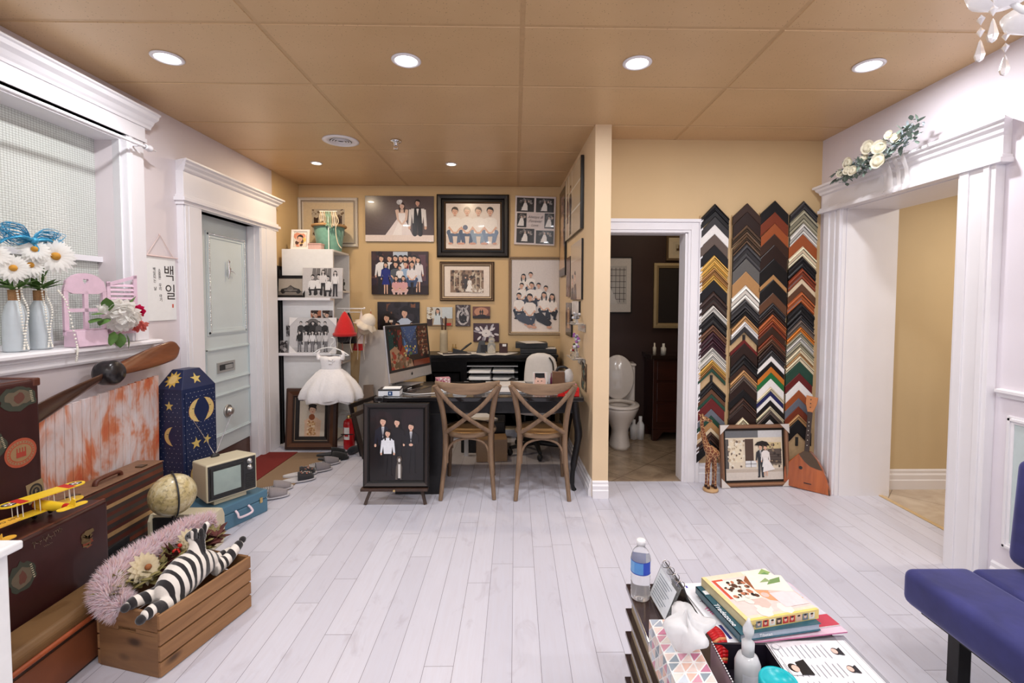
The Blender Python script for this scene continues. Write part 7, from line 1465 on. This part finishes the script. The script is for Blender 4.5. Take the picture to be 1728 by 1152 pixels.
g = G(); g.box((-.168, -.05, .022), (.153, .045, .192)); g.build('dark_front', BLKP, t)
t = thing('television', 'cream portable television with rabbit ear antenna on the blue suitcase', 'television', (-1.916, 3.09, .156), .988)
g = G(); g.hexa([(-.155, -.11, .034), (.155, -.11, .034), (.14, .11, .045), (-.14, .11, .045)], [(-.155, -.11, .274), (.155, -.11, .274), (.14, .11, .262), (-.14, .11, .262)]); g.build('cabinet', CRE, t, bevel=.010, seg=3)
g = G(); g.box((-.10, -.08, 0), (.10, .07, .036)); g.build('foot', CRE, t, bevel=.004)
g = G(); g.box((-.145, -.114, .045), (.145, -.108, .263)); g.build('front_panel', BLKP, t, bevel=.004)
g = G(); g.box((-.135, -.118, .058), (.065, -.112, .25)); g.build('screen_surround', M('black_gloss', (.01, .01, .01), .15), t, bevel=.01)
g = G(); n = 12; vs = []
for i in range(n+1):
    for j in range(n+1): u, v = -1+2*i/n, -1+2*j/n; vs.append((-.035+.082*u, -.119-.007*(1-u*u)*(1-v*v)-.001, .154+.074*v))
g.add(vs, [(i*(n+1)+j, (i+1)*(n+1)+j, (i+1)*(n+1)+j+1, i*(n+1)+j+1) for i in range(n) for j in range(n)], True); g.build('picture_tube', M('grey_crt', srgb(150, 166, 160), .15, coat=.6, vary=.03), t)
for z in (.235, .195): g = G(); g.lathe([(0, -.135), (.012, -.134), (.013, -.122), (.018, -.121), (.018, -.114), (0, -.114)], (0, 0, 0), 18, 'X'); g.v = [Vector((v.y+.105, v.x, v.z+z)) for v in g.v]; g.build('dial', M('steel_grey', (.5, .5, .5), .35, .9), t)
g = G()
for k in range(8): g.box((.078, -.116, .065+k*.012), (.135, -.113, .069+k*.012))
g.build('speaker_grille', MATS['black_gloss'], t)
g = G(); g.sph((-.02, .07, .27), (.028, .018, .018), 12, 8); g.build('antenna_base', BLKP, t)
for dx, dy in ((-.11, .03), (.10, -.02)): g = G(); g.tube([(-.02, .07, .275), (-.02+dx*.5, .07+dy*.5, .275+.13), (-.02+dx, .07+dy, .275+.25)], [.003, .0023, .0017], 8); g.sph((-.02+dx, .07+dy, .527), .004, 8, 6); g.build('antenna_rod', CHROME, t)
def globe_mat():
    m, nt, b = nodes_of('antique_globe'); n = noise(nt, coords(nt), 9, 6, .65, .6); n2 = noise(nt, coords(nt), 60, 3)
    c = ramp(nt, n, [(.40, srgb(216, 206, 172)), (.5, srgb(198, 180, 134)), (.56, srgb(182, 164, 112)), (.7, srgb(208, 190, 146))]); nt.links.new(mix(nt, ramp(nt, n2, [(.55, (0, 0, 0)), (.62, (.5, .5, .5))]), c, srgb(110, 96, 66)), b.inputs['Base Color']); b.inputs['Roughness'].default_value = .3; b.inputs['Coat Weight'].default_value = .3; return m
t = thing('globe', 'antique cream globe with black meridian arm in front of the television', 'globe', (-1.882, 2.58, 0))
g = G(); g.sph((0, 0, .385), .112, 32, 20); g.build('sphere', globe_mat(), t)
g = G(); g.tube([(.121*math.sin(a)*.75+.0*a, -.121*math.sin(a)*.66, .385+.121*math.cos(a)) for a in [PI*k/18-.0 for k in range(19)]], .0045, 8, flat=.5); g.cyl((0, 0, .268), (0, 0, .03), .008); g.lathe([(0, 0), (.075, 0), (.075, .012), (.03, .03), (0, .035)], seg=26); g.cyl((0, 0, .50), (0, 0, .515), .006); g.build('meridian_stand', BLKP, t)
t = thing('typewriter', 'black antique typewriter on the floor behind the crate', 'typewriter', (-1.93, 2.345, 0), PI/2+.08)
g = G(); g.hexa([(-.14, -.15, 0), (.14, -.15, 0), (.14, .15, 0), (-.14, .15, 0)], [(-.14, -.13, .05), (.14, -.13, .05), (.13, .13, .13), (-.13, .13, .13)]); g.build('typewriter_body', BLACK, t, bevel=.006)
g = G(); g.cyl((-.17, .06, .17), (.17, .06, .17), .022); g.cyl((-.19, .06, .17), (-.17, .06, .17), .015); g.cyl((.17, .06, .17), (.19, .06, .17), .015); g.box((-.13, .09, .18), (.13, .10, .215)); g.build('platen_roller', BLKP, t)
g = G()
for r_i in range(4):
    for k in range(9): x = -.11+.026*k+.006*r_i; y = -.12+.028*r_i; z = .065+.016*r_i; g.lathe([(0, z+.006), (.009, z+.005), (.009, z+.001), (0, z)], (x, y, 0), 10); g.cyl((x, y, z), (x, y+.01, z-.03), .0016, seg=4)
g.build('keys', M('old_key', srgb(60, 58, 56), .3, .4), t)
g = G(); g.tube([(-.17, .06, .19), (-.19, -.02, .21)], .003); g.tube([(-.09, -.02, .11), (0, .01, .155), (.09, -.02, .11)], .006); g.build('carriage_lever', CHROME, t)
# crate, fur, wreath and zebra
CW = wood('crate_pine', srgb(120, 82, 50), srgb(166, 122, 80), .6, 'X', 5, knots=True); CW2 = wood('crate_pine_end', srgb(104, 70, 44), srgb(146, 106, 68), .6, 'Y', 4, knots=True)
t = thing('wooden_crate', 'slatted pine crate on the floor holding a toy zebra and pink fur', 'crate', (-1.456, 2.0245, 0), 1.321)
for e in (-1, 1):
    for k in range(4): g = G(); z = .004+k*.0625; g.box((-.22, e*.1525-.006, z), (.22, e*.1525+.006, z+.055)); g.build('slat', CW, t, bevel=.002)
    g = G(); x0, x1 = (e*.22-.014*(e > 0), e*.22+.014*(e < 0)); x0, x1 = min(x0, x1), max(x0, x1)
    g.box((x0, -.1465, .0), (x1, .1465, .160)); g.box((x0, -.1465, .16), (x1, -.04, .178)); g.box((x0, .05, .16), (x1, .1465, .178)); g.box((x0, -.1465, .178), (x1, .1465, .25)); g.build('end_panel', CW2, t, bevel=.002)
g = G(); g.box((-.206, -.146, .0), (.206, .146, .012)); g.build('bottom_board', CW, t)
ce = Vector((.247, .969, 0)); cw_ = Vector((-.969, .247, 0)); cc = Vector((-1.456, 2.0245, 0))
def CP(u, v, z): return cc+ce*u+cw_*v+Vector((0, 0, z))
# pink fur: thousands of short tapering tufts over a rolled core
rr = random.Random(31); core = crom([CP(-.20, .04, .235), CP(-.205, .11, .27), CP(-.15, .165, .305), CP(-.03, .20, .315), (CP(.10, .20, .32)), CP(.22, .19, .335), CP(.31, .15, .33)], 6)
g = G(); g.c = srgb(250, 232, 238); R_ = [.030+.016*math.sin(PI*i/len(core)) for i in range(len(core))]; g.tube(core, R_, 12)
for i in range(len(core)-1):
    a, b = core[i], core[i+1]; d = (b-a).normalized(); n1 = d.orthogonal().normalized(); n2 = d.cross(n1)
    for k in range(190):
        q = rr.random()*6.283; f = rr.random(); o_ = a.lerp(b, f); nn = n1*math.cos(q)+n2*math.sin(q); base = o_+nn*R_[i]*.9; L_ = .026+.02*rr.random(); tip = base+(nn+d*(rr.random()-.5)*.9+Vector((0, 0, .2*(rr.random()-.3)))).normalized()*L_; s_ = d.cross(nn)*.0032; s2 = d*.0032
        g.c = srgb(*rr.choice([(255, 242, 246), (253, 234, 240), (255, 248, 250), (252, 230, 226)])); g.add([base-s_, base+s_, base+s2, tip], [(0, 1, 3), (1, 2, 3), (2, 0, 3)], False)
tag(g.build('fur_boa', petal_mat('pink_fur', None, .3)), 'fluffy pale pink fur draped over the back of the pine crate', 'fur', )
t = thing('flower_wreath', 'cream flowers and olive leaves laid between the fur and the zebra', 'flower wreath', tuple(CP(0, .10, .27)), 1.321)
CF = petal_mat('cream_flower', srgb(242, 230, 200)); OL = M('olive_leaf', srgb(128, 118, 72), .7, vary=.35, scale=16); BL = M('burgundy_leaf', srgb(84, 40, 36), .7, vary=.3, scale=12)
for (x, y, z, r) in ((-.085, -.02, .055, .062), (.135, -.0, .06, .055)):
    g = G(); petals(g, (x, y, z), r, (.1, -1, .5), 14, .5, 3); f = g.build('cream_flower', CF, t); g = G(); g.sph((x+.002, y-.015, z+.008), (r*.2,)*3, 10, 8); g.build('flower_centre', M('flower_heart', srgb(150, 90, 50), .8), f)
for m_, n_, nm in ((OL, 150, 'olive_leaves'), (BL, 110, 'burgundy_leaves')):
    g = G()
    for k in range(n_): u = -.20+.46*rr.random() if nm[0] == 'o' else -.05+.33*rr.random(); leaf(g, (u, (rr.random()-.5)*.07, .02*rr.random()), ((rr.random()-.5)*2, (rr.random()-.6)*1.2, rr.random()*1.2), .055+.035*rr.random(), .026+.014*rr.random())
    g.build(nm, m_, t)
g = G(); 
for k in range(7): g.sph((.05+.03*rr.random(), -.03*rr.random(), .05+.03*rr.random()), .008, 8, 6)
g.build('red_berries', RD, t)
def zebra_mat():
    m, nt, b = nodes_of('zebra_plush'); wv = nt.nodes.new('ShaderNodeTexWave'); wv.inputs['Scale'].default_value = 9; wv.inputs['Distortion'].default_value = 9; wv.inputs['Detail'].default_value = 2; wv.inputs['Detail Scale'].default_value = 1.1; nt.links.new(coords(nt, (1, .35, .28), (0, .15, .2)), wv.inputs[0])
    nt.links.new(ramp(nt, wv.outputs['Fac'], [(.42, srgb(26, 20, 22)), (.52, srgb(232, 224, 214))]), b.inputs['Base Color']); b.inputs['Roughness'].default_value = .9; b.inputs['Sheen Weight'].default_value = .4; n = noise(nt, coords(nt), 250, 2); bump(nt, b, n, .4, .002); return m
t = thing('zebra_plush', 'striped plush zebra lying along the front slats of the crate', 'plush toy', tuple(CP(0, -.06, .24)), 1.321)
g = G()
g.tube(crom([(-.14, -.02, .0), (-.08, -.01, .035), (0, 0, .055), (.08, 0, .04), (.13, .0, .0)], 5), [.034, .042, .052, .060, .066, .070, .073, .075, .076, .076, .074, .071, .067, .062, .056, .05, .044, .038, .032, .027, .022], 18)
g.tube(crom([(-.10, -.03, .0), (-.15, -.045, -.0), (-.21, -.055, .02), (-.245, -.055, .01)], 4), [.045, .042, .038, .034, .03, .027, .025, .024, .023, .023, .023, .022, .016], 12)
g.tube(crom([(-.09, .03, .0), (-.15, .04, .02), (-.20, .045, .03), (-.23, .04, .03)], 4), [.04, .037, .034, .031, .028, .026, .025, .024, .023, .023, .022, .02, .014], 12)
g.tube(crom([(.09, -.02, .01), (.15, -.03, .015), (.20, -.03, .04), (.235, -.03, .06)], 4), [.04, .036, .033, .03, .028, .026, .025, .024, .023, .022, .021, .02, .014], 12)
g.tube(crom([(.09, .03, .01), (.15, .03, .01), (.20, .02, .015), (.23, .0, .02)], 4), [.036, .033, .03, .028, .026, .024, .023, .023, .022, .022, .021, .02, .014], 12)
g.tube(crom([(.02, .0, .07), (.035, .005, .12), (.05, .015, .155)], 4), [.052, .048, .043, .039, .035, .032, .03, .029, .027], 14)
g.tube(crom([(.05, .01, .155), (.062, .045, .165), (.07, .085, .15)], 4), [.03, .034, .035, .034, .031, .028, .026, .024, .018], 14)
for e in (-1, 1): g.tube([(.05+e*.022, .01, .175), (.052+e*.032, .0, .215), (.052+e*.03, .0, .225)], [.012, .014, .004], 10)
animal_finish(g, 'zebra_body', zebra_mat(), t, .0045, 4)
BP = M('black_plush', (.015, .012, .013), .95, sheen=.4)
for c_, q_ in (((-.255, -.055, .01), .018), ((-.24, .04, .03), .016), ((.245, -.03, .065), .016), ((.238, -.002, .02), .015)): G().sph(c_, q_, 10, 8).build('hoof', BP, t)
g = G()
for k in range(9): f = k/8; g.sph((.035+.02*f, -.03+.03*f, .09+.10*f), (.009, .013, .018), 8, 6)
g.build('mane', BP, t)
for e in (-1, 1): G().sph((.062+e*.03, .05, .178), .005, 8, 6).build('eye', BP, t)
# white table corner at the lower left
t = thing('white_table', 'white tabletop corner with a square leg at the left edge', 'table', (-1.80, .95, 0))
g = G(); g.box((-.40, -.5, .722), (.355, .432, .748)); g.build('tabletop', WPLAS, t, bevel=.006)
for x, y in ((.295, .385), (-.36, .385), (.295, -.45), (-.36, -.45)): g = G(); g.box((x-.03, y-.03, 0), (x+.03, y+.03, .722)); g.build('leg', WPLAS, t, bevel=.003)
# ------------------------------------------------------------ coffee table and what lies on it
ESP = M('espresso_lacquer', srgb(52, 38, 38), .16, vary=.15, scale=10, coat=.5); BEI = M('beige_side', srgb(158, 142, 116), .5, vary=.08, scale=8)
t = thing('coffee_table', 'low dark brown coffee table with stepped beige and dark sides', 'table', (.695, 1.23, 0))
X0, X1, Y0, Y1 = -.30, .265, -.50, .405
g = G(); g.box((X0, Y0, .430), (X1, Y1, .4495)); g.build('tabletop', ESP, t, bevel=.003)
for z in (.346, .262, .178, .094):
    g = G(); g.box((X0, Y0, z), (X1, Y1, z+.014)); g.build('dark_shelf_edge', ESP, t, bevel=.002)
    g = G(); g.box((X0+.018, Y0+.018, z+.014), (X1-.018, Y1-.018, z+.084)); g.build('beige_tier', BEI, t)
g = G(); g.box((X0+.03, Y0+.03, 0), (X1-.03, Y1-.03, .094)); g.build('plinth', BLACK, t)
TT = .450
WATER = M('clear_plastic', (.97, .98, 1), .06, vary=0, trans=.82, ior=1.15)
t = thing('water_bottle', 'clear plastic water bottle with blue and white label and white cap', 'water bottle', (.425, 1.552, TT))
g = G(); pr = [(0, .004), (.022, .0), (.031, .006), (.0325, .02)]
for k in range(6): pr += [(.0325, .025+.011*k), (.0305, .0305+.011*k)]
pr += [(.0325, .092), (.0325, .14), (.031, .150), (.024, .166), (.0135, .178), (.0125, .188), (0, .188)]
g.lathe(pr, seg=32); g.build('bottle', WATER, t)
g = G(); g.lathe([(.0, .186), (.0145, .184), (.0148, .200), (.013, .203), (0, .203)], seg=24); g.build('cap', WPLAS, t)
g = G(); a0, a1 = -PI, PI
for k, c in enumerate([(90, 150, 214)]*3+[(50, 80, 190)]*3+[(236, 238, 242)]*5+[(60, 90, 190)]*5+[(120, 170, 220)]*4): g.c = srgb(*c); q = 2*PI/20; g.lathe([(.0331, .096), (.0331, .137)], seg=2, a0=-PI*.80+q*k, a1=-PI*.80+q*(k+1))
g.c = srgb(50, 70, 170); g.lathe([(.0334, .095), (.0334, .098)], seg=24); g.lathe([(.0334, .136), (.0334, .138)], seg=24); g.c = srgb(240, 244, 250); g.build('label', PRINTM, t)
# spiral flip stand: ridge runs from far-left to near-right
t = thing('flip_stand', 'clear ring bound flip stand with a printed sheet beside the water bottle', 'display stand', (.517, 1.500, TT), -1.50)
ST = M('smoky_acrylic', srgb(96, 96, 98), .12, trans=.5, vary=.02)
def slab(g, a, b, th):
    (y0, z0), (y1, z1) = a, b; d = Vector((y1-y0, z1-z0)).normalized(); n = Vector((-d.y, d.x))*th/2
    g.prism([(y0-n.x, z0-n.y), (y1-n.x, z1-n.y), (y1+n.x, z1+n.y), (y0+n.x, z0+n.y)], -.075, .075, 'X')
g = G(); slab(g, (-.05, .002), (-.004, .112), .003); g.build('front_panel', ACR, t); g = G(); slab(g, (.045, .002), (.004, .112), .004); g.build('back_panel', ST, t)
g = G(); T_ = Matrix.Translation((0, -.0535, .003)) @ Matrix.Rotation(-math.atan2(.046, .11), 4, 'X'); g.T = T_; g.c = srgb(226, 230, 234); g.box((-.066, -.001, .004), (.066, 0, .10)); g.c = srgb(120, 130, 140)
for k in range(9): g.box((-.055, -.0016, .014+.009*k), (.02+.035*((k*7) % 3)/3, -.0011, .016+.009*k))
g.build('printed_sheet', PRINTM, t)
g = G()
for x in (-.06, -.02, .02, .06):
    g.tube([(x, .013*math.cos(a), .112+.013*math.sin(a)) for a in [2*PI*k/16 for k in range(16)]], .0014, 6, True)
g.build('binding_rings', CHROME, t)
# tissue box
t = thing('tissue_box', 'white tissue box with pastel triangle pattern at the front left table edge', 'tissue box', (.432, 1.187, TT), 0)
TB = (.050, .113, .10)
g = G(); g.c = srgb(238, 236, 234); g.box((-TB[0], -TB[1], 0), (TB[0], TB[1], TB[2])); g.build('box_body', PRINTM, t, bevel=.001)
g = G(); rr = random.Random(44); PAL = [(206, 150, 166), (226, 206, 198), (162, 170, 182), (196, 204, 214), (222, 184, 168), (140, 152, 162), (220, 212, 204), (192, 120, 146)]
def tris(O, U, V, nu, nv, n):
    O, U, V, n = map(Vector, (O, U, V, n))
    for i in range(nu):
        for j in range(nv):
            for s in (0, 1):
                c_ = [(i, j), (i+1, j), (i+1, j+1)] if s == 0 else [(i, j), (i+1, j+1), (i, j+1)]
                P_ = [O+U*(a/nu)+V*(b/nv) for a, b in c_]; m_ = sum(P_, Vector())/3; P_ = [m_+(p_-m_)*.80+n*.0006 for p_ in P_]; g.c = srgb(*rr.choice(PAL)); g.add(P_, [(0, 1, 2)], False)
a, b, h_ = TB
tris((-a, b, 0), (0, -2*b, 0), (0, 0, h_), 7, 3, (-1, 0, 0)); tris((-a, -b, 0), (2*a, 0, 0), (0, 0, h_), 3, 3, (0, -1, 0)); tris((-a, -b, h_), (2*a, 0, 0), (0, 2*b, 0), 3, 7, (0, 0, 1)); tris((a, b, 0), (-2*a, 0, 0), (0, 0, h_), 3, 3, (0, 1, 0)); tris((a, -b, 0), (0, 2*b, 0), (0, 0, h_), 7, 3, (1, 0, 0)); g.build('triangle_pattern', PRINTM, t)
g = G(); RG = []
for k, (rr_, zz, am, ox) in enumerate(((.014, .0, .15, 0), (.026, .016, .28, .004), (.044, .038, .30, .012), (.060, .056, .32, .022), (.050, .066, .36, .026), (.030, .062, .40, .026), (.012, .070, .4, .020), (.003, .088, 0, .016))):
    RG.append([(x*.9+ox, y*1.2, h_+.001+zz+.016*abs(math.sin(2.5*q_/60*2*PI+k*.6))*(k > 1)) for q_, (x, y, _) in enumerate(ring(rr_, rr_, 0, 60, am, k*.45, 4))])
skin(g, RG); g.build('tissue', petal_mat('tissue_paper', (.93, .93, .94)), t)
# loose papers and books
def flat(lab, x, y, z, w_, d_, rot, painter, th=.003, name='magazine', cat='magazine', edge=(226, 222, 220), hexc=None):
    o = thing(name, lab, cat, (x, y, z), rot); g = G(); g.c = srgb(*edge); g.box((-w_/2, -d_/2, 0), (w_/2, d_/2, th)); g.build('pages', PRINTM, o, bevel=.0005)
    p = painter; q = G(); q.T = Matrix.Translation((0, -d_/2, th+.0002)) @ Matrix.Rotation(-PI/2, 4, 'X'); q.v = []; 
    for v in p.g.v: q.v.append(Vector((v.x, v.z-d_/2, th+.0002-v.y)))
    q.f = p.g.f; q.mi = p.g.mi; q.sm = p.g.sm; q.cl = p.g.cl; q.build('cover_print', PRINT, o); return o
z = TT+.0045
p = Pic(.30, .21, (240, 238, 242)); p.rect(.02, .15, .03, .19, (70, 60, 150)); 
for k in range(8): p.rect(.02, .13-.012*k, .10+.01*(k % 3), .133-.012*k, (170, 170, 180))
flat('white flyer with small print at the bottom of the magazine pile', .735, 1.490, z, .30, .27, .03, Pic(.30, .27, (240, 238, 242)).rect(.015, .22, .022, .255, (70, 60, 160)).rect(.04, .235, .065, .245, (150, 190, 130)), name='flyer', cat='flyer')
p = Pic(.26, .30, (238, 238, 244)); p.rect(.0, .0, .05, .30, (240, 240, 244)); p.rect(.03, .2, .26, .30, (236, 170, 70)); p.rect(.03, .0, .26, .195, (60, 160, 166)); 
z += .0035; mg = flat('orange and teal magazine with pink lettering in the pile', .745, 1.468, z, .30, .27, .13, (Pic(.30, .27, (238, 238, 244)).rect(.06, .19, .30, .27, (236, 170, 70)).rect(.06, 0, .30, .19, (64, 160, 166)).rect(.02, .02, .03, .08, (60, 60, 120))), th=.005)
g = G(); g.c = srgb(206, 60, 130); g.mesh_text('THE', .022, (-.12, .01, .0055), (0, 0, -1.2)); g.c = srgb(50, 50, 90); g.mesh_text('JUST', .014, (-.115, .05, .0055), (0, 0, -1.2)); g.build('cover_lettering', PRINTM, mg)
z += .0055; flat('thin pink edged magazine under the books', .812, 1.460, z, .34, .25, .13, Pic(.34, .25, (222, 190, 206)), th=.004, edge=(206, 120, 160))
z += .0045; flat('thin magazine with a red corner under the blue book', .825, 1.468, z, .30, .22, .16, Pic(.30, .22, (206, 204, 214)).rect(.22, .0, .30, .05, (190, 60, 80)).rect(.1, 0, .2, .06, (120, 130, 150)), th=.004)
z += .0045; bk = book('dark teal paperback below the top art book', .762, 1.450, z, .27, .235, .022, .17, (44, 92, 108), (176, 190, 206))
g = G(); g.c = srgb(236, 238, 242); g.mesh_text('Tradezone', .024, (-.125, -.03, .0225), (0, 0, -PI/2), shear=.1); g.box((-.128, .07, .0221), (-.108, .09, .0226)); g.mesh_text('Tibetan', .014, (-.05, -.1180, .011), (PI/2, 0, 0)); g.build('cover_lettering', PRINTM, bk)
z += .0225
p = Pic(.25, .225, (226, 208, 196)); p.rect(0, 0, .25, .225, (232, 214, 190)); p.rect(0, .02, .25, .20, (224, 206, 200)); p.rect(.0, 0, .014, .225, (232, 210, 150)); p.rect(.0, .0, .25, .009, (236, 208, 120)); p.poly([(.02, .1), (.02, .2), (.06, .2), (.05, .1)], (206, 84, 64)); p.rect(.15, .12, .25, .225, (236, 230, 214)); p.poly([(.2, .2), (.235, .225), (.25, .2), (.22, .185)], (150, 176, 110)); p.poly([(.18, .19), (.23, .205), (.24, .18)], (110, 150, 96))
p.poly([(.10, .14), (.13, .16), (.25, .06), (.23, .03), (.14, .07)], (222, 160, 120)); p.blobs(14, [(236, 224, 216), (214, 190, 180)], .02, .06, .02, .24, .12); p.poly([(.12, .17), (.15, .20), (.17, .12), (.13, .13)], (150, 90, 60)); p.rect(.16, .03, .245, .10, (230, 212, 214))
p.rect(.03, .085, .125, .19, (238, 230, 216)); p.blobs(40, [(40, 34, 32), (90, 60, 46), (190, 120, 90), (226, 222, 214)], .007, .04, .095, .115, .18)
bk = book('thick art book with a baby hand cover on top of the pile', .775, 1.462, z, .25, .225, .028, .21, (228, 212, 168), (222, 214, 200))
q = G(); q.v = [Vector((v.x, v.z-.1125, .0285-v.y)) for v in p.g.v]; q.f, q.mi, q.sm, q.cl = p.g.f, p.g.mi, p.g.sm, p.g.cl; q.build('cover_print', PRINT, bk)
p = Pic(.25, .026, (234, 210, 130)); r_ = random.Random(6)
for k in range(9): c = r_.choice([(196, 60, 56), (226, 190, 170), (90, 70, 60), (232, 230, 220), (120, 130, 140)]); p.rect(.03+.023*k, .003, .05+.023*k, .023, c); p.ell(.04+.023*k, .014, .005, .006, (226, 190, 170), 10); p.ell(.04+.023*k, .019, .0055, .003, (50, 36, 30), 8)
q = G(); q.v = [Vector((v.x, v.y-.1127, v.z+.001)) for v in p.g.v]; q.f, q.mi, q.sm, q.cl = p.g.f, p.g.mi, p.g.sm, p.g.cl; q.build('spine_print', PRINTM, bk)
g = G(); g.c = srgb(60, 60, 70); g.mesh_text('OH!', .014, (-.108, -.1165, .014)); g.build('spine_lettering', PRINTM, bk)
z += .029; flat('cream photo card lying on the top art book at its far edge', .84, 1.515, z, .12, .09, -.1, Pic(.12, .09, (236, 230, 216)).poly([(.05, .03), (.10, .05), (.11, .08), (.07, .06)], (120, 150, 96)).poly([(.03, .04), (.07, .05), (.06, .07)], (150, 170, 120)), th=.0008, name='photo_card', cat='card')
# flyer with portraits
p = Pic(.28, .30, (238, 237, 240)); p.rect(.255, .0, .257, .30, (150, 150, 154)); p.rect(.276, .0, .278, .30, (150, 150, 154)); r_ = random.Random(9)
for k in range(11):
    for j in range(4): 
        u = .045+.015*k; 
        if u < .23: p.rect(u, .03+.065*j+.01*r_.random(), u+.0022, .075+.065*j+.012*r_.random(), (150, 148, 156))
for v in (.05, .12, .19, .255): p.ell(.222, v, .011, .013, (36, 30, 32), 12); p.ell(.219, v, .008, .010, (232, 190, 176), 12); p.poly([(.226, v-.012), (.240, v-.016), (.240, v+.014), (.230, v+.008)], (30, 28, 36))
p.rect(.05, .17, .10, .235, (238, 237, 240)); p.poly([(.075, .17), (.11, .17), (.11, .225), (.08, .215)], (24, 22, 24)); p.ell(.066, .195, .014, .016, (36, 30, 30), 12); p.ell(.070, .193, .010, .012, (230, 190, 174), 12); p.rect(.10, .02, .24, .022, (160, 160, 170)); p.ell(.06, .275, .012, .012, (200, 200, 206), 16); p.ell(.06, .275, .009, .009, (238, 237, 240), 16)
flat('white leaflet with round portraits at the right front of the table', .835, 1.190, TT+.0030, .28, .30, 0, p, name='leaflet', cat='leaflet', th=.0012)
o = thing('clear_sleeve', 'clear plastic sleeve under the portrait leaflet', 'sleeve', (.84, 1.205, TT+.0002)); g = G(); g.box((-.145, -.155, 0), (.148, .158, .0025)); g.build('sleeve', M('grey_clear', srgb(190, 190, 196), .1, trans=.6, vary=.01), o)
# open photo box, red paper fan, bottles
t = thing('open_box', 'open black box with a dog picture on its side, holding the bottles', 'box', (.605, 1.10, TT), -.04)
g = G(); g.c = srgb(30, 24, 36); g.box((-.075, -.14, .0), (.075, .14, .004)); g.box((-.071, .134, .004), (.071, .14, .075)); g.box((-.071, -.14, .004), (.071, -.134, .075)); g.box((.071, -.14, .004), (.075, .14, .075)); g.box((-.075, -.14, .004), (-.071, .14, .075)); g.build('box_body', PAINTC, t, bevel=.0008)
p = Pic(.28, .075, (176, 150, 160)); p.ell(.18, .03, .04, .035, (196, 110, 50), 16); p.ell(.18, .022, .022, .028, (236, 226, 214), 12); p.ell(.235, .02, .03, .03, (206, 130, 60), 12); p.ell(.17, .04, .005, .005, (30, 24, 24), 8); p.blobs(12, [(190, 100, 44), (226, 160, 90)], .008, .15, .0, .26, .06)
q = G(); q.v = [Vector((-.0755+v.y, -v.x, v.z)) for v in p.g.v]; q.f, q.mi, q.sm, q.cl = p.g.f, p.g.mi, p.g.sm, p.g.cl; q.build('side_print', PRINT, t)
g = G(); g.c = srgb(226, 224, 226)
for k in range(34): g.sph((-.073, -.137+.0083*k, .0765), (.0022, .003, .0018), 6, 4)
g.build('stitched_rim', PRINTM, t)
t = thing('red_scarf', 'shiny red and gold folded ribbon hanging into the open black box', 'ribbon', (.55, 1.265, TT+.002))
g = G(); P_ = crom([(-.03, .045, .060), (-.01, .03, .080), (.01, .0, .078), (.012, -.03, .06), (.006, -.05, .03)], 5); vs = []
for i, q_ in enumerate(P_): w_ = .012+.010*math.sin(PI*i/len(P_)); vs += [q_+Vector((-w_, -w_*.4, 0)), q_+Vector((0, 0, .006)), q_+Vector((w_, w_*.4, 0))]
for i in range(len(P_)-1): g.c = srgb(*((186, 20, 26) if i % 6 else (206, 130, 84))); g.add([vs[3*i], vs[3*i+1], vs[3*i+4], vs[3*i+3]], [(0, 1, 2, 3)], True); g.add([vs[3*i+1], vs[3*i+2], vs[3*i+5], vs[3*i+4]], [(0, 1, 2, 3)], True)
o = g.build('ribbon_strip', MOULD, t); md = o.modifiers.new('thickness', 'SOLIDIFY'); md.thickness = .002
t = thing('sanitizer_bottle', 'clear hand sanitizer bottle with frosted pointed cap in the black box', 'bottle', (.598, 1.165, TT+.0045))
g = G(); g.lathe([(0, 0), (.028, 0), (.031, .006), (.031, .075), (.024, .092), (.012, .098), (0, .098)], seg=26); g.build('bottle', M('cloudy_plastic', (.82, .83, .86), .12, trans=.35, vary=0), t)
g = G(); g.lathe([(0, .096), (.015, .096), (.0155, .128), (.008, .134), (.008, .142), (.013, .152), (.0135, .163), (.006, .180), (.003, .190), (0, .190)], seg=22); g.build('cap', M('frosted_white', (.85, .86, .88), .35, trans=.3, vary=.01), t)
g = G(); g.c = srgb(226, 228, 236); g.lathe([(.0315, .02), (.0315, .06)], seg=10, a0=-2.4, a1=-.9); g.build('label', PRINTM, t)
TEALP = M('turquoise_plastic', srgb(0, 168, 178), .3, vary=.02)
t = thing('wipes_tub', 'round tub with a turquoise lid at the bottom edge of the picture', 'tub', (.618, 1.058, TT+.0045))
g = G(); g.lathe([(0, 0), (.040, 0), (.041, .09), (0, .09)], seg=32); g.build('tub', WPLAS, t)
g = G(); g.lathe([(.0425, .088), (.0435, .092), (.0435, .112), (.040, .118), (.034, .116), (.032, .112), (0, .112)], seg=40); g.build('lid', TEALP, t)
